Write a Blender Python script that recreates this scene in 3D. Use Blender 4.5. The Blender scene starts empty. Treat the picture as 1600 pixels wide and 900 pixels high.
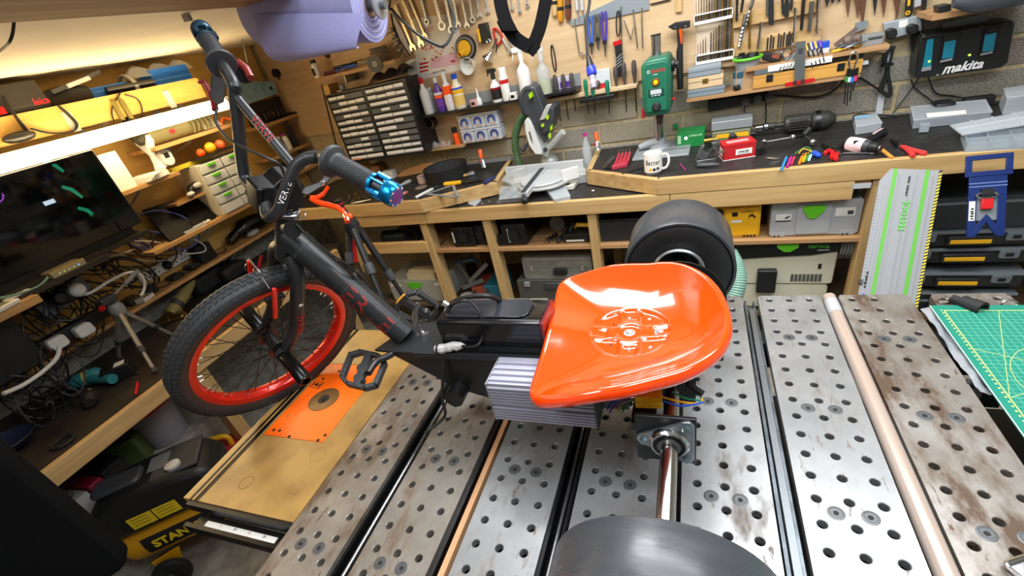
import bpy,bmesh,math,random
from mathutils import Vector,Matrix
random.seed(7)
SC=bpy.context.scene
COL=SC.collection
pi=math.pi
# ------------------------------------------------------------------ camera
CR=((0.9306894689,0.3028471239,-0.205184629),(0.0051375892,-0.5716704858,-0.820467221),(-0.3657741347,0.7625460479,-0.533603605))
CC=Vector((0,0,1.7064237626))  # lens position, welding table top is z = 0.90
FPX,PPX,PPY=711.11,800.0,497.0
cam=bpy.data.cameras.new('camera');cam.sensor_width=36;cam.lens=16.0;cam.shift_y=47/1600;cam.clip_start=0.02
cob=bpy.data.objects.new('camera',cam);COL.objects.link(cob)
cm=Matrix.Identity(4)
for i in range(3):
    cm[i][0],cm[i][1],cm[i][2],cm[i][3]=CR[0][i],-CR[1][i],-CR[2][i],CC[i]
cob.matrix_world=cm
SC.camera=cob
# ------------------------------------------------------------------ light
SC.view_settings.view_transform='Standard';SC.view_settings.look='None'
SC.view_settings.gamma=1;SC.view_settings.exposure=-0.15;SC.view_settings.use_curve_mapping=False
wd=bpy.data.worlds.new('world');SC.world=wd;wd.use_nodes=True
wd.node_tree.nodes['Background'].inputs[0].default_value=(0.75,0.85,1,1)
wd.node_tree.nodes['Background'].inputs[1].default_value=0.06
def area(name,loc,sx,sy,power,col=(1,1,1),rot=(0,0,0)):
    l=bpy.data.lights.new(name,'AREA');l.shape='RECTANGLE';l.size=sx;l.size_y=sy;l.energy=power;l.color=col
    o=bpy.data.objects.new(name,l);COL.objects.link(o);o.location=loc;o.rotation_euler=rot
    return o
area('ceiling_panel_and_fill',(0.55,0.35,2.60),1.2,0.45,40,(0.93,0.97,1.0))
area('ceiling_panel_and_fill',(0.35,1.45,2.60),1.8,0.45,44,(0.95,0.98,1.0))
area('ceiling_panel_and_fill',(-0.70,-0.35,2.60),0.5,1.0,20,(0.97,0.98,1.0))
area('ceiling_panel_and_fill',(-0.55,1.75,2.60),0.7,0.45,26,(0.96,0.98,1.0))  # fill lamp added to brighten the back-left corner by the drawer cabinet
# ------------------------------------------------------------------ frames: a pixel of the photograph on a real plane of the room
def ray(x,y):
    a,b=(x-PPX)/FPX,(y-PPY)/FPX
    return Vector([CR[0][i]*a+CR[1][i]*b+CR[2][i]for i in range(3)])
def PZ(x,y,z):d=ray(x,y);return CC+d*((z-CC.z)/d.z)
def PX(x,y,X):d=ray(x,y);return CC+d*((X-CC.x)/d.x)
def PY(x,y,Y):d=ray(x,y);return CC+d*((Y-CC.y)/d.y)
def PD(x,y,t):return CC+ray(x,y)*t
WA=math.radians(-3.0)  # the back wall and its bench are turned a little against the table
WU,WN,WO=Vector((math.cos(WA),math.sin(WA),0)),Vector((-math.sin(WA),math.cos(WA),0)),Vector((0,2.066,0))
WM=Matrix(((WU.x,WN.x,0,WO.x),(WU.y,WN.y,0,WO.y),(0,0,1,0),(0,0,0,1)))
WALL=0.61  # wall plane, measured back from the bench front
def S(x,y,d=WALL):  # pixel -> (s, z) on the plane at depth d of the back-wall frame
    r=ray(x,y);t=(d-(CC-WO).dot(WN))/r.dot(WN);p=CC+r*t
    return(p-WO).dot(WU),p.z
def BZ(x,y,z):  # pixel -> (s, d) on the horizontal plane z
    p=PZ(x,y,z)-WO
    return p.dot(WU),p.dot(WN)
def W(s,d,z):return WM@Vector((s,d,z))
TZ,LX=0.90,-2.74  # table height, left wall plane
def Lw(x,y,X=LX):p=PX(x,y,X);return p.y,p.z
# ------------------------------------------------------------------ materials
def lin(c):
    c=c/255
    return c/12.92 if c<=0.04045 else((c+0.055)/1.055)**2.4
def rgb(h):return(lin(h>>16&255),lin(h>>8&255),lin(h&255),1)
MATS={}
def mat(name,h,rough=0.5,metal=0.0,var=0.0,scale=20.0,h2=None,bump=0.0,bscale=None,stretch=(1,1,1),coat=0,emit=None,es=0,alpha=None,trans=0,thr=(0.4,0.6),rvar=0.0,spec=None):
    if name in MATS:return MATS[name]
    m=bpy.data.materials.new(name);m.use_nodes=True;nt=m.node_tree;p=nt.nodes['Principled BSDF']
    p.inputs['Base Color'].default_value=rgb(h);p.inputs['Roughness'].default_value=rough;p.inputs['Metallic'].default_value=metal
    if spec is not None:p.inputs['Specular IOR Level'].default_value=spec
    if coat:p.inputs['Coat Weight'].default_value=coat;p.inputs['Coat Roughness'].default_value=0.05
    if emit is not None:p.inputs['Emission Color'].default_value=rgb(emit);p.inputs['Emission Strength'].default_value=es
    if trans:p.inputs['Transmission Weight'].default_value=trans
    if alpha is not None:p.inputs['Alpha'].default_value=alpha
    if var or h2 is not None or bump or rvar:
        tc=nt.nodes.new('ShaderNodeTexCoord');mp=nt.nodes.new('ShaderNodeMapping');mp.inputs['Scale'].default_value=stretch
        nt.links.new(tc.outputs['Object'],mp.inputs['Vector'])
        nz=nt.nodes.new('ShaderNodeTexNoise');nz.inputs['Scale'].default_value=scale;nz.inputs['Detail'].default_value=6
        nt.links.new(mp.outputs['Vector'],nz.inputs['Vector'])
        rp=nt.nodes.new('ShaderNodeValToRGB');rp.color_ramp.elements[0].position=thr[0];rp.color_ramp.elements[1].position=thr[1]
        c=rgb(h)
        if h2 is None:
            rp.color_ramp.elements[0].color=tuple(max(0,v*(1-var))for v in c[:3])+(1,);rp.color_ramp.elements[1].color=tuple(min(1,v*(1+var))for v in c[:3])+(1,)
        else:
            rp.color_ramp.elements[0].color=rgb(h2);rp.color_ramp.elements[1].color=c
        nt.links.new(nz.outputs['Fac'],rp.inputs['Fac'])
        if var or h2 is not None:nt.links.new(rp.outputs['Color'],p.inputs['Base Color'])
        if rvar:
            mr=nt.nodes.new('ShaderNodeMapRange');mr.inputs['To Min'].default_value=rough-rvar;mr.inputs['To Max'].default_value=rough+rvar;mr.inputs['From Min'].default_value=0.3;mr.inputs['From Max'].default_value=0.7
            nt.links.new(nz.outputs['Fac'],mr.inputs['Value']);nt.links.new(mr.outputs['Result'],p.inputs['Roughness'])
        if bump:
            bn=nt.nodes.new('ShaderNodeBump');bn.inputs['Strength'].default_value=bump;bn.inputs['Distance'].default_value=0.004
            n2=nz
            if bscale:
                n2=nt.nodes.new('ShaderNodeTexNoise');n2.inputs['Scale'].default_value=bscale;n2.inputs['Detail'].default_value=4
                nt.links.new(mp.outputs['Vector'],n2.inputs['Vector'])
            nt.links.new(n2.outputs['Fac'],bn.inputs['Height']);nt.links.new(bn.outputs['Normal'],p.inputs['Normal'])
    MATS[name]=m
    return m
def wood(name,h,h2,axis=0,rough=0.55):
    st=[38,38,38];st[axis]=2.2
    return mat(name,h,rough,0,scale=1.0,h2=h2,stretch=st,thr=(0.3,0.62),bump=0.05)
BLK=mat('black_plastic',0x18191B,0.42);BLKM=mat('black_matt',0x131314,0.7);BLKG=mat('black_gloss',0x0C0D0F,0.14)
RUB=mat('rubber',0x1A1A1B,0.55,bump=0.15,scale=300);DGREY=mat('dark_grey',0x3A3C3F,0.5);GREY=mat('mid_grey',0x8A8D90,0.5);LGREY=mat('light_grey',0xB9BCBE,0.45)
WHT=mat('white_plastic',0xE6E6E2,0.4);CHR=mat('chrome',0xD8DADC,0.16,1);STL=mat('steel',0x9A9C9E,0.32,1);DSTL=mat('dark_steel',0x4A4B4D,0.4,1);BRS=mat('brass',0xB8934A,0.35,1)
BRT=mat('bright_zinc',0xB4B6B8,.28,.7);RED=mat('red',0xC4161C,0.35);ORG=mat('orange',0xFF5A12,0.4);YEL=mat('yellow',0xF0B51E,0.4);BLU=mat('blue',0x1D4FC4,0.4);TEAL=mat('teal',0x1C6C86,0.4);GRN=mat('green',0x3F8C3C,0.4);LIME=mat('lime',0x62C325,0.4);PNK=mat('pink',0xE9C3C4,0.45);PUR=mat('purple',0x6C3BA8,0.4);MAG=mat('magenta',0xC22C8E,0.4)
PINE=wood('pine_x',0xCBAA74,0xB28C58,0);PINEY=wood('pine_y',0xCBAA74,0xB28C58,1);PINEZ=wood('pine_z',0xC8A874,0xB2905C,2)
PLY=mat('plywood',0xD3B892,0.6,scale=1.0,h2=0xC5A57C,stretch=(3,3,40),thr=(.3,.7),bump=.03)
PLYY=mat('plywood_left',0xDBB668,0.6,scale=1.0,h2=0xCBA050,stretch=(3,3,30),thr=(.3,.7),bump=.03)
SHLF=wood('shelf_board',0xBD9468,0x9E7549,0)
SHLFY=wood('shelf_board_y',0xC79B63,0xA57B47,1)
CLR=mat('clear_plastic',0xD5DEE2,0.18,alpha=0.38);FROST=mat('frosted_plastic',0xDCE4EA,0.3,alpha=0.42);CLRD=mat('clear_grey_plastic',0x8D969C,0.2,alpha=0.55)
CARD=mat('cardboard',0xB48A5A,0.75);PAPER=mat('paper',0xEDEBE4,0.7)
INK=mat('ink_black',0x101010,0.6);INKW=mat('ink_white',0xF2F2F2,0.6);INKG=mat('ink_green',0x4FBF2A,0.5);INKR=mat('ink_red',0xC8202A,0.5);INKY=mat('ink_yellow',0xE8C81E,0.5)
# ------------------------------------------------------------------ mesh builder
I4=Matrix.Identity(4)
def frame(loc,rz=0.0,rx=0.0,ry=0.0):
    return Matrix.Translation(Vector(loc))@Matrix.Rotation(rz,4,'Z')@Matrix.Rotation(ry,4,'Y')@Matrix.Rotation(rx,4,'X')
def axes(o,x,y,z):
    x,y,z=Vector(x).normalized(),Vector(y).normalized(),Vector(z).normalized()
    return Matrix(((x.x,y.x,z.x,o[0]),(x.y,y.y,z.y,o[1]),(x.z,y.z,z.z,o[2]),(0,0,0,1)))
def perp(d):
    a=Vector((0,0,1))if abs(d.z)<0.9 else Vector((1,0,0))
    u=d.cross(a).normalized();return u,d.cross(u).normalized()
class B:
    def __init__(s,M=I4):s.M=M;s.v=[];s.f=[]
    def add(s,vs,fs):
        o=len(s.v);s.v+=[s.M@Vector(v)for v in vs];s.f+=[tuple(o+i for i in f)for f in fs];return s
    def box(s,x0,x1,y0,y1,z0,z1):
        return s.add([(x,y,z)for z in(z0,z1)for y in(y0,y1)for x in(x0,x1)],[(0,2,3,1),(4,5,7,6),(0,1,5,4),(2,6,7,3),(0,4,6,2),(1,3,7,5)])
    def ob(s,c,sz,M3=None,rz=0,rx=0,ry=0):
        F=Matrix.Translation(Vector(c))@(M3.to_4x4()if M3 else(Matrix.Rotation(rz,4,'Z')@Matrix.Rotation(ry,4,'Y')@Matrix.Rotation(rx,4,'X')))
        k=s.M;s.M=k@F;a,b,d=sz[0]/2,sz[1]/2,sz[2]/2;s.box(-a,a,-b,b,-d,d);s.M=k;return s
    def beam(s,p,q,w,h,up=(0,0,1)):
        p,q=Vector(p),Vector(q);x=(q-p).normalized();y=Vector(up).cross(x).normalized();z=x.cross(y)
        k=s.M;s.M=k@axes(p,x,y,z);s.box(0,(q-p).length,-w/2,w/2,-h/2,h/2);s.M=k;return s
    def cyl(s,p,q,r,r2=None,n=12,cap=True):
        p,q=Vector(p),Vector(q);r2=r if r2 is None else r2;d=(q-p).normalized();u,w=perp(d)
        vs=[c+(u*math.cos(2*pi*i/n)+w*math.sin(2*pi*i/n))*rr for c,rr in((p,r),(q,r2))for i in range(n)]
        fs=[(i,n+i,n+(i+1)%n,(i+1)%n)for i in range(n)]
        if cap:fs+=[tuple(range(n)),tuple(range(2*n-1,n-1,-1))]
        return s.add(vs,fs)
    def tube(s,pts,r,n=8,closed=False):
        pts=[Vector(p)for p in pts];m=len(pts);rr=r if isinstance(r,(list,tuple))else[r]*m
        ds=[((pts[(i+1)%m]if(closed or i<m-1)else pts[i])-(pts[i-1]if(closed or i>0)else pts[i])).normalized()for i in range(m)]
        u,w=perp(ds[0]);vs=[]
        for i in range(m):
            u=(u-ds[i]*u.dot(ds[i])).normalized();w=ds[i].cross(u)
            vs+=[pts[i]+(u*math.cos(2*pi*k/n)+w*math.sin(2*pi*k/n))*rr[i]for k in range(n)]
        fs=[(i*n+k,i*n+(k+1)%n,((i+1)%m)*n+(k+1)%n,((i+1)%m)*n+k)for i in range(m if closed else m-1)for k in range(n)]
        if not closed:fs+=[tuple(range(n-1,-1,-1)),tuple(range((m-1)*n,m*n))]
        return s.add(vs,fs)
    def ribbon(s,pts,w,t,up=(0,0,1)):  # flat strap along a path; w across, t thick
        pts=[Vector(p)for p in pts];m=len(pts);vs=[];upv=Vector(up)
        for i in range(m):
            d=(pts[min(i+1,m-1)]-pts[max(i-1,0)]).normalized();a=upv.cross(d)
            a=a.normalized()if a.length>1e-4 else perp(d)[0];b=d.cross(a)
            vs+=[pts[i]+a*(w/2*k)+b*(t/2*j)for k,j in((-1,-1),(1,-1),(1,1),(-1,1))]
        fs=[(i*4+k,i*4+(k+1)%4,i*4+4+(k+1)%4,i*4+4+k)for i in range(m-1)for k in range(4)]+[(3,2,1,0),(m*4-4,m*4-3,m*4-2,m*4-1)]
        return s.add(vs,fs)
    def lathe(s,prof,o=(0,0,0),ax=(0,0,1),n=20,cap=True):
        o=Vector(o);d=Vector(ax).normalized();u,w=perp(d);m=len(prof)
        vs=[o+d*h+(u*math.cos(2*pi*k/n)+w*math.sin(2*pi*k/n))*r for r,h in prof for k in range(n)]
        fs=[(i*n+k,(i+1)*n+k,(i+1)*n+(k+1)%n,i*n+(k+1)%n)for i in range(m-1)for k in range(n)]
        if cap:fs+=[tuple(range(n)),tuple(range(m*n-1,(m-1)*n-1,-1))]
        return s.add(vs,fs)
    def ring(s,prof,o=(0,0,0),ax=(0,0,1),n=24):  # closed profile lathe
        return s.lathe(list(prof)+[prof[0]],o,ax,n,cap=False)
    def prism(s,poly,h0,h1,ax='z'):  # poly in the plane, extruded from h0 to h1 along ax
        n=len(poly);ar=sum(poly[i][0]*poly[(i+1)%n][1]-poly[(i+1)%n][0]*poly[i][1]for i in range(n))
        if ar<0:poly=poly[::-1]
        f={'z':lambda a,b,h:(a,b,h),'y':lambda a,b,h:(a,h,b),'x':lambda a,b,h:(h,a,b)}[ax]
        vs=[f(a,b,h)for h in(h0,h1)for a,b in poly]
        fs=[tuple(range(n-1,-1,-1)),tuple(range(n,2*n))]+[(i,(i+1)%n,n+(i+1)%n,n+i)for i in range(n)]
        return s.add(vs,fs)
    def sph(s,c,r,n=10,sc=(1,1,1)):
        c=Vector(c);m=n//2+1;vs=[c+Vector((r*sc[0]*math.sin(pi*i/m)*math.cos(2*pi*k/n),r*sc[1]*math.sin(pi*i/m)*math.sin(2*pi*k/n),r*sc[2]*math.cos(pi*i/m)))for i in range(1,m)for k in range(n)]
        top,bot=len(vs),len(vs)+1;vs+=[c+Vector((0,0,r*sc[2])),c-Vector((0,0,r*sc[2]))]
        fs=[(i*n+k,(i+1)*n+k,(i+1)*n+(k+1)%n,i*n+(k+1)%n)for i in range(m-2)for k in range(n)]
        fs+=[(top,k,(k+1)%n)for k in range(n)]+[(bot,(m-2)*n+(k+1)%n,(m-2)*n+k)for k in range(n)]
        return s.add(vs,fs)
    def grid(s,fn,nu,nv,thick=None):
        vs=[fn(i/nu,j/nv)for i in range(nu+1)for j in range(nv+1)]
        return s.add(vs,[(i*(nv+1)+j,(i+1)*(nv+1)+j,(i+1)*(nv+1)+j+1,i*(nv+1)+j+1)for i in range(nu)for j in range(nv)])
def bez(p,n=6):  # smooth curve through points
    p=[Vector(q)for q in p];out=[]
    for i in range(len(p)-1):
        a,b,c,d=p[max(i-1,0)],p[i],p[i+1],p[min(i+2,len(p)-1)]
        for k in range(n):
            t=k/n;out.append(0.5*((2*b)+(c-a)*t+(2*a-5*b+4*c-d)*t*t+(3*b-a-3*c+d)*t**3))
    return out+[p[-1]]
def circ(cx,cy,r,n=16,a0=0,a1=2*pi,ry=None):
    full=abs(a1-a0-2*pi)<1e-6
    return[(cx+r*math.cos(a0+(a1-a0)*i/(n if full else n-1)),cy+(ry or r)*math.sin(a0+(a1-a0)*i/(n if full else n-1)))for i in range(n)]
def rrect(x0,x1,y0,y1,r,n=4):
    out=[]
    for cx,cy,a in((x1-r,y1-r,0),(x0+r,y1-r,pi/2),(x0+r,y0+r,pi),(x1-r,y0+r,1.5*pi)):
        out+=[(cx+r*math.cos(a+pi/2*k/n),cy+r*math.sin(a+pi/2*k/n))for k in range(n+1)]
    return out
# ------------------------------------------------------------------ objects
def setp(o,label=None,cat=None,group=None,kind=None):
    if label:o['label']=label
    if cat:o['category']=cat
    if group:o['group']=group
    if kind:o['kind']=kind
    return o
def ob(name,b,m,parent=None,bev=0,ang=35,sub=0):
    if parent is not None:Mi=parent['_M'].inverted()if False else WMAT[parent.name].inverted()
    else:
        xs,ys,zs=zip(*[(v.x,v.y,v.z)for v in b.v]);base=Vector(((min(xs)+max(xs))/2,(min(ys)+max(ys))/2,min(zs)));Mi=Matrix.Translation(-base)
    me=bpy.data.meshes.new(name);me.from_pydata([Mi@v for v in b.v],[],b.f);me.materials.append(m)
    me.polygons.foreach_set('use_smooth',[True]*len(me.polygons));me.set_sharp_from_angle(angle=math.radians(ang));me.update()
    o=bpy.data.objects.new(name,me);COL.objects.link(o)
    if parent is not None:o.parent=parent;WMAT[o.name]=WMAT[parent.name].copy()
    else:o.location=base;WMAT[o.name]=Matrix.Translation(base)
    if bev:
        md=o.modifiers.new('bevel','BEVEL');md.width=bev;md.segments=2;md.limit_method='ANGLE';md.angle_limit=math.radians(40);md.harden_normals=False
    if sub:
        md=o.modifiers.new('sub','SUBSURF');md.levels=sub;md.render_levels=sub
    return o
WMAT={}
def T(name,label,cat,loc,group=None,rz=0,M=None):
    o=bpy.data.objects.new(name,None);COL.objects.link(o);o.empty_display_size=0.05
    Mw=M if M is not None else frame(loc,rz)
    o.matrix_world=Mw;WMAT[o.name]=Mw.copy()
    return setp(o,label,cat,group)
def solo(name,b,m,label,cat,group=None,bev=0,ang=35):return setp(ob(name,b,m,None,bev,ang),label,cat,group)
def st(name,b,m,bev=0):return setp(ob(name,b,m,None,bev),kind='structure')
def inst(src,parent,name,M):  # another piece sharing the mesh of src, placed at world matrix M
    o=bpy.data.objects.new(name,src.data);COL.objects.link(o);o.parent=parent
    o.matrix_basis=WMAT[parent.name].inverted()@M;WMAT[o.name]=M.copy();return o
def dup(root,M,label=None,group=None):  # copy of a thing with its parts and sub-parts
    r=root.copy();COL.objects.link(r);r.matrix_world=M;WMAT[r.name]=M.copy()
    if label:r['label']=label
    if group:r['group']=group
    for ch in list(root.children):
        c=ch.copy();COL.objects.link(c);c.parent=r
        for g in ch.children:
            d=g.copy();COL.objects.link(d);d.parent=c
    return r
def text(name,s,size,M,m,parent,ext=0.0003,align='CENTER',shear=0,bold=0,sx=1.0,wrap=0):
    cu=bpy.data.curves.new(name,'FONT');cu.body=s;cu.size=size;cu.extrude=ext;cu.align_x=align;cu.align_y='CENTER';cu.shear=shear;cu.offset=bold;cu.resolution_u=2
    t=bpy.data.objects.new('tmp',cu);COL.objects.link(t)
    me=bpy.data.meshes.new_from_object(t.evaluated_get(bpy.context.evaluated_depsgraph_get()));bpy.data.objects.remove(t)
    me.materials.clear();me.materials.append(m)
    if wrap:
        for v in me.vertices:a=v.co.y/wrap;r=wrap+v.co.z;v.co.y,v.co.z=r*math.sin(a),r*math.cos(a)-wrap
    K=WMAT[parent.name].inverted()@M@Matrix.Scale(sx,4,(1,0,0));me.transform(K)
    o=bpy.data.objects.new(name,me);COL.objects.link(o);o.parent=parent;WMAT[o.name]=WMAT[parent.name].copy();return o
def marks(parent,M,w,h,m,n=5):  # print too small to read: a row of short dashes
    b=B(M);x=-w/2
    for k in range(n):ww=w/n*(.55+.3*((k*7)%3)/2);b.box(x,x+ww,-h/2,h/2*(.6+.4*(k%2)),0,.0004);x+=w/n
    return ob('printed_marks',b,m,parent)
# ================================================================== setting
FLOORM=mat('concrete_floor',0xA09A8E,0.8,scale=14,h2=0x857F74,bump=.15,bscale=120)
st('floor',B().box(LX-.1,2.6,-1.6,3.1,-.1,0),FLOORM)
CREAM=mat('cream_ceiling',0xE9DDC6,0.7,var=.05,scale=3)
def ceilb(x0,x1,z0,z1):return B().prism([(x0,-1.6),(x1,-1.6),(x1,2.70-.0524*x1),(x0,2.70-.0524*x0)],z0,z1)
ceil_l=st('ceiling',ceilb(LX-.1,-1.15,1.935,1.985),CREAM)
st('ceiling',ceilb(-1.19,2.6,2.65,2.70),mat('white_ceiling',0xD8D8D4,.8))
BEAMW=mat('ceiling_beam_wood',0x9A7448,0.7,scale=1,h2=0x7F5B36,stretch=(30,2,30),bump=.1)
pa,pb=PZ(0,36,1.895),PZ(545,0,1.895)
st('wall_left_upper',B().box(-1.19,-1.15,-1.6,2.75,1.985,2.65),MATS['white_ceiling'])
st('trim_1',B().prism([(pa.x+.1*(pa.x-pb.x),-1.6),(pb.x,2.62),(pb.x+.2,2.62),(pb.x+.2,-1.6)],1.895,1.934),BEAMW)
LW=st('wall_left',B().box(LX-.1,LX,-1.6,2.95,0,1.985),mat('left_wall_render',0x8E8C84,0.9,scale=25,h2=0x77746B,bump=.3,bscale=160))
st('wall_front',B().box(LX,2.6,-1.7,-1.6,0,2.70),mat('front_wall',0xB5B2AB,.8));st('wall_right',B().box(2.6,2.7,-1.7,3.1,0,2.70),mat('right_wall',0xB5B2AB,.8))
# back wall: mortar plane with concrete blocks standing proud of it
MORT=mat('mortar',0xB8A884,0.95,var=.12,scale=40,bump=.3,bscale=200)
wb_=st('wall_back',B(WM).box(-2.95,2.9,WALL,WALL+.12,0,2.70),MORT)
BRK=[mat('block_grey',0xA39E92,0.95,scale=160,h2=0x6E6A60,thr=(.35,.6),bump=.5,bscale=220),mat('block_buff',0xB0A68F,0.95,scale=170,h2=0x7F7866,thr=(.33,.6),bump=.5,bscale=220),mat('block_brown',0x93847A,0.95,scale=150,h2=0x665B54,thr=(.35,.6),bump=.5,bscale=220)]
bsrc={}
for k,m in enumerate(BRK):
    for w in(0.43,0.205):
        bsrc[k,w]=None
course,j0=0.1145,0.017
for r in range(7):
    z0=0.918+r*course;s=-1.62+(r%2)*0.22;i=0
    while s<2.0:
        i+=1;top=z0+course>1.28
        if not top or s>0.68:
            k=random.choice((0,0,1))if(r,i)not in((4,7),(2,5))else 2
            if s>0.8 and r in(2,4)and random.random()<.4:k=2
            M=WM@Matrix.Translation((s,WALL,z0+random.uniform(-.002,.002)))
            if bsrc[k,0.43]is None:
                o=ob('brick',B(M).box(0,.428,-.006,.02,0,course-j0),BRK[k],wb_,bev=.003);o.data.transform(M.inverted()@WMAT[wb_.name]);o.matrix_basis=WMAT[wb_.name].inverted()@M;bsrc[k,0.43]=o
            else:
                o=inst(bsrc[k,0.43],wb_,'brick',M);md=o.modifiers.new('bevel','BEVEL');md.width=.003;md.segments=2;md.limit_method='ANGLE'
        s+=0.444
# plywood tool boards on the back wall
def wplate(poly_px,d0,d1):return B(WM).prism([S(x,y,d0)for x,y in poly_px],d0,d1,'y')
bl,br_=S(656,231),S(815,213);zlow=(bl[1]+br_[1])/2;brk=S(1060,116)
def panel(name,poly,d0,d1,m):return st(name,B(WM).prism(poly,d0,d1,'y'),m)
panel('trim_2',[(-2.72,1.33),(-1.62,1.33),(-1.62,zlow),(-.86,zlow),(-.86,1.325),(.03,1.325),(.03,2.31),(-2.72,2.31)],WALL-.018,WALL,PLY)
panel('trim_3',[(.03,1.325),(.60,1.30),(.60,2.31),(.03,2.31)],WALL-.018,WALL,PLY)
s1=S(1385,70)[0]
panel('trim_4',[(.60,1.30),(s1,1.27),(s1+.04,2.31),(.60,2.31)],WALL-.018,WALL,PLY)
WD=WALL-.018  # face of the plywood
# plywood lining and shelves of the left wall
panel_l=st('trim_5',B().box(LX,LX+.015,.2,2.80,.93,1.935),PLYY)
# ================================================================== welding table
TBL=T('welding_table','steel welding table of perforated planks with drilled holes carrying the trike','table',(-.1,.5,0))
PL0,PLP,PLW,FAR,NEAR=-0.8115,0.1985,0.1555,1.266,-0.14
def steel_mat(name,h,h2,h3,amt):
    m=bpy.data.materials.new(name);m.use_nodes=True;nt=m.node_tree;p=nt.nodes['Principled BSDF']
    p.inputs['Metallic'].default_value=.55
    tc=nt.nodes.new('ShaderNodeTexCoord')
    def noise(sc,st_,det=8):
        mp=nt.nodes.new('ShaderNodeMapping');mp.inputs['Scale'].default_value=st_;nt.links.new(tc.outputs['Object'],mp.inputs['Vector'])
        n=nt.nodes.new('ShaderNodeTexNoise');n.inputs['Scale'].default_value=sc;n.inputs['Detail'].default_value=det;n.inputs['Roughness'].default_value=.65;nt.links.new(mp.outputs['Vector'],n.inputs['Vector']);return n
    def ramp(n,a,b,ca,cb):
        r=nt.nodes.new('ShaderNodeValToRGB');r.color_ramp.elements[0].position=a;r.color_ramp.elements[1].position=b;r.color_ramp.elements[0].color=ca;r.color_ramp.elements[1].color=cb;nt.links.new(n.outputs['Fac'],r.inputs['Fac']);return r
    a=ramp(noise(9,(1,1,1)),.3,.7,rgb(h2),rgb(h));w1=(1,1,1,1);w0=(0,0,0,1)
    dirt=ramp(noise(16,(1,.35,1)),amt,amt+.16,w1,w0);fine=ramp(noise(60,(1,.25,1)),.36,.42,w1,w0);big=ramp(noise(4,(1,1,1)),.45,.6,w1,w0)
    mu=nt.nodes.new('ShaderNodeMath');mu.operation='MULTIPLY';nt.links.new(fine.outputs['Color'],mu.inputs[0]);nt.links.new(big.outputs['Color'],mu.inputs[1])
    mx=nt.nodes.new('ShaderNodeMath');mx.operation='MAXIMUM';nt.links.new(dirt.outputs['Color'],mx.inputs[0]);nt.links.new(mu.outputs[0],mx.inputs[1])
    mi=nt.nodes.new('ShaderNodeMix');mi.data_type='RGBA';nt.links.new(mx.outputs[0],mi.inputs['Factor']);nt.links.new(a.outputs['Color'],mi.inputs['A']);mi.inputs['B'].default_value=rgb(h3);nt.links.new(mi.outputs['Result'],p.inputs['Base Color'])
    mr=nt.nodes.new('ShaderNodeMapRange');mr.inputs['To Min'].default_value=.34;mr.inputs['To Max'].default_value=.62;nt.links.new(mx.outputs[0],mr.inputs['Value']);nt.links.new(mr.outputs['Result'],p.inputs['Roughness'])
    br=nt.nodes.new('ShaderNodeBump');br.inputs['Strength'].default_value=.05;n3=noise(120,(1,.05,1),3);nt.links.new(n3.outputs['Fac'],br.inputs['Height']);nt.links.new(br.outputs['Normal'],p.inputs['Normal'])
    return m
SA=steel_mat('plate_steel',0xA4A6A8,0x8C8E90,0x6E665E,.30);SB_=steel_mat('plate_steel_stained',0xA6A29A,0x87817A,0x6A5846,.34);SR=steel_mat('plate_steel_rusty',0xA6A39E,0x7E766E,0x5C4A3C,.38)
def plank_mesh(b,x0,y0,y1,top,th,skip=()):
    hx0,n=x0+.0283,16;cx,cy,hr=.0245,.025,.0079
    rows=int((1.248-NEAR-.02)/.05);ytop=1.248+cy;ybot=1.248-(rows-1)*.05-cy
    for r in range(rows):
        for c in range(3):
            ox,oy=hx0+c*.049,1.248-r*.05
            if(r,c)in skip:
                b.add([(ox-cx,oy-cy,top),(ox+cx,oy-cy,top),(ox+cx,oy+cy,top),(ox-cx,oy+cy,top)],[(0,1,2,3)]);continue
            o_,i_,l_,e_=[],[],[],[]
            for k in range(n):
                a=2*pi*k/n;ca,sa=math.cos(a),math.sin(a);mxx=max(abs(ca),abs(sa))
                o_.append((ox+ca/mxx*cx,oy+sa/mxx*cy,top));e_.append((ox+ca*(hr+.0012),oy+sa*(hr+.0012),top));i_.append((ox+ca*hr,oy+sa*hr,top-.0012));l_.append((ox+ca*hr,oy+sa*hr,top-th))
            vs=o_+e_+i_+l_
            b.add(vs,[(q*n+k,q*n+(k+1)%n,(q+1)*n+(k+1)%n,(q+1)*n+k)for q in range(3)for k in range(n)])
    xa,xb=hx0-cx,hx0+2*.049+cx
    def q(xx0,xx1,yy0,yy1):b.add([(xx0,yy0,top),(xx1,yy0,top),(xx1,yy1,top),(xx0,yy1,top)],[(0,1,2,3)])
    q(x0,xa,y0,y1);q(xb,x0+PLW,y0,y1);q(xa,xb,ytop,y1)if y1>ytop else None;q(xa,xb,y0,ybot)
    X1=x0+PLW
    b.add([(x0,y0,top-th),(X1,y0,top-th),(X1,y1,top-th),(x0,y1,top-th),(x0,y0,top),(X1,y0,top),(X1,y1,top),(x0,y1,top)],[(0,1,5,4),(1,2,6,5),(2,3,7,6),(3,0,4,7)])
    return b
ZI=Matrix.Translation((0,0,0))
boltm=mat('bolt_dark_steel',0x626466,0.42,.6);bolt0=hex0=None
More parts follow.
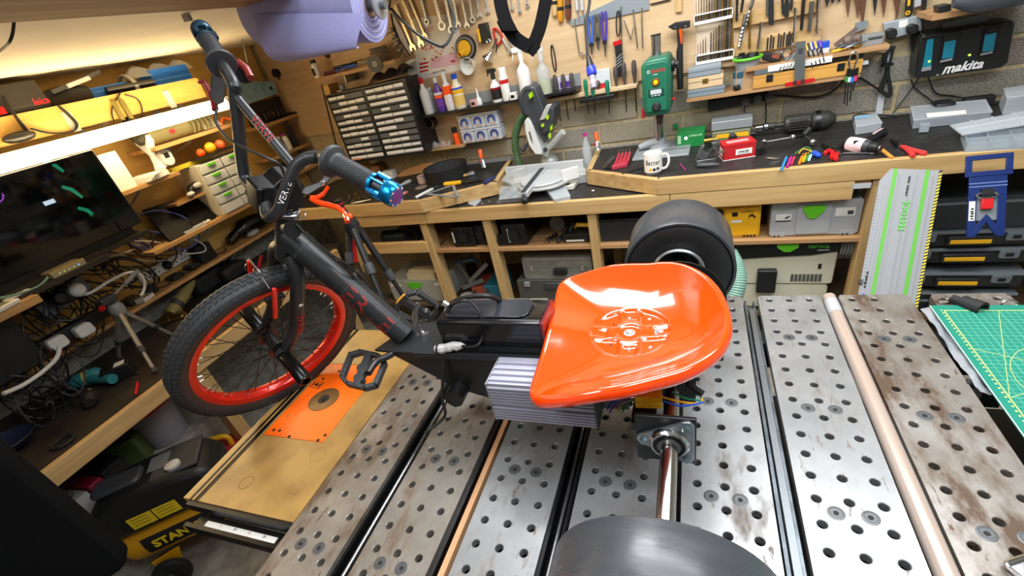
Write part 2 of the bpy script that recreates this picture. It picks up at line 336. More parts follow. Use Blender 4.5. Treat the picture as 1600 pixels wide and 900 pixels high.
for i in range(10):
    x0=PL0+i*PLP+(0,.003,.004,.003,.002,0,-.001,0,0,0)[i]
    m=(SB_,SB_,SA,SA,SA,SA,SR,SR,SA,SA)[i];far=FAR if i!=7 else 1.262
    pk=ob('table_plank',plank_mesh(B(),x0,NEAR,far,TZ,.018,((0,2),(1,2))if i==6 else()),m,TBL)
    for k in range(6):
        for c in range(2):
            M=Matrix.Translation((x0+.0283+.0245+.049*c,1.248-.175-.25*k,TZ))
            if bolt0 is None:
                bb=B(M).lathe([(.0135,-.004),(.0135,.0004),(.0128,.0007),(.0105,.0007),(.010,.0001),(.0088,.0001),(.0084,.0007),(.0046,.0007)],n=16,cap=False);bb.lathe([(.0046,.0007),(.004,-.0035),(.0001,-.0035)],n=6,cap=False)
                bolt0=ob('bolt',bb,boltm,pk);bolt0.data.transform(M.inverted()@WMAT[TBL.name]);bolt0.matrix_basis=WMAT[pk.name].inverted()@M
                hex0=ob('bolt_socket_shade',B(M).cyl((0,0,.0002),(0,0,.0010),.0046,n=6),BLKM,pk);hex0.data.transform(M.inverted()@WMAT[TBL.name]);hex0.matrix_basis=WMAT[pk.name].inverted()@M  # flat black hex disc painted in for the shade inside the socket
            else:inst(bolt0,pk,'bolt',M);inst(hex0,pk,'bolt_socket_shade',M)
fr=B()
for yy in(.05,1.1):fr.box(PL0+.02,PL0+10*PLP,yy-.03,yy+.03,TZ-.10,TZ-.02)
for xx in(PL0+.02,PL0+10*PLP-.08):
    for yy in(.02,1.07):fr.box(xx,xx+.06,yy,yy+.06,0,TZ-.10)
fr.box(PL0+.02,PL0+10*PLP,.02,1.13,.62,.64)  # sheet added to close the underside, dark so slots and holes look shaded
ob('table_frame',fr,mat('frame_dark',0x1C1D1F,.5),TBL)
# what lies in the slots between the planks
RAIL=mat('black_anodised_rail',0x1B1C1E,0.3,.6)
def gapx(i):return PL0+i*PLP+PLW+.003,PL0+(i+1)*PLP
def rail(i,label):
    a,b_=gapx(i);a+=.003;b_-=.002
    t=T('slide_rail',label,'rail',((a+b_)/2,.5,TZ-.05),'slide rails between the planks')
    ob('rail_body',B().box(a,b_,NEAR,FAR-.02,TZ-.05,TZ-.03).box(a,a+.006,NEAR,FAR-.02,TZ-.03,TZ-.004).box(b_-.005,b_,NEAR,FAR-.02,TZ-.03,TZ-.006),RAIL,t)
    ob('guide_rod',B().cyl((a+.018,NEAR,TZ-.016),(a+.018,FAR-.03,TZ-.016),.0045,n=10).cyl((a+.029,NEAR,TZ-.016),(a+.029,FAR-.03,TZ-.016),.0035,n=10),STL,t)
rail(0,'black slide rail with bright rods in the slot beside the router table plank');rail(2,'black slide rail with bright rods running to the near tyre')
a,b_=gapx(1)
t=T('wood_strip','thin bare wooden strip standing in the slot between second and third planks','wood strip',((a+b_)/2,.4,TZ-.05))
ob('strip',B().box(a+.022,a+.034,NEAR,1.0,TZ-.05,TZ-.002),wood('strip_wood',0xC99D74,0xA97B55,1),t)
solo('square_bar',B().box(a+.004,a+.012,NEAR,1.22,TZ-.05,TZ-.003),DSTL,'dark steel bar on edge beside the thin wooden strip','bar')
a,b_=gapx(4)
solo('steel_channel',B().box(a+.003,a+.009,NEAR,1.25,TZ-.05,TZ-.002).box(a+.026,a+.031,NEAR,1.25,TZ-.05,TZ-.004).box(a+.009,a+.026,NEAR,1.25,TZ-.05,TZ-.022),mat('grey_blue_steel',0x5F666C,.4,.8,var=.25,scale=30),'long blue-grey steel channel in the slot right of the axle plank','channel')
solo('angle_bar',B().box(a+.012,a+.024,NEAR,1.20,TZ-.03,TZ+.004),mat('grey_bar',0x777C80,.4,.8),'narrow grey bar lying inside the blue-grey channel','bar')
a,b_=gapx(5);pmid=(a+b_)/2
pp=T('wrapped_tube','round pinkish tube in clear wrap lying between the clean and the rusty plank','tube',(pmid,.5,TZ-.03))
ob('tube',B().lathe([(.0165,0),(.0165,1.41)],(pmid-.001,NEAR,TZ-.007),(0,1,0),20),mat('wrapped_copper',0xAE9483,0.3,.2,scale=1.5,h2=0xB5ADA6,stretch=(60,1,60),thr=(.3,.75)),pp)
ob('wrap_end',B().lathe([(.0175,0),(.0180,.03),(.0172,.06)],(pmid-.001,1.185,TZ-.007),(0,1,0),20),mat('cling_wrap',0xC8CCD0,.12,alpha=.6),pp)
# router table wing
RY0,RY1,RX0,RX1=.362,1.072,-1.178,-.8145
RT=T('router_table','yellow plywood router table wing with an orange insert plate','router table',(-1.0,.7,0))
RW=mat('router_table_top',0xA5824A,0.28,scale=9,h2=0x735834,thr=(.2,.55),bump=.02,bscale=60)
ox0,ox1,oy0,oy1=-1.118,-.900,.575,.885
tp=B()
for x0,x1,y0,y1 in((RX0,-1.157,RY0,RY1),(-1.147,ox0,RY0,RY1),(ox1,RX1,RY0,1.00),(ox0,ox1,RY0,oy0),(ox0,ox1,oy1,RY1)):tp.box(x0,x1,y0,y1,TZ-.02,TZ)
tp.prism([(ox1,1.0),(RX1,1.0),(ox1,RY1)],TZ-.02,TZ)
tp.box(-1.157,-1.147,RY0,RY1,TZ-.02,TZ-.012)
tpo=ob('table_top',tp,RW,RT)
ob('mitre_track',B().box(-1.1555,-1.1525,RY0,RY1,TZ-.011,TZ+.0005).box(-1.1515,-1.1485,RY0,RY1,TZ-.011,TZ+.0005),DSTL,RT)
ob('mitre_track',B().box(-1.137,-1.134,RY0,RY1,TZ,TZ+.0018).box(-1.128,-1.125,RY0,RY1,TZ,TZ+.0018).box(-1.134,-1.128,RY0,RY1,TZ,TZ+.0006),RAIL,RT)
ORP=mat('orange_insert',0xFF6A10,0.32)
plate=ob('insert_plate',B().box(ox0+.002,ox1-.002,oy0+.002,oy1-.002,TZ-.01,TZ-.0002),ORP,RT)
rc=PZ(506,624,TZ)
ob('ring_insert',B().ring([(.047,-.004),(.047,.0012),(.018,.0012),(.018,-.004)],rc,n=36),mat('bronze_ring',0x6F5B3C,.35,.6),RT)
ob('collet',B().lathe([(.018,-.001),(.0175,.0014),(.0170,.0014)],rc,n=24).lathe([(.008,.0),(.008,.004),(.004,.005)],rc,n=6),BLKM,RT)
for x,y in((450,650),(428,672),(437,673),(452,682),(497,688),(508,680),(505,592),(530,580)):
    p=PZ(x,y,TZ);ob('screw',B().lathe([(.0045,-.002),(.0045,.0012),(.002,.0012),(.0015,.0002)],p,n=10),BLKM if x!=450 else STL,plate)
lm_=PZ(495,601,TZ)
ob('printed_badge',B(frame((lm_.x,lm_.y,TZ),-.15)).prism(rrect(-.022,.022,-.014,.014,.002),-.0001,.0003),INK,RT)
ob('badge_line',B(frame((lm_.x,lm_.y,TZ),-.15)).prism(rrect(-.020,.020,-.012,.012,.002),.0003,.0005),ORP,RT);ob('badge_mark',B(frame((lm_.x,lm_.y,TZ),-.15)).prism(circ(0,0,.008,6),.0005,.0007).box(-.017,-.011,-.008,.008,.0005,.0007).box(.011,.017,-.008,.008,.0005,.0007),INK,RT)
RING=mat('coffee_stain',0x6B4E22,.5)
for(x,y),r in(((385,754),.019),((464,762),.019),((497,710),.022)):
    p=PZ(x,y,TZ);ob('stain_ring',B().ring([(r,0),(r,.0002),(r-.0016 if x==385 else r-.0007,.0002),(r-.0016 if x==385 else r-.0007,0)],p,n=32),RING,RT)
ob('front_edge',B().box(RX0+.02,RX1-.0,RY0-.012,RY0-.0005,TZ-.03,TZ-.004),BLK,RT)
fe=B().box(RX0+.055,RX1+.0,RY0-.055,RY0-.045,TZ-.042,TZ-.016).box(RX0+.055,RX1,RY0-.045,RY0-.012,TZ-.042,TZ-.036)
ob('fence_rail',fe,RAIL,RT)
ob('scale_tape',B().box(RX0+.09,RX1-.045,RY0-.0448,RY0-.024,TZ-.036,TZ-.0352),WHT,RT)
tk=B()
for k in range(48):tk.box(RX0+.093+k*.0047,RX0+.0936+k*.0047,RY0-.044,RY0-.044+(.009 if k%10==0 else.0055),TZ-.0352,TZ-.0349)
ob('scale_marks',tk,INK,RT)
for k in range(1,5):text('scale_number',str(k*5),.009,frame((RX0+.093+k*.047,RY0-.029,TZ-.0350)),INKR if k%2 else INK,RT)
ob('support_bracket',B().prism([(-.87,.70),(-.815,.70),(-.815,.86),(-.845,.86)],.40,.408,'y').box(-.9,-.8,.40,.45,.845,.86),mat('red_oxide',0x6A3328,.6),RT)
lg=B()
for x in(-.86,):lg.box(x,x+.035,.95,.985,0,TZ-.03)
ob('leg',lg,PINEZ,RT)
hk=T('steel_ring','small steel ring hanging beneath the front of the router table','ring',PD(385,824,1.0))
ob('ring',B(axes(PZ(386,824,.84),(1,0,0),(0,.5,.8),(0,-.8,.5))).tube([(.016*math.cos(a*pi/8),.016*math.sin(a*pi/8),0)for a in range(16)],.002,6,True),STL,hk)
# cutting mat and things at the right end of the table
MATG=bpy.data.materials.new('cutting_mat');MATG.use_nodes=True
MATG.node_tree.nodes['Principled BSDF'].inputs['Base Color'].default_value=rgb(0x1C7C6A);MATG.node_tree.nodes['Principled BSDF'].inputs['Roughness'].default_value=.33
mx0,my1,mx1,my0,mz=.551,1.194,1.15,.30,TZ+.0135
cmt=T('cutting_mat','green self-healing cutting mat with a pale yellow grid','cutting mat',(mx0+.4,.8,mz))
ob('mat_sheet',B().prism(rrect(mx0,mx1,my0,my1,.008),mz,mz+.003),MATG,cmt)
ob('mat_edge',B().prism([(mx0,my0),(mx0+.0016,my0),(mx0+.0016,my1),(mx0,my1)],mz+.003,mz+.0033),INKW,cmt)
gl=B();L_=lambda x0,y0,x1,y1,w:gl.prism([(x0,y0),(x0+(y1-y0)/math.hypot(x1-x0,y1-y0)*w,y0-(x1-x0)/math.hypot(x1-x0,y1-y0)*w),(x1+(y1-y0)/math.hypot(x1-x0,y1-y0)*w,y1-(x1-x0)/math.hypot(x1-x0,y1-y0)*w),(x1,y1)],mz+.003,mz+.0032)
gx,gy=mx0+.022,my1-.022
for k in range(1,45):L_(gx+k*.0125,gy,gx+k*.0125,my0+.02,.0009 if k%4==0 else.0005)
for k in range(1,70):L_(gx,gy-k*.0125,mx1-.02,gy-k*.0125,.0009 if k%4==0 else.0005)
ob('grid_lines',gl,mat('mat_grid',0x7FBFA4,.4),cmt)
gl=B();L_(gx,gy,gx,my0+.02,.002);L_(gx,gy,mx1,gy,.002);L_(gx+.10,gy,gx,gy-.30,.0009);L_(gx,gy-.15,gx+.3,gy-.30,.0009);L_(gx,gy-.30,gx+.30,gy-.15,.0009);L_(gx,gy-.45,gx+.3,gy-.15,.0009)
for k in range(40):gl.prism(circ(gx-.006,gy-.0125*k,.0022,6),mz+.003,mz+.0032)
cy_,cx_=gy-.25,gx+.16
for q in range(24):L_(cx_+.13*math.cos(q*pi/12),cy_+.13*math.sin(q*pi/12),cx_+.13*math.cos((q+1)*pi/12),cy_+.13*math.sin((q+1)*pi/12),.0009)
ob('guide_lines',gl,mat('mat_yellow',0xDCD070,.4),cmt)
FILM=mat('plastic_film',0xB9BDC4,0.12,alpha=.55)
solo('plastic_bag',B().grid(lambda u,v:Vector((.538+u*.12,1.20-v*.31,TZ+.0015+.010*abs(math.sin(u*9+v*5))*(0.35+.65*abs(math.sin(v*17+u*3))))),16,30),FILM,'crumpled clear plastic bag lying under the cutting mat','bag',ang=20)
ft=T('impact_socket','black stepped impact socket lying at the far right of the table','socket',PZ(1510,476,TZ))
p,q=PZ(1496,470,TZ+.016),PZ(1524,480,TZ+.019)
ob('socket_body',B().lathe([(.011,-.012),(.011,.006),(.018,.010),(.019,.055),(.014,.056),(.013,.03)],p,q-p,18),BLKM,ft)
for x,y,lab in((1475,470,'thin chrome ring lying left of the black impact socket'),(1577,476,'chrome ring standing right of the black impact socket')):
    c=PZ(x,y,TZ+(.003 if x<1500 else.012));A=axes(c,(1,0,0),(0,1,0),(0,0,1))if x<1500 else axes(c,(1,0,0),(0,.3,.95),(0,-.95,.3))
    solo('steel_ring',B(A).tube([(.014*math.cos(a*pi/8),.011*math.sin(a*pi/8),0)for a in range(16)],.0025,6,True),CHR,lab,'ring')
cl=T('table_clamp','black screw clamp gripping the rusty plank at the edge of the cutting mat','clamp',PZ(1525,596,TZ-.03))
p=PZ(1515,599,TZ-.004)
ob('clamp_screw',B().cyl(p,p+Vector((.045,-.006,-.004)),.0075,n=12).cyl(p+Vector((-.006,.001,0)),p,.009,n=12),BLKM,cl);ob('clamp_body',B().box(p.x+.015,p.x+.05,p.y-.02,p.y+.022,TZ-.05,TZ+.008),BLK,cl)
c=PZ(1594,888,TZ+.01)
solo('chrome_holder',B(frame(c,.5)).tube([(x,y,0)for x,y in rrect(-.012,.06,-.03,.012,.008)],.0032,8,True).box(-.010,.058,-.028,.010,-.009,-.006),CHR,'chrome framed tray at the bottom right corner of the table','tray')
# ================================================================== the trike
YM=.75
TR=T('drift_trike','black motorised drift trike with an orange tractor seat and red rimmed front wheel','trike',(-.45,YM,TZ))
FRM=mat('frame_satin_black',0x232629,0.38,.2);ORS=mat('orange_powder_coat',0xFB4403,0.13,coat=.8);RIMR=mat('red_rim',0xD8230F,0.25,.25,coat=.4);ALU=mat('bare_aluminium',0xB4B6BA,0.38,.85);BLUA=mat('blue_anodised',0x1487C8,0.2,.85);DECR=mat('decal_red',0x8C1A1C,.4)
hub=Vector((-1.063,.713,1.122));wn=Vector((.783,-.385,-.488)).normalized();we1=wn.cross(Vector((0,0,1))).normalized();we2=we1.cross(wn);
if we2.z<0:we2=-we2;we1=-we1
sh=Vector((.53,0,.848)).normalized();fwd=-(sh.cross(wn)).normalized()
WF=axes(hub,we1,we2,wn)
# front tyre with tread blocks
TYR=bpy.data.materials.new('front_tyre_rubber');TYR.use_nodes=True;pt_=TYR.node_tree.nodes['Principled BSDF'];pt_.inputs['Base Color'].default_value=rgb(0x2C2E31);pt_.inputs['Roughness'].default_value=.55
prof=[(.2545,0),(.2535,.012),(.2490,.021),(.240,.0265),(.228,.027),(.216,.022),(.209,.015)]
prof=[(r,-h)for r,h in prof[::-1]]+prof[1:]
fty=ob('front_tyre',B(WF).lathe(prof,n=72,cap=False),TYR,TR,ang=60)
tb=B(WF)
NB=96
for k in range(NB):
    for j,(rr,zz,w,tilt)in enumerate(((.2546,-.0065,.0052,.25),(.2546,.0065,.0052,-.25),(.2515,-.0175,.0045,.1),(.2515,.0175,.0045,-.1),(.2440,-.0250,.0038,0),(.2440,.0250,.0038,0),(.2340,.0272,.0030,0),(.2340,-.0272,.0030,0))):
        a=2*pi*(k+(.5 if j%4 in(1,2)else 0))/NB;nz=(0,0,.55,.55,.85,.85,1,1)[j]*(1 if zz>0 else-1);nr=math.sqrt(max(0,1-nz*nz))
        F=WF@Matrix.Rotation(a,4,'Z')@axes((rr,0,zz),(nr,0,nz),(0,1,0),(-nz,0,nr));q=B(F);q.ob((0,0,0),(.0032,.0105,w*1.9),rx=tilt);tb.v+=q.v;tb.f+=[tuple(i+len(tb.v)-8 for i in f)for f in q.f]
setp(ob('tread_blocks',tb,TYR,TR),kind='stuff')
rim=ob('front_rim',B(WF).ring([(.2105,-.016),(.2125,-.0185),(.2095,-.0195),(.196,-.0165),(.1915,-.010),(.1905,0),(.1915,.010),(.196,.0165),(.2095,.0195),(.2125,.0185),(.2105,.016)],n=72),RIMR,TR)
sp0=None
for k in range(36):
    a=2*pi*k/36;side=1 if k%2 else-1;c=a+(.42 if(k//2)%2 else-.42)
    p,q=WF@Vector((.024*math.cos(c+pi*0),.024*math.sin(c),.028*side)),WF@Vector((.193*math.cos(a),.193*math.sin(a),.004*side))
    ob('spoke',B().cyl(p,q,.0011,n=5),mat('spoke_black',0x1B1B1C,.35,.6),rim)
    ob('nipple',B().cyl(q+(p-q).normalized()*.013,q,.0019,n=6),STL,rim)
ob('front_hub',B(WF).lathe([(.012,-.045),(.012,-.034),(.028,-.031),(.028,-.026),(.016,-.022),(.016,.022),(.028,.026),(.028,.031),(.012,.034),(.012,.045)],n=20),BLK,TR)
ob('foot_peg',B(WF).lathe([(.0165,.055),(.0185,.058),(.0185,.156),(.0165,.16),(.0125,.16),(.012,.13)],n=24).lathe([(.008,.05),(.008,.135)],n=8),mat('peg_black',0x141516,.22,.5),TR)
ob('foot_peg',B(WF).lathe([(.0165,-.055),(.0185,-.058),(.0185,-.156),(.0165,-.16),(.0125,-.16),(.012,-.13)],n=24),MATS['peg_black'],TR)
# fork
ax0=hub-fwd*.038
def AX(t):return ax0+sh*t
fk=B()
for s in(1,-1):
    d=hub+wn*(.050*s)
    fk.tube(bez([d-sh*.012,d+sh*.03-fwd*.012,d+sh*.10-fwd*.034,d+sh*.22-fwd*.038,AX(.275)+wn*(.045*s),AX(.303)+wn*(.020*s)],5),[.013]*6+[.016]*4+[.0175]*11+[.0185]*5,14)
    fk.cyl(d-wn*.007*s-sh*.0,d+wn*.006*s,.021,n=16)
fk.cyl(AX(.285),AX(.315),.024,n=20)
fork=ob('fork',fk,FRM,TR)
dd=hub+wn*.05-fwd*.036
FT=axes(hub+wn*.0675-fwd*.037+sh*.12,sh,fwd.cross(sh)*0-fwd,wn)
text('lettering','VERVE',.026,axes(hub+wn*.0690-fwd*.036+sh*.115,-sh,fwd,wn)@Matrix.Rotation(pi,4,'Z'),DECR,fork,ext=.0008)
text('lettering','&',.016,axes(hub+wn*.0690-fwd*.036+sh*.185,sh,-fwd,wn),INKW,fork,ext=.0006)
ob('axle_nut',B(WF).lathe([(.0125,.056),(.0125,.066),(.010,.068)],n=6),CHR,fork)
# head tube, headset, stem
ob('head_tube',B().lathe([(.026,.318),(.026,.33),(.0245,.333),(.0235,.36),(.0245,.397),(.026,.40),(.026,.412)],ax0,sh,24).cyl(AX(.375),AX(.375)+Vector((.052,-.034,.004)),.017,.019,16),FRM,TR)
ob('headset_ring',B().ring([(.027,.4125),(.029,.416),(.029,.421),(.026,.423),(.018,.423),(.018,.4125)],ax0,sh,24),STL,TR)
ob('headset_ring',B().ring([(.024,.424),(.026,.426),(.026,.43),(.02,.432),(.018,.424)],ax0,sh,24),CHR,TR)
K=AX(.468)+fwd*.05
SF=axes(K,wn,fwd,sh)
stm=B(SF).prism(rrect(-.026,.026,-.022,.021,.008),-.030,.030,'z');stm.prism([(-.075,-.034),(-.03,-.036),(-.012,-.026),(-.012,.030),(-.03,.046),(-.06,.044),(-.078,.02)],-.025,.025,'x')
stem=ob('stem',stm,mat('stem_black',0x17181A,.25,.4),TR,bev=.004)
# handlebar (points from the stem clamp out to the two grips)
NE,NI,FE,FI=Vector((-.4596,.630,1.514)),Vector((-.575,.658,1.573)),Vector((-.957,.875,1.824)),Vector((-.869,.8025,1.757))
def rise(s,r):return K+wn*(.055*s)
nt1,ft1=NI+(NI-NE).normalized()*.03-sh*.004,FI+(FI-FE).normalized()*.075
nt1=PD(481,247,.872);nb,fb=PD(434,330,.905),K-wn*.075
bar=bez([FE,FI,ft1,ft1.lerp(fb,.12)+sh*.004-wn*.0,ft1.lerp(fb,.5),ft1.lerp(fb,.88),fb+wn*.012-sh*.006,K,PD(418,338,.92),nb,PD(443,306,.892),PD(453,280,.882),PD(464,258,.875),nt1,PD(503,246,.865),NI,NE],6)
hb=ob('handlebar',B().tube(bar,.0118,14),FRM,TR)
ca,cb=ft1.lerp(fb,.12),PD(461,262,.878)
cbr=ob('crossbar',B().cyl(ca,cb,.0095,n=12),FRM,TR)
mid,cd=(ca+cb)/2,(cb-ca).normalized();cn=(CC-mid).normalized();cn=(cn-cd*cn.dot(cd)).normalized()
text('lettering','VERVE',.022,axes(mid+cn*.0098,cd,cn.cross(cd),cn),DECR,cbr,ext=.0006)
sn=(CC-K).normalized();fx=wn*.0+sh
rd=(PD(455,275,.882)-PD(436,325,.90)).normalized();rc_=PD(446,300,.89);rnn=(CC-rc_).normalized();rnn=(rnn-rd*rnn.dot(rd)).normalized()
text('lettering','VERVE',.017,axes(rc_+rnn*.0122,rd,rnn.cross(rd),rnn),INKW,hb,ext=.0002,wrap=.0118)
GR=mat('grip_rubber',0x2B2D30,.6,bump=.0)
def grip(E_,I_,blue):
    d=(E_-I_).normalized();L=(E_-I_).length;u,w=perp(d)
    g=ob('grip',B().lathe([(.0115,-.006),(.027,-.005),(.0285,-.001),(.027,.004),(.019,.009),(.0172,.014),(.0168,L-.042)],I_,d,24),GR,TR)
    kn=B()
    for i in range(20):
        for k in range(26):
            a=2*pi*(k+(i%2)*.5)/26;c=I_+d*(.016+i*(L-.06)/20)+(u*math.cos(a)+w*math.sin(a))*.0170;nn=(u*math.cos(a)+w*math.sin(a));q=B(axes(c,d,d.cross(nn),nn));q.ob((0,0,0),(.0029,.0026,.0016),rz=.78);kn.v+=q.v;kn.f+=[tuple(j+len(kn.v)-8 for j in f)for f in q.f]
    ob('grip_diamonds',kn,GR,g)
    bm_=BLUA if blue else mat('teal_dark_anodised',0x274A5E,.3,.7)
    cap=ob('bar_end',B().lathe([(.0178,L-.043),(.0192,L-.042),(.0192,L-.036),(.0180,L-.035)],I_,d,24,False).lathe([(.0185,L-.014),(.0200,L-.012),(.0205,L-.004),(.0200,L+.006),(.0180,L+.010),(.0140,L+.0105)],I_,d,28),bm_,g)
    for k in range(6):
        a=2*pi*k/6;q=I_+(u*math.cos(a)+w*math.sin(a))*.0186;ob('rib',B().cyl(q+d*(L-.038),q+d*(L-.012),.0018 if k%2 else.0042,n=6),bm_,g)
    for k in range(8):
        a=2*pi*k/8;q=I_+d*(L+.010)+(u*math.cos(a)+w*math.sin(a))*.0155;ob('stud',B().cyl(q,q+d*.0012,.0020,n=6),CHR,g)
    ob('end_disc',B().cyl(I_+d*(L+.0103),I_+d*(L+.0112),.0122,n=20),mat('indigo_anodised',0x4A4EA8,.3,.6),g)
grip(NE,NI,True);grip(FE,FI,False)
# brake levers
def lever(path,rad,brk,bolts,m,mb,t):
    lv=ob('brake_lever',B().tube(bez([PD(*p)for p in path],5),rad,8),m,TR)
    pl=[PD(x,y,t)for x,y in brk]
    b=B();dv=ray(*brk[0]).normalized()*.006
    n=len(pl);b.add([p-dv for p in pl]+[p+dv for p in pl],[tuple(range(n)),tuple(range(2*n-1,n-1,-1))]+[(i,n+i,n+(i+1)%n,(i+1)%n)for i in range(n)])
    bk=ob('lever_bracket',b,mb,TR,bev=.002)
    for x,y in bolts:c=PD(x,y,t-.0075);ob('bracket_bolt',B().lathe([(.0046,0),(.0046,.004),(.0034,.005),(.0022,.005),(.002,.003)],c+ray(x,y).normalized()*.003,-ray(x,y),12),CHR,bk)
TL=.845
lever([(513,291,TL),(505,303,TL),(494,309,TL),(487,310,TL),(500,317,TL),(516,321,TL-.004),(530,326,TL-.01),(540,336,TL-.016),(543,347,TL-.02)],[.0035]*5+[.0042]*5+[.0055]*5+[.0055]*10+[.005]*5+[.0045]*5+[.0045]*5+[.006],[(470,302),(475,292),(498,284),(510,270),(517,268),(520,275),(510,288),(495,297),(480,306)],[(512,273),(504,286)],ORS,BLK,TL)
lever([(310,129,.98),(318,128,.98),(326,140,.98),(334,158,.975),(336,172,.97)],[.003]*6+[.005]*6+[.007]*6+[.0065]*7,[(330,120),(345,100),(360,95),(392,118),(394,128),(382,131),(362,120),(352,140),(350,160),(338,165),(328,150)],[(360,103),(352,113)],mat('dark_red',0x7A1A1C,.35),BLK,.965)
ob('lever_pod',B().tube([PD(372,98,.96),PD(385,108,.955),PD(392,122,.95)],.008,8),MATS['dark_red'],TR)
# cables
CAB=mat('cable_black',0x141414,.5);
ob('brake_cable',B().tube(bez([PD(340,168,.96),PD(337,190,.94),PD(355,215,.92),PD(390,235,.90),PD(420,248,.89),PD(440,262,.90),PD(450,300,.93)],6),.0028,7),CAB,TR)
ob('brake_cable',B().tube(bez([PD(430,215,.93),PD(448,235,.92),PD(455,262,.90),PD(468,290,.88),PD(478,300,.86)],6),.0026,7),CAB,TR)
ob('brake_cable',B().tube(bez([PD(462,350,.98),PD(490,378,1.00),PD(520,403,1.02),PD(550,430,1.06),PD(590,478,1.12),PD(640,500,1.17)],6),.0028,7),CAB,TR)
ob('brake_cable',B().tube(bez([PD(478,362,.97),PD(510,392,1.0),PD(548,418,1.04),PD(580,450,1.1),PD(620,490,1.15)],6),.0024,7),CAB,TR)
cc=B();random.seed(3)
for k in range(7):cc.ob(PD(388+22*random.random()+k*4,286+28*random.random(),.97),(.022,.018,.016),rz=random.random()*3,rx=random.random()*2)
ob('clamp_cluster',cc,BLK,TR,bev=.003)
ob('cable_loop',B().tube(bez([PD(392,280,.96),PD(387,292,.95),PD(392,312,.945),PD(410,326,.94),PD(425,322,.94)],5),.003,7),CAB,TR)
for(x,y,z_)in((418,324,1),(447,333,1)):pass
ob('wire_loop',B().tube(bez([PD(428,330,.985),PD(440,340,.975),PD(460,343,.972),PD(476,338,.972),PD(477,328,.975)],5),.0014,6),CHR,TR)
# V-brake at the fork
bp=hub+sh*.205+wn*.02
ob('brake_arm',B(axes(bp+wn*.034-fwd*-.02,wn,fwd,sh)).prism([(-.003,-.045),(.005,-.048),(.009,-.02),(.006,.0),(.007,.03),(.004,.05),(-.004,.05),(-.002,.02),(-.004,.0),(.0,-.02)],-.003,.007,'y'),RIMR,TR,bev=.002)
ob('brake_arm',B(axes(bp-wn*.075+fwd*.02,wn,fwd,sh)).prism([(-.003,-.045),(.005,-.048),(.009,-.02),(.006,.0),(.007,.03),(.004,.05),(-.004,.05),(-.002,.02),(-.004,.0),(.0,-.02)],-.003,.007,'y'),RIMR,TR,bev=.002)
ob('brake_noodle',B().tube(bez([bp+sh*.05+wn*.03+fwd*.03,bp+sh*.075+fwd*.035,bp+sh*.07-wn*.06+fwd*.03],5),.0024,6),CHR,TR)
ob('brake_pad',B(axes(bp+wn*.028+fwd*.012,wn,fwd,sh)).ob((-.012,0,0),(.012,.045,.010)),BLKM,TR)
# down tube and neck plate
PT=1.125
d0,d1=AX(.352),Vector((-.652,YM,1.128))
dt=ob('down_tube',B().cyl(d0,d1,.0305,n=28),FRM,TR)
dx=(d1-d0).normalized()
for t_ in(.135,.50,.88):c=d0.lerp(d1,t_);ob('tube_ring',B().ring([(.0304,0),(.0312,.001),(.0312,.0035),(.0304,.0045)],c,dx,28),mat('ring_grey',0x3A3E42,.4,.4),dt)
dn=Vector((.25,-.8,.2));dn=(dn-dx*dn.dot(dx)).normalized()
text('lettering','VERVE',.055,axes(d0.lerp(d1,.64)+dn*.0307,dx,dn.cross(dx),dn),DECR,dt,ext=.0004,sx=1.15,wrap=.0305)
np_=[(-.712,YM-.055),(-.655,YM-.060),(-.15,YM-.062),(-.15,YM+.062),(-.63,YM+.060),(-.68,YM+.02)]
ob('neck_plate',B().prism(np_,PT-.006,PT),FRM,TR,bev=.001);ob('neck_plate',B().box(-.60,-.12,YM-.064,YM-.060,PT-.012,PT+.001),FRM,TR)
web=B().prism([(-.68,PT-.006),(-.12,PT-.006),(-.12,.985),(-.43,.985),(-.53,1.015),(-.575,1.05)],YM-.055,YM+.055,'y')
ob('frame_box',web,mat('box_black',0x0F1011,.35),TR,bev=.002)
ob('pivot_tube',B().cyl((-.515,YM-.09,1.012),(-.515,YM+.09,1.012),.024,n=20),MATS['box_black'],TR)
sw=T;
swp=PZ(660,522,PT)
tg=ob('toggle_switch',B().lathe([(.0065,0),(.0065,.008),(.0045,.009),(.0035,.013)],swp,(0,0,1),12).cyl(swp+Vector((0,0,.012)),swp+Vector((.001,0,.028)),.0022,.003,8),CHR,TR);ob('switch_plate',B(frame(swp,.3)).box(-.016,.016,-.008,.008,0,.0015),STL,tg)
bq=PZ(632,500,PT);ob('frame_bolt',B().lathe([(.007,0),(.007,.006),(.004,.008)],bq,(0,0,1),8),CHR,TR)
# battery box
bx0,bx1,by0,by1,bz1=-.527,-.285,.712,.803,1.198
bat=ob('battery_case',B().prism([(by0,PT),(by1,PT),(by1,bz1-.004),(by1-.006,bz1),(by0+.006,bz1),(by0,bz1-.006)],bx0,bx1,'x'),mat('case_gloss_black',0x101114,.12),TR,bev=.002)
ob('case_lid',B().prism(rrect(bx0+.014,bx1-.03,by0+.014,by1-.008,.02),bz1,bz1+.004,'z'),mat('lid_grey',0x2A2D33,.12),bat,bev=.0015)
ob('case_end',B().prism([(by0,PT+.01),(by1,PT+.01),(by1,bz1-.004),(by0,bz1-.004)],bx1,bx1+.006,'x'),mat('case_red',0x5E0E16,.25),bat);ob('case_lock',B().cyl((bx0+.004,by1-.02,bz1-.01),(bx0-.012,by1-.02,bz1+.004),.008,n=12),CHR,bat)
ob('case_flange',B().box(bx0-.012,bx1+.02,by0-.016,by0-.001,PT,PT+.008),MATS['box_black'],bat)
pw=lambda x,y,z:PZ(x,y,z)
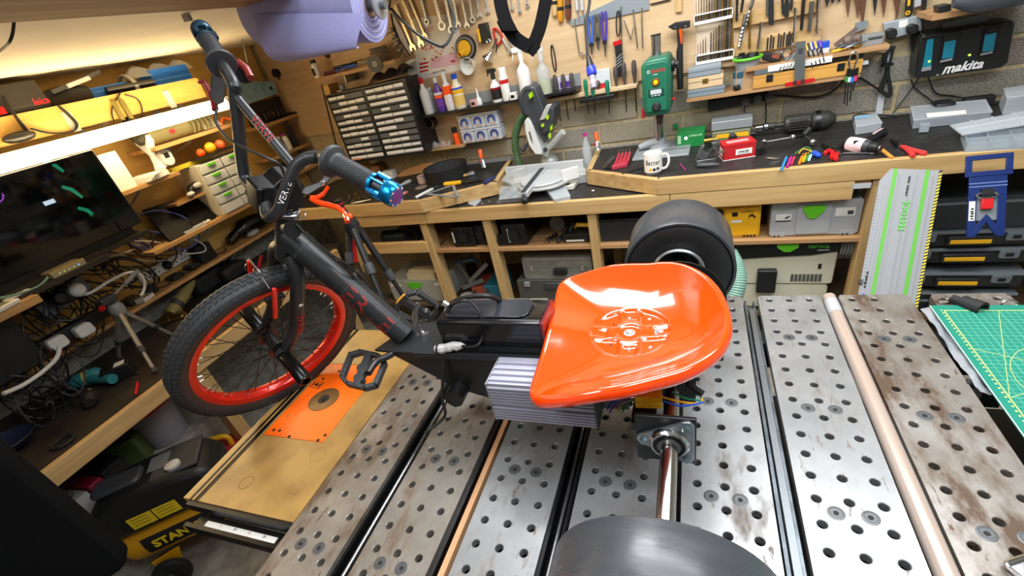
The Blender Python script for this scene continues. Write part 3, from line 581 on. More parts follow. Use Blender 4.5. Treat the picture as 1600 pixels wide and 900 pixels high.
ob('power_cable',B().tube(bez([PZ(722,541,1.142),PZ(742,541,1.145),PZ(753,528,1.155),PZ(752,495,1.20),PZ(738,474,1.225),PZ(722,470,1.235),PZ(705,477,1.22),PZ(697,486,1.205)],6),.0032,8),CAB,TR)
ob('power_cable',B().tube(bez([PZ(697,488,1.204),PZ(712,470,1.225),PZ(740,463,1.235),PZ(765,463,1.23),PZ(782,470,1.20)],6),.0055,8),CAB,TR)
e0,e1=PZ(680,546,1.135),PZ(726,539,1.142)
ob('wrapped_connector',B().tube([e0.lerp(e1,k/8)+Vector((0,.002*math.sin(k*3),.0015*math.cos(k*5)))for k in range(9)],[.007,.011,.0115,.010,.011,.010,.0105,.008,.004],9),mat('grey_tape',0xB9B9B6,.5,bump=.5,scale=150),TR)
ob('cable_tie',B(axes(e0.lerp(e1,.1),e1-e0,(0,1,0),(0,0,1))).ring([(.0125,0),(.0125,.004),(.010,.004),(.010,0)],(0,0,0),(1,0,0),14),BLK,TR)
ob('drop_cable',B().tube(bez([e0+Vector((.02,-.004,-.012)),Vector((-.535,.675,1.06)),Vector((-.55,.665,1.0)),Vector((-.555,.655,.955)),Vector((-.60,.62,.93))],6),.0038,8),CAB,TR)
# finned motor controller
x0,x1,y0,y1,z0,z1=-.380,-.168,.600,.688,1.022,1.125
pf=[(y1,z0),(y1,z1)]
n_=5
for k in range(n_):f=k/n_;yy=y1-(y1-y0)*(f);w=(y1-y0)/n_;pf+=[(yy-w*.15,z1),(yy-w*.25,z1-(.004 if k else 0)),(yy-w*.75,z1-.004),(yy-w*.85,z1)]
pf+=[(y0+.003,z1),(y0+.003,z1-.008)]
for k in range(12):
    zz=z1-.010-k*(z1-z0-.012)/12;w=(z1-z0-.012)/12;q=y0 if k!=6 else y0+.003
    pf+=[(q,zz),(q,zz-w*.55),(y0+.008,zz-w*.6),(y0+.008,zz-w*.95)]
pf+=[(y0+.006,z0)]
ct=ob('motor_controller',B().prism(pf,x0,x1,'x'),mat('fin_alu',0x9C9CAC,.5,.35),TR)
ob('end_plate',B().box(x1,x1+.003,y0-.001,y1+.001,z0-.001,z1+.001),BLK,ct);ob('end_plate',B().box(x0-.003,x0,y0+.001,y1+.001,z0,z1-.001),mat('end_plate_alu',0x8E9094,.45,.7),ct)
# axle, bearings, carriers
AXX,AXZ=-.034,1.046
AXM=mat('polished_axle',0xC0BEBA,0.2,1)
ob('rear_axle',B().cyl((AXX,.10,AXZ),(AXX,1.40,AXZ),.0145,n=28),AXM,TR)
for yy,sgn in((.575,-1),(.93,1)):
    cp=ob('bearing_plate',B().box(AXX-.058,AXX+.044,yy,yy+.008,.985,1.098),BLK,TR,bev=.002)
    F=axes((AXX,yy,AXZ),(1,0,0),(0,0,1),(0,-1,0))if sgn<0 else axes((AXX,yy+.008,AXZ),(-1,0,0),(0,0,1),(0,1,0))
    hullp=[]
    pts3=[(-.044,-.002,.012),(.028,.038,.013),(.028,-.040,.013)]
    outl=circ(-.044,.0,.012,7,pi*.68,pi*1.32)+circ(.028,-.040,.013,7,-pi*.82,0)+circ(.028,.038,.013,7,0,pi*.82)
    bg=ob('bearing_flange',B(F).prism(outl,0,.007),mat('zinc_plate',0xA9B0B8,.28,.9,var=.12,scale=40),TR,bev=.0015)
    ob('bearing_housing',B(F).ring([(.034,.006),(.034,.014),(.031,.018),(.0275,.018),(.0265,.010)],n=32),CHR,bg);ob('bearing_seal',B(F).ring([(.0270,.006),(.0270,.0145),(.020,.0145),(.020,.006)],n=32),BLK,bg);ob('inner_race',B(F).ring([(.0198,.006),(.0198,.020),(.0147,.020),(.0147,.006)],n=28),STL,bg)
    for px_,py_,r_ in pts3:ob('flange_bolt',B(F).lathe([(.0075,.007),(.0075,.012),(.0062,.013)],(px_,py_,0),(0,0,1),6),mat('zinc_bolt',0x8FA6AC,.3,.9),bg)
ob('carrier_bracket',B().box(-.10,-.058,.583,.94,1.05,1.07).box(-.30,-.02,.70,.80,1.07,1.085).box(-.10,.01,.72,.79,.99,1.07),MATS['box_black'],TR)
ob('seat_post',B().cyl((-.112,.752,1.09),(-.112,.752,1.128),.018,n=16),MATS['box_black'],TR)
# brake disc carrier and wiring under the seat
ob('chain_guard',B().prism(circ(AXX,AXZ,.115,30),1.015,1.02,'y'),mat('disc_black',0x151517,.3,.4),TR)
fu=PZ(1016,622,1.10)
ob('fuse_block',B(frame(fu,.05)).box(-.026,.020,-.012,.02,-.014,.012).box(-.026,.020,-.0135,-.012,-.004,-.001),YEL,TR,bev=.002)
WC=[BLU,YEL,mat('wire_green',0x1E8A6A,.4),PUR,mat('wire_lime',0x9BB83A,.4)]
for k,(pth,m)in enumerate((([(1034,620),(1055,626),(1080,630),(1095,629),(1097,622)],YEL),([(1034,625),(1060,634),(1085,632),(1098,628)],BLU),([(1050,612),(1070,622),(1088,625),(1096,626)],WC[2]),([(1078,602),(1088,610),(1096,622)],WC[2]),([(952,645),(962,632),(985,624),(1000,622)],PUR),([(965,645),(972,630),(990,624)],WC[4]),([(949,640),(955,630),(975,622)],BLU),([(972,644),(980,632),(996,622)],WC[2]))):
    ob('wire',B().tube(bez([PZ(x,y,1.092-.004*(j%2))for j,(x,y)in enumerate(pth)],5),.0019,6),m,TR)
p,q=PZ(1072,598,1.105),PZ(1094,613,1.095);ob('inline_connector',B().lathe([(.003,0),(.006,.004),(.006,.030),(.003,.034)],p,q-p,10).lathe([(.0064,.026),(.0064,.034)],p,q-p,10),BLKM,TR)
# rear wheels: kart tyres in smooth plastic sleeves
SLV=mat('drift_sleeve',0x3A3D42,0.3,bump=.06,scale=12,rvar=.1,stretch=(1,6,1))
KT=mat('kart_tyre',0x1B1B1C,.5,bump=.1,scale=80)
def rear_wheel(y0,y1):
    o=(AXX,y0,AXZ);w=y1-y0
    ob('drift_sleeve',B().ring([(.145,0),(.1465,.003),(.1465,w-.003),(.145,w),(.139,w),(.139,0)],o,(0,1,0),64),SLV,TR)
    ob('kart_tyre',B().ring([(.1385,.008),(.134,.002),(.124,-.001),(.108,-.002),(.090,.000),(.076,.006),(.066,.014),(.066,w-.014),(.076,w-.006),(.090,w),(.108,w+.002),(.124,w+.001),(.134,w-.002),(.1385,w-.008)],o,(0,1,0),56),KT,TR)
    wl=ob('rear_rim',B().ring([(.070,.004),(.067,.001),(.0625,.003),(.060,.02),(.055,.05),(.055,w-.05),(.060,w-.02),(.0625,w-.003),(.067,w-.001),(.070,w-.004)],o,(0,1,0),40),ALU,TR)
    ob('wheel_hub',B().lathe([(.022,.02),(.022,.06),(.054,.065),(.054,.075),(.022,.08),(.022,w-.02)],o,(0,1,0),24),mat('hub_dark',0x26282A,.35,.6),wl)
rear_wheel(1.165,1.335);rear_wheel(.150,.327)
# pedals on a cross bar
PDL=mat('pedal_plastic',0x2B2D30,.45)
def pedal(c,xa,ya,za,refl):
    F=axes(c,xa,ya,za);t=.009
    b=B(F);o_=[(-.050,-.022),(-.036,-.044),(.036,-.047),(.052,-.024),(.052,.024),(.036,.047),(-.036,.044),(-.050,.022)]
    def bar_(p,q,w=.011,h=.017):b.beam((p[0],p[1],0),(q[0],q[1],0),w,h)
    for i in range(8):bar_(o_[i],o_[(i+1)%8])
    b.beam((-.052,0,0),(.054,0,0),.017,.019);b.prism(circ(0,0,.015,10),-.010,.010);b.prism(circ(-.03,0,.013,10),-.010,.010)
    pd=ob('pedal',b,PDL,TR,bev=.0015)
    pn=B(F)
    for x,y in o_:
        for z in(.0085,-.0085):pn.cyl((x,y,z),(x,y,z*1.5),.0022,n=6)
    ob('pins',pn,PDL,pd)
    if refl:ob('reflector',B(F).box(.0575,.0595,-.017,.017,-.005,.005),mat('amber_reflector',0xF5A020,.2),pd)
ob('pedal_bar',B().tube(bez([Vector((-.69,.625,1.112)),Vector((-.69,.665,1.114)),Vector((-.66,.70,1.116)),Vector((-.66,.80,1.116)),Vector((-.69,.86,1.116)),Vector((-.70,.90,1.116))],5),.0085,10),BLK,TR)
pc=PZ(568,578,1.10)
pedal(pc,(PZ(580,548,1.108)-PZ(556,608,1.092)),(PZ(612,580,1.10)-PZ(530,577,1.10))*.6+Vector((0,0,-.02)),Vector((.15,-.25,1)),False)
pc2=PY(652,482,.93)
pedal(pc2,Vector((-.45,-.35,.8)),Vector((.75,.25,.55)),Vector((-.3,.9,.2)),True)
# the tractor seat
SC_,SYW=Vector((-.105,.751,0)),math.radians(5)
def outline(a):
    # half outline: straight front edge, wide hips, round back
    pts=SEATP
    return pts[int(a)%len(pts)]
half=[(-.163,0),(-.166,.06),(-.168,.12),(-.169,.175),(-.163,.196),(-.150,.205),(-.125,.2085),(-.09,.2105),(-.05,.2095),(-.01,.203),(.03,.190),(.07,.175),(.105,.150),(.135,.114),(.153,.07),(.160,.023)]
half=[(x,y*.968)for x,y in half]
farh=[(x,y*(1.02+.10*max(0,min(1,(x-.02)/.08))))if 0<y else(x,y)for x,y in half];farh[-1]=half[-1]
full=[Vector((x,y,0))for x,y in farh]+[Vector((x,-y,0))for x,y in half[:0:-1]]
SEATP=bez(full+[full[0]],4)[:-1]
def rimz(x,y):return 1.160+.035*max(0,(x+.17)/.33)**1.2+.020*(abs(y)/.21)**2*max(0,min(1,(x+.20)/.15))
dc=Vector((-.010,.012))
def dish(x,y,k):
    rz_=rimz(x,y);base=1.139+.01*(x+.02)
    z=base+(rz_-base)*(k**2.6)
    if x<-.1:z+=0
    # raised pommel in the middle of the front edge
    z+=.010*math.exp(-((y/.05)**2))*max(0,min(1,(-x-.06)/.08))
    q=Vector((x,y))-dc;r=q.length;step=lambda a,b,t:max(0,min(1,(t-a)/(b-a)))
    q=q/1.22;r=r/1.22
    inside=1-step(.062,.066,r)
    ribx=1-step(.016,.020,abs(q.x));riby=1-step(.016,.020,abs(q.y));core=1-step(.028,.031,r)
    cut=1-step(.0135,.0165,abs(q.x));cut2=1-step(.0135,.0165,abs(q.y))
    cross=max(ribx,riby)
    z-=.0046*inside
    z+=.0046*inside*max(ribx*(1-.0*cut),riby)
    z-=.0034*inside*max(ribx*(1-step(.010,.013,abs(q.x)))*step(.036,.040,r),riby*(1-step(.010,.013,abs(q.y)))*step(.036,.040,r))
    z+=.0016*core-.0030*(1-step(.019,.023,r))
    return z
sb=B(Matrix.Translation(SC_)@Matrix.Rotation(SYW,4,'Z'))
ns,NR=len(SEATP),64
vs,fs=[],[]
oc=dc
for i in range(NR+1):
    k=i/NR
    for p in SEATP:
        x,y=oc.x+(p.x-oc.x)*k,oc.y+(p.y-oc.y)*k
        vs.append((x,y,dish(x,y,k)))
fs+=[(i*ns+j,(i+1)*ns+j,(i+1)*ns+(j+1)%ns,i*ns+(j+1)%ns)for i in range(1,NR)for j in range(ns)]
vs.append((oc.x,oc.y,dish(oc.x,oc.y,0)));c0=len(vs)-1
fs+=[(c0,ns+j,ns+(j+1)%ns)for j in range(ns)]
lip=[(.004,.0012),(.0085,-.001),(.0115,-.005),(.013,-.011),(.0125,-.018),(.011,-.023),(.006,-.024),(.004,-.018)]
base_i=NR*ns
for li,(off,dz)in enumerate(lip):
    for j,p in enumerate(SEATP):
        t=(SEATP[(j+1)%ns]-SEATP[j-1]).normalized();nn=Vector((t.y,-t.x,0));
        if nn.dot(p-Vector((oc.x,oc.y,0)))<0:nn=-nn
        vs.append((p.x+nn.x*off,p.y+nn.y*off,rimz(p.x,p.y)+(.010*math.exp(-((p.y/.05)**2))*max(0,min(1,(-p.x-.06)/.08)))+dz))
    a0=base_i if li==0 else(len(vs)-2*ns);b0_=len(vs)-ns
    fs+=[(a0+j,b0_+j,b0_+(j+1)%ns,a0+(j+1)%ns)for j in range(ns)]
vs2=[v for i,v in enumerate(vs)]
sb.add(vs2,fs)
seat=ob('seat',sb,ORS,TR,ang=75)
SM=Matrix.Translation(SC_)@Matrix.Rotation(SYW,4,'Z')
for(qx,qy,r,hh)in((0,0,.0095,.0045),(.049,.001,.0095,.005),(-.001,.044,.0042,.004),(.033,.040,.0042,.004),(.0,-.044,.0042,.004),(.033,-.040,.0042,.004)):
    qx,qy=qx*1.2,qy*1.2;x,y=dc.x+qx,dc.y+qy;z=dish(x,y,.12)-.001
    b=B(SM@Matrix.Translation((x,y,z)))
    if r>.008:b.lathe([(r*1.25,0),(r*1.25,.0025),(r*.85,.003)],n=18);b.lathe([(r*.85,.003),(r*.85,hh),(r*.6,hh+.0015)],n=6)
    else:b.lathe([(r,0),(r,.003),(r*.6,hh+.001)],n=10)
    ob('seat_bolt',b,BRT,seat)
for qx,qy in((-.033,.036),(-.036,-.036)):ob('seat_hole',B(SM@Matrix.Translation((dc.x+qx,dc.y+qy,dish(dc.x+qx,dc.y+qy,.3)-.0005))).cyl((0,0,0),(0,0,.0012),.0022,n=8),BLKM,seat)
ob('seat_bracket',B(SM).prism([(.02,-.05),(.16,-.035),(.16,.035),(.02,.05)],1.10,1.115),MATS['box_black'],TR)
# ================================================================== back bench
def TF(s,d,z,rot=0,tilt=0):return WM@axes((s,d,z),(1,0,0),(0,0,1),(0,-1,0))@Matrix.Rotation(rot,4,'Z')
def LT(y,z,X,rot=0):return axes((X,y,z),(0,1,0),(0,0,1),(1,0,0))@Matrix.Rotation(rot,4,'Z')
def wT(name,label,cat,s,d,z,group=None):return T(name,label,cat,None,group,M=WM@Matrix.Translation((s,d,z)))
ZU,ZM,ZS=1.005,.93,.684  # raised top, saw bay top, shelf
BTOP=mat('black_worktop',0x2B2A29,0.5,scale=30,h2=0x1D1C1B,thr=(.35,.65),bump=.05,bscale=200)
c1,c2,c3=BZ(1026,281,ZU),BZ(915,267,ZU),BZ(930,236,ZU);l1,l2,l3=BZ(655,314,ZU),BZ(777,284,ZU),BZ(800,249,ZU)
SR,SL=1.80,-2.02
WBN=wT('workbench','long pine workbench with black tops, raised ends and open shelves along the back wall','workbench',0,.3,0)
bd=WALL-.003
right=[(c1[0],0),(SR,0),(SR,bd),(c3[0]+.0,bd),(c2[0],c2[1])]
left=[(SL-.5,0),(l1[0],0),(l2[0],l2[1]),(l2[0]+.0,bd),(SL-.5,bd)]
left[3]=(l3[0],bd)
ob('worktop',B(WM).prism(right,ZU-.02,ZU-.001),BTOP,WBN);ob('worktop',B(WM).prism(left,ZU-.02,ZU-.001),BTOP,WBN)
ob('saw_bay_top',B(WM).box(l1[0]-.2,c1[0]+.1,.005,bd,ZM-.02,ZM-.001),BTOP,WBN)
def trim(p,q,z0,z1,w=.030,name='front_board',m=None):
    p,q=Vector((p[0],p[1],0)),Vector((q[0],q[1],0));d=(q-p).normalized();n=Vector((-d.y,d.x,0))
    return ob(name,B(WM).prism([(v.x,v.y)for v in(p,q,q+n*w,p+n*w)],z0,z1),m or PINE,WBN,bev=.002)
trim(c1,(SR,0),ZU-.07,ZU);trim(c2,c1,ZU-.07,ZU);trim((c3[0],bd),c2,ZU-.07,ZU,m=PINEY)
trim((SL-.5,0),l1,ZU-.07,ZU);trim(l1,l2,ZU-.07,ZU,m=PINE);trim(l2,(l3[0],bd),ZU-.07,ZU,m=PINEY)
e1=S(1046,305,0)[0];e2=S(1333,300,0)[0]
trim((l1[0]-.01,0),(e1,0),ZM-.068,ZM+.003);trim((e1+.003,0),(e2,0),ZM-.07,ZM+.003);trim((SL+.05,0),(l1[0]-.013,0),ZM-.068,ZM+.003)
sp=[S(655,356,0)[0],S(752,349,0)[0],S(916,337,0)[0],S(1352,345,0)[0]]
for k,s in enumerate(sp):
    ob('post',B(WM).box(s,s+(.046,.046,.043,.05)[k],.012,.085,0,ZM-.068 if k<3 else ZU-.07),PINEZ,WBN,bev=.002)
    ob('post',B(WM).box(s,s+.045,.5,.57,0,ZM-.02),PINEZ,WBN)
for i,(a,b_)in enumerate(((sp[0]+.046,sp[1]),(sp[1]+.046,sp[2]),(sp[2]+.043,sp[3]))):
    ob('shelf_board',B(WM).box(a,b_,.02,.58,ZS-.018,ZS),SHLF,WBN)
ob('rail',B(WM).box(SL+.08,sp[0]+.012,.0,.03,.68,.748),PINE,WBN,bev=.002);ob('shelf_board',B(WM).box(SL+.08,sp[0],.03,.58,ZS-.02,ZS),SHLF,WBN)
ob('side_panel',B(WM).box(SL+.0,SL+.03,.0,.04,.55,ZM-.07),PINEZ,WBN)
ob('bottom_board',B(WM).box(SL,SR,.05,.6,.26,.278),mat('dark_board',0x5A4630,.8),WBN)
p0=S(1337,288,.0);ob('block',B(WM).box(p0[0],p0[0]+.05,.01,.06,p0[1]-.0,p0[1]+.045),mat('block_wood',0x8A5B34,.6),WBN);ob('block',B(WM).box(p0[0]-.012,p0[0]+.05,.0,.06,p0[1]-.018,p0[1]),LGREY,WBN)
# ------------------------------------------------------------------ cases under the bench
def bxp(xl,yb,xr,yt,d0):(s0,z0),(s1,z1)=S(xl,yb,d0),S(xr,yt,d0);return s0,s1,z0,z1
def systainer(label,s0,s1,z0,z1,d0,d1,m,latch=True):
    t=wT('tool_case',label,'tool case',(s0+s1)/2,(d0+d1)/2,z0);w,h=s1-s0,z1-z0
    bd_=ob('case_body',B(WM).prism(rrect(s0,s1,z0+.004,z1,.010),d0,d1,'y'),m,t,bev=.002)
    ob('front_panel',B(WM).prism(rrect(s0+w*.3,s1-w*.32,z0+h*.08,z1-h*.06,.008),d0-.006,d0,'y'),m,t,bev=.002)
    for x in(s0+w*.03,s1-w*.2):ob('foot_slot',B(WM).prism(rrect(x,x+w*.16,z0+h*.01,z0+h*.14,.005),d0-.003,d0,'y'),m,t);ob('teeth',B(WM).box(x+w*.02,x+w*.05,d0-.004,d0,z0+.003,z0+.008).box(x+w*.07,x+w*.10,d0-.004,d0,z0+.003,z0+.008),INK,t)
    if latch:
        cx=s0+w*.48;ob('latch',B(WM).prism([(cx-w*.12,z1-h*.08),(cx+w*.12,z1-h*.08),(cx+w*.115,z1-h*.24),(cx+w*.05,z1-h*.40),(cx+w*.03,z1-h*.45),(cx-w*.04,z1-h*.45),(cx-w*.06,z1-h*.40),(cx-w*.12,z1-h*.22)],d0-.014,d0-.004,'y'),LIME,t,bev=.002)
    return t
g=bxp(1201,371,1350,318,.05);zt=.684+.155
t=systainer('light grey tool case with lime latch on the shelf beside the yellow box',g[0],g[1],ZS+.001,zt,.05,.34,mat('case_grey',0xA9ADB0,.5));w=g[1]-g[0]
ob('label',B(WM).box(g[0]+w*.06,g[0]+w*.24,.0492,.05,zt-.078,zt-.048),WHT,t);ob('label_bar',B(WM).box(g[0]+w*.06,g[0]+w*.24,.0488,.0492,zt-.082,zt-.077),INK,t);ob('tool_drawing',B(WM).prism([(g[0]+w*.16,zt-.068),(g[0]+w*.18,zt-.061),(g[0]+w*.22,zt-.056),(g[0]+w*.225,zt-.060),(g[0]+w*.19,zt-.070)],.0487,.0492,'y'),DGREY,t)
text('lettering','FESTOOL',.014,TF(g[0]+w*.15,.0492,zt-.030),mat('ink_faint_green',0x8DC08A,.5),t);ob('label',B(WM).box(g[0]+w*.72,g[0]+w*.93,.0492,.05,zt-.068,zt-.032),WHT,t);ob('bar_code',B(WM).box(g[0]+w*.85,g[0]+w*.91,.0488,.0492,zt-.062,zt-.046),DGREY,t)
g=bxp(1090,369,1190,326,.06)
t=wT('tool_case','yellow tool box with a black handle behind the far tyre','tool case',(g[0]+g[1])/2,.2,ZS);zt=ZS+.155
ob('case_body',B(WM).prism(rrect(g[0]-.12,g[1],ZS+.001,zt,.012),.06,.34,'y'),YEL,t,bev=.003);ob('case_panel',B(WM).prism(rrect(g[1]-.145,g[1]-.008,ZS+.012,zt-.010,.008),.055,.06,'y'),YEL,t,bev=.002);ob('handle',B(WM).prism(rrect(g[1]-.30,g[1]-.15,zt-.055,zt-.012,.016),.045,.06,'y'),BLK,t,bev=.004)
ob('tool_drawing',B(WM).prism([(g[1]-.05,zt-.07),(g[1]-.046,zt-.045),(g[1]-.034,zt-.040),(g[1]-.02,zt-.055),(g[1]-.022,zt-.065),(g[1]-.034,zt-.052),(g[1]-.044,zt-.056)],.0543,.055,'y'),mat('print_brown',0x4A2A08,.6),t);ob('badge',B(WM).box(g[1]-.115,g[1]-.092,.0545,.055,zt-.050,zt-.030),INK,t);ob('label',B(WM).box(g[1]-.118,g[1]-.075,.0545,.055,zt-.080,zt-.067),WHT,t);marks(t,TF(g[1]-.05,.0548,zt-.030),.05,.004,MATS['print_brown'])
for k in range(4):ob('foot_tooth',B(WM).box(g[1]-.065+k*.014,g[1]-.057+k*.014,.054,.06,ZS+.006,ZS+.014),INK,t)
# vacuum cleaner
g=bxp(1150,478,1312,385,.06);s0,s1=g[0]-.05,g[1];zt=.655;zb=.30
t=wT('dust_extractor','cream and black box shaped dust extractor under the shelf','vacuum',(s0+s1)/2,.25,zb)
VC=mat('cream_plastic',0xCFCDB6,.45);V2=mat('vacuum_black',0x17191A,.35)
ob('lower_body',B(WM).prism(rrect(s0,s1-.012,zb,zb+.13,.02),.07,.50,'y'),VC,t,bev=.006);ob('upper_body',B(WM).prism(rrect(s0,s1,zb+.134,zt-.05,.015),.065,.50,'y'),VC,t,bev=.006);ob('top_cover',B(WM).prism([(s0-.0,zt-.085),(s0+.15,zt-.075),(s1-.10,zt-.068),(s1+.003,zt-.05),(s1+.003,zt-.004),(s1-.008,zt),(s0,zt)],.055,.50,'y'),V2,t,bev=.004)
cx=S(1230,392,.05)[0];ob('latch',B(WM).prism([(cx-.042,zt-.003),(cx+.042,zt-.003),(cx+.040,zt-.022),(cx+.02,zt-.036),(cx+.012,zt-.042),(cx-.012,zt-.042),(cx-.02,zt-.036),(cx-.042,zt-.02)],.04,.055,'y'),LIME,t,bev=.002)
text('lettering','FESTOOL',.019,TF(s1-.075,.054,zt-.025),INKG,t,bold=.0004);text('lettering','CLEANTEC',.009,TF(s1-.058,.054,zt-.042),INKW,t)
vg=B(WM)
for r in range(6):
    for c in range(8):vg.box(s1-.165+c*.0155,s1-.153+c*.0155,.063,.065,zb+.15+r*.0065,zb+.1535+r*.0065)
ob('vent_slots',vg,DGREY,t);ob('dial_panel',B(WM).box(s1-.065,s1-.052,.063,.065,zb+.215,zb+.24),BLK,t);ob('hose_port',B(WM).prism(rrect(s0+.13,s0+.21,zb+.10,zb+.22,.008),.035,.066,'y'),V2,t,bev=.003)
cd_=T('cable_hank','grey mains cable hank hanging at the side of the dust extractor','cable',W(s1+.03,.15,zt-.1));
for k in range(4):ob('cable_turn',B(WM).tube([(s1+.012+k*.012,.12+.05*math.cos(a*pi/10),zt-.045+.05*math.sin(a*pi/10))for a in range(20)],.0055,6,True),GREY,cd_)
ob('cable_plug',B(WM).box(s1+.062,s1+.078,.06,.16,zt-.09,zt-.02),WHT,cd_,bev=.003)
hs=[W(*p)for p in((-.02,.04,.50),(.07,.03,.56),(.16,.035,.60),(.185,.05,.50),(.13,.06,.40))]
hp=[Vector((*PD(1120,530,1.75)[:2],.03)),PD(1120,540,1.75),PD(1128,500,1.72),PD(1146,470,1.70),PD(1154,440,1.69),PD(1150,415,1.70),PD(1140,395,1.72)]
solo('suction_hose',B().tube([v for v in bez(hp,16)],[.026+.0022*(i%2)for i in range(16*6+1)],14),mat('hose_green',0x7FA697,.5),'pale green ribbed suction hose behind the far rear tyre','hose',ang=20)
# left bays
def carrycase(label,xl,yb,xr,yt,d0,dep,m,hang=False,lab=None):
    s0,s1,z0,z1=bxp(xl,yb,xr,yt,d0);z0=ZS+.001;t=wT('carry_case',label,'case',(s0+s1)/2,d0+dep/2,z0)
    ob('shell',B(WM).prism(rrect(s0,s1,z0,z1,.012),d0,d0+dep,'y'),m,t,bev=.004);ob('seam',B(WM).box((s0+s1)/2-.002,(s0+s1)/2+.002,d0-.001,d0,z0+.01,z1-.01),DGREY,t)
    ob('handle',B(WM).prism(rrect(s0+(s1-s0)*.3,s1-(s1-s0)*.3,z0+.3*(z1-z0),z0+.7*(z1-z0),.006),d0-.012,d0,'y'),BLKM,t,bev=.003)
    if lab:ob('label',B(WM).box(s0+lab[0],s0+lab[1],d0-.0012,d0-.0002,z0+lab[2],z0+lab[3]),WHT,t)
    return t
carrycase('slim black case with white label standing left on the bench shelf',713,394,737,355,.05,.28,BLK,lab=(.006,.016,.03,.095))
carrycase('rounded black case standing right of the slim labelled case',742,391,762,352,.07,.28,BLKM)
carrycase('small black case with white label beside the second bench post',771,391,787,367,.05,.25,BLK,lab=(.002,.010,.01,.06))
t=carrycase('large black case with blue and white labels on the bench shelf',789,388,818,350,.05,.30,BLK,lab=(.035,.044,.02,.10))
s0,z0=S(795,372,.05);ob('label',B(WM).box(s0,s0+.012,.0485,.0495,z0-.02,z0+.05),TEAL,t)
s0,s1,z0,z1=bxp(882,386,920,362,.06);t=wT('drill_case','black drill tray with a yellow top insert beside the third post','drill',(s0+s1)/2,.15,ZS)
ob('tray',B(WM).prism(rrect(s0,s1-.004,ZS+.001,ZS+.05,.008),.06,.28,'y'),BLK,t,bev=.003);ob('label',B(WM).box(s0+.015,s1-.03,.0585,.0595,ZS+.008,ZS+.018),WHT,t);ob('yellow_grip',B(WM).tube([(s0+.05,.14,ZS+.055),(s0+.07,.12,ZS+.075),(s1-.01,.12,ZS+.07)],.012,8),YEL,t);ob('grip_core',B(WM).tube([(s0+.03,.10,ZS+.05),(s0+.05,.12,ZS+.09)],.010,8),BLKM,t)
p=S(870,350,.2);solo('clear_disc',B(WM).cyl((p[0],.20,p[1]),(p[0],.212,p[1]),.042,n=24),CLRD,'round clear plastic disc leaning at the back of the shelf','disc')
for x,y,x2,y2,lab,m in((850,385,862,366,'bundle of chrome sockets lying on the bench shelf',CHR),(862,391,884,364,'black handled tool with a yellow tip on the bench shelf',BLKM),(872,378,880,364,'slim dark screwdriver lying behind the yellow tipped tool',DGREY)):
    a,b2=BZ(x,y,ZS+.015),BZ(x2,y2,ZS+.018);a,b2=Vector((a[0],max(a[1],.05),ZS+.015)),Vector((b2[0],max(b2[1],.06),ZS+.020));t=wT('hand_tool',lab,'tool',a.x,a.y,ZS)
    if m is CHR:
        for k in range(4):ob('socket',B(WM).cyl(a+Vector((.012*k,.02*k,-.004)),a+Vector((.012*k-.004,.02*k+.02,.012)),.009,n=12),CHR,t)
        ob('socket_rail',B(WM).beam(a+Vector((.0,.02,-.008)),a+Vector((.05,.09,-.008)),.012,.004),BLKM,t)
    else:ob('handle',B(WM).lathe([(.006,0),(.011,.01),(.010,.07),(.006,.08)],a,b2-a,10),m,t);ob('shaft',B(WM).cyl(a+(b2-a).normalized()*.08,a+(b2-a).normalized()*.14,.0035,n=8),STL,t);ob('tip',B(WM).sph(a+(b2-a).normalized()*.14,.007,8),YEL if m is BLKM else STL,t)
s0,s1,z0,z1=bxp(934,379,1010,340,.06);t=wT('storage_box','plain black storage box on the shelf left of the far tyre','box',(s0+s1)/2,.2,ZS)
ob('box_body',B(WM).prism([(s0,ZS+.001),(s1,ZS+.001),(s1+.006,z1-.012),(s0-.006+.012,z1-.012)],.06,.40,'y'),mat('box_charcoal',0x2A2C2F,.5),t,bev=.003);ob('box_lid',B(WM).box(s0-.002,s1+.008,.055,.405,z1-.012,z1),BLK,t,bev=.002)
# lower bays
s0,s1,z0,z1=bxp(822,436,922,402,.07);zt=z1;t=wT('aluminium_case','scuffed aluminium flight case under the bench shelf','case',(s0+s1)/2,.2,z0)
AC=mat('case_panel',0x8C8E88,.5,.3,var=.15,scale=20);ob('panel',B(WM).box(s0,s1,.075,.33,z0,z1),AC,t);ob('edge',B(WM).box(s0-.003,s1+.003,.07,.075,z1-.016,z1+.002).box(s0-.003,s1+.003,.07,.075,z0,z0+.012).box(s0-.003,s0+.010,.07,.075,z0,z1).box(s1-.010,s1+.003,.07,.075,z0,z1),ALU,t);ob('edge',B(WM).box(s0,s1,.071,.075,z0+.075,z0+.082),ALU,t)
ob('handle',B(WM).prism(rrect((s0+s1)/2-.02,(s0+s1)/2+.06,z0+.032,z0+.068,.01),.055,.075,'y'),BLK,t,bev=.004)
for x in(s0+.04,s1-.06):ob('catch',B(WM).box(x,x+.022,.062,.075,z0+.055,z0+.09),CHR,t,bev=.002)
s0,s1,z0,z1=bxp(813,466,925,438,.06);t=wT('tool_case','dark grey hard tool case beneath the aluminium case','tool case',(s0+s1)/2,.2,.278)
ob('case_body',B(WM).prism(rrect(s0,s1,.279,z1,.012),.06,.36,'y'),mat('case_dark_olive',0x4B4C47,.55),t,bev=.004);ob('handle',B(WM).prism(rrect((s0+s1)/2-.05,(s0+s1)/2+.05,z1-.05,z1-.008,.01),.04,.06,'y'),DGREY,t,bev=.004)
for x in(s0+.05,s1-.09):ob('latch',B(WM).box(x,x+.035,.048,.06,z1-.04,z1-.008),GREY,t,bev=.003)
p=S(728,470,.10);t=wT('white_tub','small white plastic tub in the lower bay between the posts','tub',p[0],.12,.279)
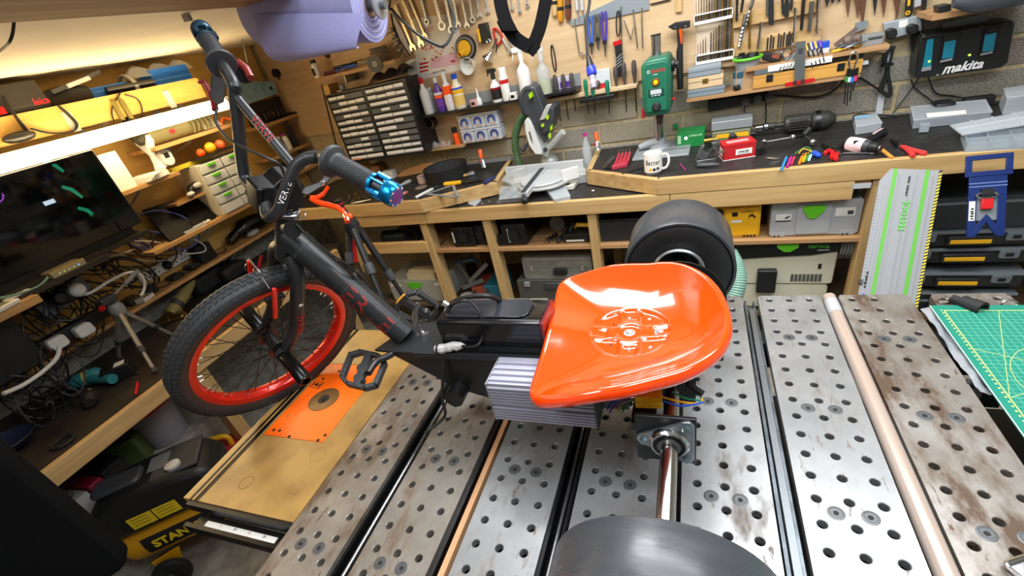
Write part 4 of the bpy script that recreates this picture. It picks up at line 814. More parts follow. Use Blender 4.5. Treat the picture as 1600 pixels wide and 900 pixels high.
ob('tub',B(WM).lathe([(.038,.279),(.043,p[1]+.012),(.046,p[1]+.014),(.046,p[1]+.026),(.042,p[1]+.027)],(p[0],.13,0),(0,0,1),24),WHT,t);ob('lid_rim',B(WM).ring([(.0475,p[1]+.016),(.0475,p[1]+.022),(.046,p[1]+.022),(.046,p[1]+.016)],(p[0],.13,0),(0,0,1),24),LGREY,t)
s0,s1,z0,z1=bxp(762,470,780,447,.10);t=wT('small_case','small teal plastic case beside the white tub','case',s0,.2,.279);ob('case_body',B(WM).box(s0,s1,.10,.3,.279,z1),TEAL,t,bev=.004);ob('case_catch',B(WM).box(s0+.012,s0+.03,.094,.1,z1-.05,z1-.02),DGREY,t)
s0,s1,z0,z1=bxp(742,470,761,450,.12);t=wT('small_case','small red plastic case left of the teal case','case',s0,.2,.279);ob('case_body',B(WM).box(s0,s1,.12,.3,.279,z1),mat('brick_red',0x9E4A38,.5),t,bev=.004);ob('case_catch',B(WM).box(s0+.012,s0+.03,.114,.12,z1-.04,z1-.015),DGREY,t)
a,z=S(722,410,.2);t=wT('pipe_fitting','blue metal tool frame with bare arms lying in the lower bay','tool',a,.2,.279);BMT=mat('tool_blue',0x35586E,.4,.4)
ob('frame',B(WM).tube(bez([(a-.02,.16,z+.02),(a+.03,.16,z+.03),(a+.10,.18,z+.03),(a+.12,.2,z)],4),.012,8),BMT,t);ob('arm',B(WM).beam((a-.005,.15,z+.02),(a+.07,.13,z-.10),.006,.028),mat('arm_grey',0x7D7F80,.4,.6),t);ob('arm',B(WM).beam((a+.06,.12,z-.10),(a+.20,.16,z+.01),.006,.026),MATS['arm_grey'],t);ob('arm',B(WM).beam((a+.0,.12,z-.14),(a+.15,.15,z-.10),.01,.03),MATS['arm_grey'],t)
# left-most bay
s0,s1,z0,z1=bxp(628,486,700,442,.08);s1=min(s1,sp[0]-.004);t=systainer('pale grey tool case with lime latch in the bay behind the pedal',s0-.02,s1,.279,z1+.02,.08,.36,mat('case_pale',0xA7AAA4,.55))
ob('label',B(WM).box(s0-.01,s0+.08,.0785,.0795,z1-.03,z1-.012),WHT,t);ob('label',B(WM).box(s1-.085,s1-.01,.0785,.0795,z1-.02,z1),WHT,t)
s0,s1,z0,z1=bxp(643,451,678,428,.09);t=wT('cardboard_box','open cream cardboard box on the pale tool case','box',(s0+s1)/2,.14,z0);CB=mat('cream_card',0xD8C9A8,.75)
ob('carton',B(WM).box(s0,s1,.09,.20,z0+.004,z1),CB,t,bev=.001);ob('flap',B(WM).prism([(s0-.004,z1),(s1,z1-.002),(s1+.004,z1+.012),(s0+.01,z1+.018)],.12,.123,'y'),CB,t)
rb=PD(655,428,2.2);s,z=S(655,425,.25)
solo('plastic_bag',B(WM).grid(lambda u,v:Vector((s-.13+.26*u,.24+.05*math.sin(v*pi)-.03*math.sin(u*11),z-.10+.15*v*(1-.5*abs(u-.6))+.012*math.sin(u*21+v*8))),14,10),mat('magenta_bag',0xA81E44,.3),'crumpled crimson plastic bag behind the cream box','bag',ang=20)
s,z=S(612,372,.15);t=wT('planer','dark blue-black power tool with coiled lead lying on the left shelf','power tool',s,.15,ZS);PT_=mat('tool_navy',0x26323C,.4)
ob('tool_body',B(WM).lathe([(.03,0),(.042,.02),(.042,.12),(.035,.16),(.03,.2)],(s-.06,.14,ZS+.045),(1,.1,0),16),PT_,t);ob('collar',B(WM).ring([(.045,0),(.045,.015),(.03,.015),(.03,0)],(s-.04,.14,ZS+.045),(1,.1,0),18),BLKM,t)
for k in range(5):ob('lead_turn',B(WM).tube([(s+.19+.045*math.cos(a*pi/8),.10+.012*k,ZS+.055+.045*math.sin(a*pi/8))for a in range(16)],.005,6,True),BLKM,t)
s,z=S(560,435,.2);bk=wT('paper_bag','crumpled white paper bag in the corner below the rail','bag',s,.25,.3)
ob('bag',B(WM).grid(lambda u,v:Vector((s-.10+.2*u,.15+.05*math.sin(u*7+v*3),z-.22+.30*v)),8,8),mat('white_bag',0xD6D6DA,.5),bk,ang=15)
# guide rail leaning on the bench front
ry=(PD(1389,456,1.60)-PD(1426,256,1.62)).normalized();rx=(WU-ry*WU.dot(ry)).normalized();rn=rx.cross(ry).normalized()
if rn.y>0:rn=-rn
o0=PD(1377,264,1.61);GRM=axes(o0,rx,ry,rn)@Matrix.Scale(.86,4,(1,0,0));LEN,rw=.74,.196
t=T('guide_rail','long aluminium saw guide rail with green strips leaning on the bench','guide rail',o0+ry*LEN)
ob('extrusion',B(GRM).prism([(.03,0),(rw-.012,0),(rw-.012,LEN),(0,LEN),(0,.045)],0,.006),mat('rail_alu',0x85878A,.5,.15),t)
for a,b2 in((.020,.030),(.060,.064),(.098,.1005),(.116,.119),(.168,.170)):ob('ridge',B(GRM).box(a,b2,.02 if a>.03 else.06,LEN,.006,.0085),MATS['rail_alu'],t)
for a in(.040,.142):ob('green_strip',B(GRM).box(a,a+.013,0,LEN,.006,.0072),mat('strip_green',0x4C9E1A,.45),t)
ob('splinter_guard',B(GRM).box(rw-.012,rw,0,LEN*.75,.0,.004),INK,t)
sg=B(GRM)
for k in range(56):sg.prism([(rw-.011,.012+k*.0112),(rw-.001,.006+k*.0112),(rw-.001,.0115+k*.0112),(rw-.011,.0175+k*.0112)],.004,.0044)
ob('hazard_stripes',sg,INKY,t)
def GT(x,y):return axes(GRM@Vector((x,y,.0088)),-ry,(-rn).cross(ry)if False else rn.cross(-ry),rn)
text('lettering','FESTOOL',.026,GT(.100,.165),INKG,t,bold=.0003);marks(t,GT(.094,.075),.04,.006,INK);ob('mark',B(GRM).box(.092,.100,.025,.05,.006,.0068),INK,t)
sc_=B(GRM)
for k in range(60):sc_.box(.003,.010,.10+k*.0125,.1008+k*.0125,.006,.0064)
ob('scale_marks',sc_,INK,t);ob('clip',B(GRM).box(.006,.022,.47,.49,.006,.020),BLK,t);ob('clip',B(GRM).box(-.006,.006,.405,.42,.0,.015),BLK,t)
for k in range(3):ob('pictogram',B(GRM).prism(circ(.018,.455+k*.018,.005,10),.0061,.0066),BLU,t)
marks(t,GT(.016,.40),.06,.007,INK)
# blue rip fence hanging beside it
BF=mat('royal_blue',0x0A2560,.35);rp=[PY(x,y,1.93)for x,y in((1512,243),(1583,237))]
o1=PY(1505,258,1.90);bx=(PY(1583,237,1.94)-PY(1508,244,1.94)).normalized();byv=(PY(1478,372,1.80)-PY(1508,245,1.94));byv=(byv-bx*byv.dot(bx)).normalized();bn=bx.cross(byv).normalized();bn=-bn if bn.y>0 else bn
FM=axes(PY(1508,245,1.94),bx,byv,bn);w_=(PY(1583,237,1.94)-PY(1508,244,1.94)).length;h_=(PY(1474,370,1.80)-PY(1508,245,1.94)).length
t=T('saw_guide','blue metal saw carriage with a red lever hanging beside the guide rail','saw guide',PY(1520,370,1.80))
H=h_;up=B(FM);up.box(0,w_,0,.06*H,0,.006);up.box(0,.018,.06*H,.20*H,0,.006);up.box(w_-.018,w_,.06*H,.20*H,0,.006);up.box(0,w_,.20*H,.26*H,0,.006)
ob('handle_frame',up,BF,t,bev=.001);lo=B(FM);a_=.012
lo.box(a_,w_-a_,.24*H,.50*H,-.004,.004);lo.box(a_,a_+.022,.50*H,H,-.004,.004);lo.box(w_-a_-.022,w_-a_,.50*H,H,-.004,.004)
lo.prism([(a_+.022,.86*H),(a_+.022,H),(w_/2,.82*H),(w_/2,.72*H)],-.004,.004);lo.prism([(w_-a_-.022,.86*H),(w_-a_-.022,H),(w_/2,.82*H),(w_/2,.72*H)],-.004,.004)
ob('carriage_plate',lo,BF,t,bev=.001);ob('clear_guard',B(FM).box(a_+.022,w_-a_-.022,.50*H,.80*H,-.002,.001),CLRD,t)
ob('plate_edge',B(FM).box(a_,w_-a_,.34*H,.35*H,.004,.0055).box(a_,w_-a_,.38*H,.39*H,.004,.0055),mat('worn_blue',0x6E8AC0,.4),t)
ob('clamp_jaw',B(FM).box(w_/2-.02,w_/2+.012,.42*H,.50*H,.004,.016),BLK,t);ob('clamp_ring',B(FM).tube([(w_/2-.004+.026*math.cos(a*pi/8),.50*H+.010*math.sin(a*pi/8),.012)for a in range(16)],.0035,6,True),CHR,t);ob('red_lever',B(FM).box(w_/2-.018,w_/2+.012,.53*H,.67*H,.004,.014),RED,t,bev=.002)
ob('label',B(FM).box(.014,.030,.56*H,.80*H,.004,.0048),WHT,t);marks(t,axes(FM@Vector((.022,.71*H,.005)),-byv,bn.cross(-byv),bn),.04,.009,INK)
# stacked organiser cases at the right under the bench
CL2=mat('organiser_lid',0x6F767C,.25,alpha=.85);OB=mat('organiser_black',0x202224,.45)
def organiser(label,s0,s1,z0,d0,clips):
    t=wT('organiser_case',label,'organiser',(s0+s1)/2,d0+.15,z0,'organiser cases stacked under the bench')
    ob('tray',B(WM).prism(rrect(s0,s1,z0,z0+.052,.006),d0+.005,d0+.30,'y'),OB,t,bev=.003)
    ob('lid',B(WM).prism(rrect(s0-.004,s1+.004,z0+.052,z0+.064,.004),d0,d0+.305,'y'),CL2,t,bev=.003)
    for x in clips:ob('clip',B(WM).prism(rrect(x-.03,x+.03,z0+.022,z0+.058,.008),d0-.006,d0+.004,'y'),CL2,t,bev=.002);ob('clip_eye',B(WM).box(x-.012,x+.012,d0-.0075,d0-.005,z0+.032,z0+.046),INK,t)
    c=(s0+s1)/2;ob('handle',B(WM).prism(rrect(c-.07,c+.07,z0+.006,z0+.046,.008),d0-.012,d0+.004,'y'),OB,t,bev=.003);ob('yellow_bar',B(WM).box(c-.062,c+.062,d0-.0165,d0-.012,z0+.018,z0+.034),YEL,t,bev=.001)
    return t
names=('topmost','second from the top','third from the top','fourth from the top','lowest')
zrow=[max(.28,S(1512,y,.10)[1]-.03)for y in(374,401,436,466,492)]
sc0=S(1505,401,.10)[0]
for k in range(5):
    w2=.20 if k<2 else.205
    organiser('black organiser case with yellow bar, %s of the stack'%names[k],sc0-w2,sc0+w2,zrow[k],.10-(.015 if k>=2 else 0),(sc0-.135,sc0+.135))
t=wT('storage_crate','large smoky clear storage crate behind the blue saw carriage','crate',sc0,.3,zrow[0]+.065)
ob('crate_body',B(WM).prism(rrect(sc0-.20,sc0+.23,zrow[0]+.066,zrow[0]+.20,.012),.12,.45,'y'),mat('smoke_plastic',0x3C4246,.2,alpha=.8),t,bev=.004);ob('crate_rim',B(WM).box(sc0-.205,sc0+.235,.115,.455,zrow[0]+.172,zrow[0]+.182),CLRD,t)
rk=wT('wire_rack','dark metal rack at the far right below the bench','rack',sc0+.35,.3,.28)
for k in range(4):ob('rack_shelf',B(WM).box(sc0+.27,sc0+.6,.12,.5,.45+k*.12,.465+k*.12),DGREY,rk)
ob('rack_upright',B(WM).box(sc0+.265,sc0+.29,.10,.13,.279,.92),DGREY,rk)
# ================================================================== things standing on the back bench
def bl(x,y,z=ZU):s,d=BZ(x,y,z);return Vector((s,d,z))
# mug
c=bl(1021,270);t=wT('mug','white mug printed Better standing near the bench edge','mug',*c)
r,h=.040,.092
ob('cup',B(WM).lathe([(.034,.0),(.0385,.004),(r,.012),(r,h),(r-.002,h+.001),(r-.004,h),(r-.004,.01),(.001,.008)],c,(0,0,1),32),mat('mug_white',0xF0EFEA,.18),t)
ob('handle',B(WM).tube(bez([c+Vector((r-.002,0,h*.85)),c+Vector((r+.022,-.002,h*.85)),c+Vector((r+.028,-.003,h*.5)),c+Vector((r+.016,-.002,h*.22)),c+Vector((r-.002,0,h*.18))],5),.0055,8),MATS['mug_white'],t)
for k,ch in enumerate('Better'):
    a=-pi/2+.10+(k-2.5)*.27;nn=Vector((math.cos(a),math.sin(a),0));text('lettering',ch,.031,WM@axes(c+nn*(r+.0002)+Vector((0,0,.056)),(-math.sin(a),math.cos(a),0),(0,0,1),nn),INK,t,bold=.0004,sx=.66)
for a,z,m in((-1.75,.026,YEL),(-1.35,.026,BLKM),(-.95,.028,DGREY)):nn=Vector((math.cos(a),math.sin(a),0));ob('print_patch',B(WM@axes(c+nn*r+Vector((0,0,z)),(-math.sin(a),math.cos(a),0),(0,0,1),nn)).prism(circ(0,0,.007,8),-.001,.0004),m,t)
ob('band',B(WM).ring([(r+.0003,.006),(r+.0003,.012),(r-.001,.012),(r-.001,.006)],c,(0,0,1),32),DGREY,t)
# red box
s0,d0=BZ(1130,252,ZU);t=wT('cardboard_box','small red cardboard box with white labels on the bench','box',s0,d0,ZU);RBX=mat('red_card',0xC01E24,.45)
F=WM@frame((s0,d0,ZU),math.radians(12));q0,q1=PZ(1130,252,ZU),PZ(1173,247,ZU);wd_=(q1-q0).length+.02
ob('carton',B(F).box(0,wd_,0,.085,0,.066),RBX,t,bev=.001);ob('lid_edge',B(F).box(-.001,wd_+.001,-.001,.086,.058,.0665),RBX,t);ob('label',B(F).box(-.0008,0,.02,.07,.014,.046),PAPER,t);ob('label',B(F).box(wd_-.08,wd_-.014,-.0016,-.0008,.018,.042),PAPER,t);marks(t,F@axes((wd_-.047,-.0017,.031),(1,0,0),(0,0,1),(0,-1,0)),.045,.008,DGREY,7);ob('printed_lines',B(F).box(-.0012,-.0008,.03,.06,.034,.038).box(-.0012,-.0008,.03,.055,.024,.028).box(wd_-.07,wd_-.024,-.002,-.0016,.021,.0225),INK,t)
ob('top_tape',B(F).box(.02,wd_-.02,.025,.06,.0665,.0672),mat('tape_pale',0xD0A0A0,.4),t);ob('base_edge',B(F).box(-.001,wd_+.001,-.0012,.0862,0,.003),PAPER,t)
# spring / ratchet clamp grey
c=bl(1102,257);t=wT('super_clamp','grey metal super clamp standing left of the red box','clamp',*c);CG=mat('clamp_grey',0x5D6063,.35,.5);F=WM@frame(c,.2)
ob('jaw',B(F).prism([(-.035,.035),(-.02,.085),(-.005,.092),(-.012,.07),(.0,.052),(.012,.05),(.012,.03),(-.02,.025)],-.015,.015,'y'),CG,t,bev=.003);ob('jaw',B(F).prism([(.012,.03),(.045,.035),(.048,.095),(.022,.092),(.028,.07),(.016,.052)],-.015,.015,'y'),CG,t,bev=.003)
ob('base',B(F).box(-.04,.04,-.02,.02,0,.028),CG,t,bev=.004);ob('lever',B(F).tube([(-.035,-.025,.01),(.0,-.045,.012),(.045,-.05,.008)],[.01,.009,.006],8),CG,t);ob('stud',B(F).lathe([(.006,0),(.006,.012),(.003,.014),(.003,.04)],(.04,0,.045),(1,0,.0),10),CHR,t);ob('knob',B(F).cyl((.025,-.018,.06),(.025,-.026,.06),.009,n=14),CHR,t)
# drill stand base and column with the green drill on it
c=bl(1040,240);t=wT('drill_press','green bench drill press on a bright column at the back of the bench','drill press',*c)
GD=mat('drill_green',0x1F6B52,.38);CA=mat('cast_grey',0x9AA0A4,.45,.3)
colS,colD=S(1028,215,.45)[0],.45
zt_=S(1023,56,.45)[1];cxs=S(1027,130,.45)[0]
bp0=[BZ(*p,ZU)for p in((988,252),(1076,246),(1077,230),(1012,236))]
ob('base_plate',B(WM).box(bp0[0][0],bp0[1][0],.30,.56,ZU,ZU+.012),CA,t,bev=.003);ob('base_slot',B(WM).box((bp0[0][0]+bp0[1][0])/2-.004,(bp0[0][0]+bp0[1][0])/2,.30,.48,ZU+.012,ZU+.0125).box(bp0[0][0]+.05,bp0[1][0]-.005,.395,.402,ZU+.012,ZU+.0128),DGREY,t)
ob('column_foot',B(WM).lathe([(.055,0),(.05,.012),(.034,.02),(.030,.05),(.024,.052)],(cxs,colD+.01,ZU+.012),(0,0,1),24).tube([(cxs-.10,colD-.02,ZU+.03),(cxs-.05,colD,ZU+.04),(cxs,colD,ZU+.045)],[.014,.02,.024],10),CA,t)
ob('column',B(WM).cyl((cxs,colD,ZU+.02),(cxs,colD,zt_),.0215,n=24),mat('column_chrome',0xC2C5C8,.18,1),t);ob('column_cap',B(WM).cyl((cxs,colD,zt_),(cxs,colD,zt_+.006),.0225,n=24),BLK,t)
hl,hb_,hr,ht=S(1006,180,.33)[0],S(1025,181,.33)[1],S(1047,150,.33)[0],S(1025,90,.33)[1]
hd=[(hl+.008,hb_),(hr-.006,hb_+.0),(hr+.0,hb_+.03),(hr+.004,ht-.03),(hr-.008,ht),(hl+.02,ht-.004),(hl-.004,ht-.025),(hl-.003,hb_+.04)]
ob('drill_head',B(WM).prism(hd,.33,.50,'y'),GD,t,bev=.012);hw=hr-hl;hh_=ht-hb_;cm_=(hl+hr)/2
ob('front_face',B(WM).prism([(hl+.014,hb_+.02),(hr-.012,hb_+.02),(hr-.006,ht-.03),(hr-.02,ht-.016),(hl+.02,ht-.018),(hl+.008,ht-.035)],.322,.335,'y'),GD,t,bev=.004)
text('lettering','BOSCH',.019,TF(cm_+.012,.3215,ht-.052),INKR,t,bold=.0003);ob('logo_ring',B(WM).ring([(.0065,0),(.0065,.001),(.0045,.001),(.0045,0)],(cm_-.03,.322,ht-.052),(0,-1,0),18),INKW,t);marks(t,TF(cm_,.3215,ht-.066),.022,.003,INKW,4)
b_=ob('power_button',B(WM).lathe([(.017,0),(.017,.005),(.013,.006),(.013,.003)],(cm_,.322,hb_+hh_*.60),(0,-1,0),24),mat('bronze_trim',0x7A4A22,.35),t);ob('button_lamp',B(WM).lathe([(.010,.003),(.009,.009),(.001,.010)],(cm_,.322,hb_+hh_*.60),(0,-1,0),18),mat('amber_lamp',0xFFA012,.3,emit=0xFF8C0A,es=1.6),t)
ob('display_bezel',B(WM).box(cm_-.034,cm_+.034,.318,.323,hb_+hh_*.36,hb_+hh_*.50),mat('bezel_green',0x124536,.4),t,bev=.002);ob('display',B(WM).box(cm_-.024,cm_+.024,.3165,.3182,hb_+hh_*.40,hb_+hh_*.475),mat('lcd_grey',0xC4CCD0,.2),t);marks(t,TF(cm_,.3178,hb_+hh_*.375),.04,.004,INKW,3)
ob('speed_dial',B(WM).lathe([(.020,0),(.019,.010),(.016,.012)],(cm_,.322,hb_+hh_*.17),(0,-1,0),24),BLK,t);ob('dial_ring',B(WM).ring([(.009,.012),(.009,.0135),(.006,.0135),(.006,.012)],(cm_,.322,hb_+hh_*.17),(0,-1,0),20),CHR,t)
ob('chuck',B(WM).lathe([(.018,0),(.018,-.03),(.015,-.034),(.014,-.055),(.006,-.062)],(cm_+.004,.40,hb_+.004),(0,0,1),20),mat('chuck_dark',0x4B3A38,.35,.5),t);ob('red_knob',B(WM).cyl((hr,.40,hb_+.05),(hr+.018,.40,hb_+.05),.006,n=10),RED,t);ob('red_lever',B(WM).box(hl-.012,hl-.002,.36,.40,hb_-.01,hb_+.03),RED,t)
ob('feed_wheel',B(WM).lathe([(.028,0),(.028,.016),(.016,.018),(.016,.03)],(hr,.40,hb_+hh_*.80),(1,0,0),20),BLK,t)
# green sharpening box and pale machine vice behind
s0,s1,z0,z1=bxp(1057,226,1101,204,.45);t=wT('green_carton','green carton printed with white letters at the back of the bench','box',s0,.5,ZU);GB=mat('carton_green',0x17803C,.45)
ob('carton',B(WM).box(s0,s1,.45,.56,ZU,z1),GB,t,bev=.001);ob('white_roundel',B(WM).prism(circ(s0+.045,ZU+.045,.009,12),.4492,.45,'y'),INKW,t);marks(t,TF(s0+.09,.4492,ZU+.055),.06,.010,MATS.get('pale_green')or mat('pale_green',0x9CCBA4,.5),6);ob('label',B(WM).box(s0+.006,s0+.022,.4488,.4495,ZU+.02,ZU+.06),mat('pale_green',0x9CCBA4,.5),t)
s,z=S(1055,200,.57);solo('green_tag',B(WM).prism([(s-.012,z-.01),(s+.012,z-.006),(s+.01,z+.016),(s-.012,z+.016)],.585,.60,'y'),GB,'small green tag on the wall above the green carton','tag')
s0,s1,z0,z1=bxp(1112,230,1174,190,.42);t=wT('transfer_punch','olive drill sharpener with yellow labels and a black knob','sharpener',(s0+s1)/2,.48,ZU);OL=mat('olive_cast',0x6E7258,.45)
ob('body',B(WM).box(s0,s1,.42,.55,ZU,ZU+.062),OL,t,bev=.004);ob('top_plate',B(WM).box(s0-.004,s1+.006,.44,.56,ZU+.066,ZU+.105),mat('clear_guard_top',0x9FA5A8,.25,.3),t,bev=.002)
for a,b2 in((s0+.012,s0+.075),(s1-.078,s1-.008)):ob('yellow_label',B(WM).prism([(a,ZU+.035),(b2,ZU+.032),(b2,ZU+.052),(a+.012,ZU+.052)],.4185,.42,'y'),YEL,t)
ob('knob',B(WM).lathe([(.019,0),(.019,.02),(.012,.024)],((s0+s1)/2+.008,.42,ZU+.032),(0,-1,0),20),BLK,t);ob('chuck_insert',B(WM).lathe([(.012,0),(.012,.03),(.009,.04),(.009,.06)],(s0-.035,.40,ZU+.035),(1,.1,0),14),BRS,t);ob('side_knob',B(WM).cyl((s1+.0,.45,ZU+.03),(s1+.02,.45,ZU+.03),.012,n=14),BLK,t)
# big dark spindle motor
p,q=bl(1200,195,ZU+.045),bl(1305,183,ZU+.05);p.y,q.y=max(.44,p.y),max(.44,q.y);p.y=q.y=.50;t=wT('spindle_motor','large dark die grinder lying against the wall at the back of the bench','grinder',p.x,.5,ZU);DM=mat('grinder_dark',0x3B3A36,.5,.3)
p.x=S(1200,190,.5)[0];q.x=S(1306,182,.5)[0];L=q.x-p.x;o=(p.x,.50,ZU+.042)
ob('body',B(WM).lathe([(.016,0),(.016,.03),(.012,.035),(.012,.065),(.034,.07),(.038,.08),(.038,L*.62),(.030,L*.64),(.040,L*.67),(.040,L*.88),(.030,L*.94),(.018,L)],o,(1,0,0),20),DM,t);ob('collet_nut',B(WM).lathe([(.010,-.05),(.010,-.02),(.018,-.015),(.018,.0)],o,(1,0,0),12),STL,t)
for k in range(5):ob('cooling_fin',B(WM).box(p.x+.085,p.x+L*.6,.455,.46,ZU+.022+k*.011,ZU+.026+k*.011),DM,t)
ob('clamp_band',B(WM).ring([(.043,0),(.043,.02),(.03,.02),(.03,0)],(p.x+L*.70,.5,ZU+.042),(1,0,0),20),DSTL,t)
# articulated arm with chrome balls
pts=[bl(1188,236,ZU+.02),bl(1194,222,ZU+.035),bl(1239,214,ZU+.05),bl(1256,212,ZU+.04),bl(1270,222,ZU+.02)];t=wT('magic_arm','chrome and black articulated camera arm lying behind the red box','camera arm',*pts[0])
ob('arm_body',B(WM).tube([pts[0],pts[1]],[.014,.010],10),BLK,t);ob('rod',B(WM).cyl(pts[1],pts[2],.004,n=10),CHR,t)
for a,r in((pts[1],.013),(pts[2],.012),(pts[4],.014)):ob('ball_joint',B(WM).sph(a,r,12),CHR,t)
ob('arm_body',B(WM).tube([pts[2],pts[3],pts[4]],.007,8),BLKM,t);ob('knob',B(WM).cyl(pts[3]+Vector((0,0,.0)),pts[3]+Vector((.02,.02,.02)),.014,n=12),BLK,t)
# hex keys and coloured bits
for k,(x0,y0,x1,y1,m,nm,lab)in enumerate(((1221,265,1229,246,mat('cyan',0x2E8FD6,.4),'hex_key','bright blue hex key handle at the bench edge'),(1230,261,1236,246,MAG,'hex_key','magenta hex key next to the blue hex key'),(1237,256,1241,246,mat('rose_red',0xC83A5A,.4),'hex_key','rose red hex key next to the magenta hex key'),(1249,255,1253,245,mat('orange_key',0xF08A1A,.4),'hex_key','orange hex key right of the rose red one'),(1255,252,1258,244,YEL,'hex_key','yellow hex key right of the orange one'),(1259,251,1263,243,GRN,'hex_key','green hex key right of the yellow one'),(1264,250,1267,243,mat('aqua_white',0xBFE3E0,.4),'hex_key','pale aqua hex key right of the green one'))):
    a,b2=bl(x0,y0,ZU+.006),bl(x1,y1,ZU+.006);t=wT(nm,lab,'hex key',*a,group='coloured hex keys');ob('sleeve',B(WM).cyl(a,b2,.0052,n=8),m,t);d=(b2-a).normalized();ob('key_shaft',B(WM).tube([b2,b2+d*.035,b2+d*.042+Vector((.012,0,0))],.002,6),m if k>2 else STL,t)
for a,b2,m,lab in(((1197,247),(1218,248),CHR,'chrome bit holder lying left of the coloured hex keys'),((1063,256),(1071,266),MAG,'thin magenta pencil lead in front of the drill base')):
    p,q=bl(*a,ZU+.005),bl(*b2,ZU+.005);solo('bit',B(WM).lathe([(.001,0),(.005,.006),(.005,(q-p).length-.01),(.003,(q-p).length)]if m is CHR else[(.002,0),(.002,(q-p).length)],p,q-p,10),m,lab,'bit')
# red pliers
def pliers(label,jaw,piv,h1,h2,m,z=ZU+.008):
    t=wT('pliers',label,'pliers',*bl(*piv,ZU));jw,pv=bl(*jaw,z),bl(*piv,z);d=(pv-jw).normalized();n=Vector((-d.y,d.x,0))
    ob('jaw',B(WM).prism([((jw+n*.002).x,(jw+n*.002).y),((jw+n*.004+d*.02).x,(jw+n*.004+d*.02).y),((pv+n*.014).x,(pv+n*.014).y),((pv-n*.014).x,(pv-n*.014).y),((jw-n*.004+d*.02).x,(jw-n*.004+d*.02).y),((jw-n*.002).x,(jw-n*.002).y)],z-.005,z+.005),DSTL,t);ob('pivot',B(WM).cyl(pv-Vector((0,0,.006)),pv+Vector((0,0,.008)),.008,n=12),STL,t)
    for hh,s in((h1,1),(h2,-1)):e=bl(*hh,z);ob('handle',B(WM).tube(bez([pv+d*.012,pv.lerp(e,.35)+n*(.006*s),pv.lerp(e,.7)+n*(.005*s),e],4),[.005,.0065,.008,.0085,.0085,.0085,.0085,.0085,.009,.009,.009,.009,.007],8),m,t)
pliers('pliers with red handles pointing at the bench edge',(1392,219),(1406,227),(1427,244),(1447,240),mat('plier_red',0xD23A38,.4));pliers('bundle of small red handled pliers beside the pink drill',(1284,226),(1297,234),(1299,246),(1290,240),RED);pliers('small red cutters lying under the red pliers',(1312,228),(1308,238),(1300,247),(1307,249),RED)
# pink drill
a,b2=bl(1317,223,ZU+.032),bl(1378,232,ZU+.026);t=wT('cordless_drill','pink and black cordless drill lying on the bench','drill',*a);d=(b2-a).normalized();L=(b2-a).length
ob('rear_cap',B(WM).lathe([(.010,0),(.022,L*.05),(.026,L*.16)],a,d,18),BLK,t);ob('housing',B(WM).lathe([(.0255,L*.15),(.027,L*.3),(.025,L*.58)],a,d,18),PNK,t);ob('gear_case',B(WM).lathe([(.0245,L*.57),(.022,L*.66),(.019,L*.70)],a,d,18),DGREY,t);ob('chuck',B(WM).lathe([(.019,L*.70),(.020,L*.74),(.018,L*.90),(.010,L*.96),(.005,L)],a,d,18),BLK,t);ob('chuck_nose',B(WM).lathe([(.0115,L*.93),(.0115,L*.98)],a,d,14),STL,t)
gp=[a+d*L*.45,bl(1362,216,ZU+.028),bl(1373,209,ZU+.028),bl(1380,207,ZU+.026)];ob('grip',B(WM).tube(bez(gp,4),[.018]*5+[.016]*4+[.020]*4,12),BLK,t);ob('grip_inlay',B(WM).tube([p+Vector((0,-.004,.016))for p in bez(gp,4)[4:12]],.004,6),PNK,t);ob('trigger',B(WM).ob(a+d*L*.33+Vector((0,-.020,.014)),(.022,.010,.014)),BLKM,t,bev=.002)
st_,en=bl(1377,233,ZU+.02),bl(1391,244,ZU+.006);solo('paint_stirrer',B(WM).beam(st_,en+(en-st_)*.25,.012,.005),mat('stick_wood',0xC98A3A,.6),'short wooden stick in front of the pink drill','stick')
p,q=bl(1313,239,ZU+.006),bl(1363,238,ZU+.006);solo('spanner',B(WM).beam(p,q,.012,.005).cyl(p-Vector((0,0,.004)),p+Vector((0,0,.004)),.012,n=12).cyl(q-Vector((0,0,.004)),q+Vector((0,0,.004)),.013,n=12),CHR,'chrome spanner lying in front of the pink drill','spanner')
a=bl(1270,238,ZU+.012);t=wT('wire_stripper','blue screwdriver handle with coloured wires left of the pliers','screwdriver',*a);ob('handle',B(WM).lathe([(.005,0),(.011,.008),(.010,.045),(.006,.052)],a,bl(1288,247,ZU+.008)-a,10),BLU,t);ob('wire',B(WM).tube(bez([a,a+Vector((-.03,.02,.012)),a+Vector((-.05,.0,.0))],4),.002,6),YEL,t);ob('wire',B(WM).tube(bez([a,a+Vector((-.02,.03,.016)),a+Vector((-.06,.02,-.004))],4),.0018,6),GRN,t)
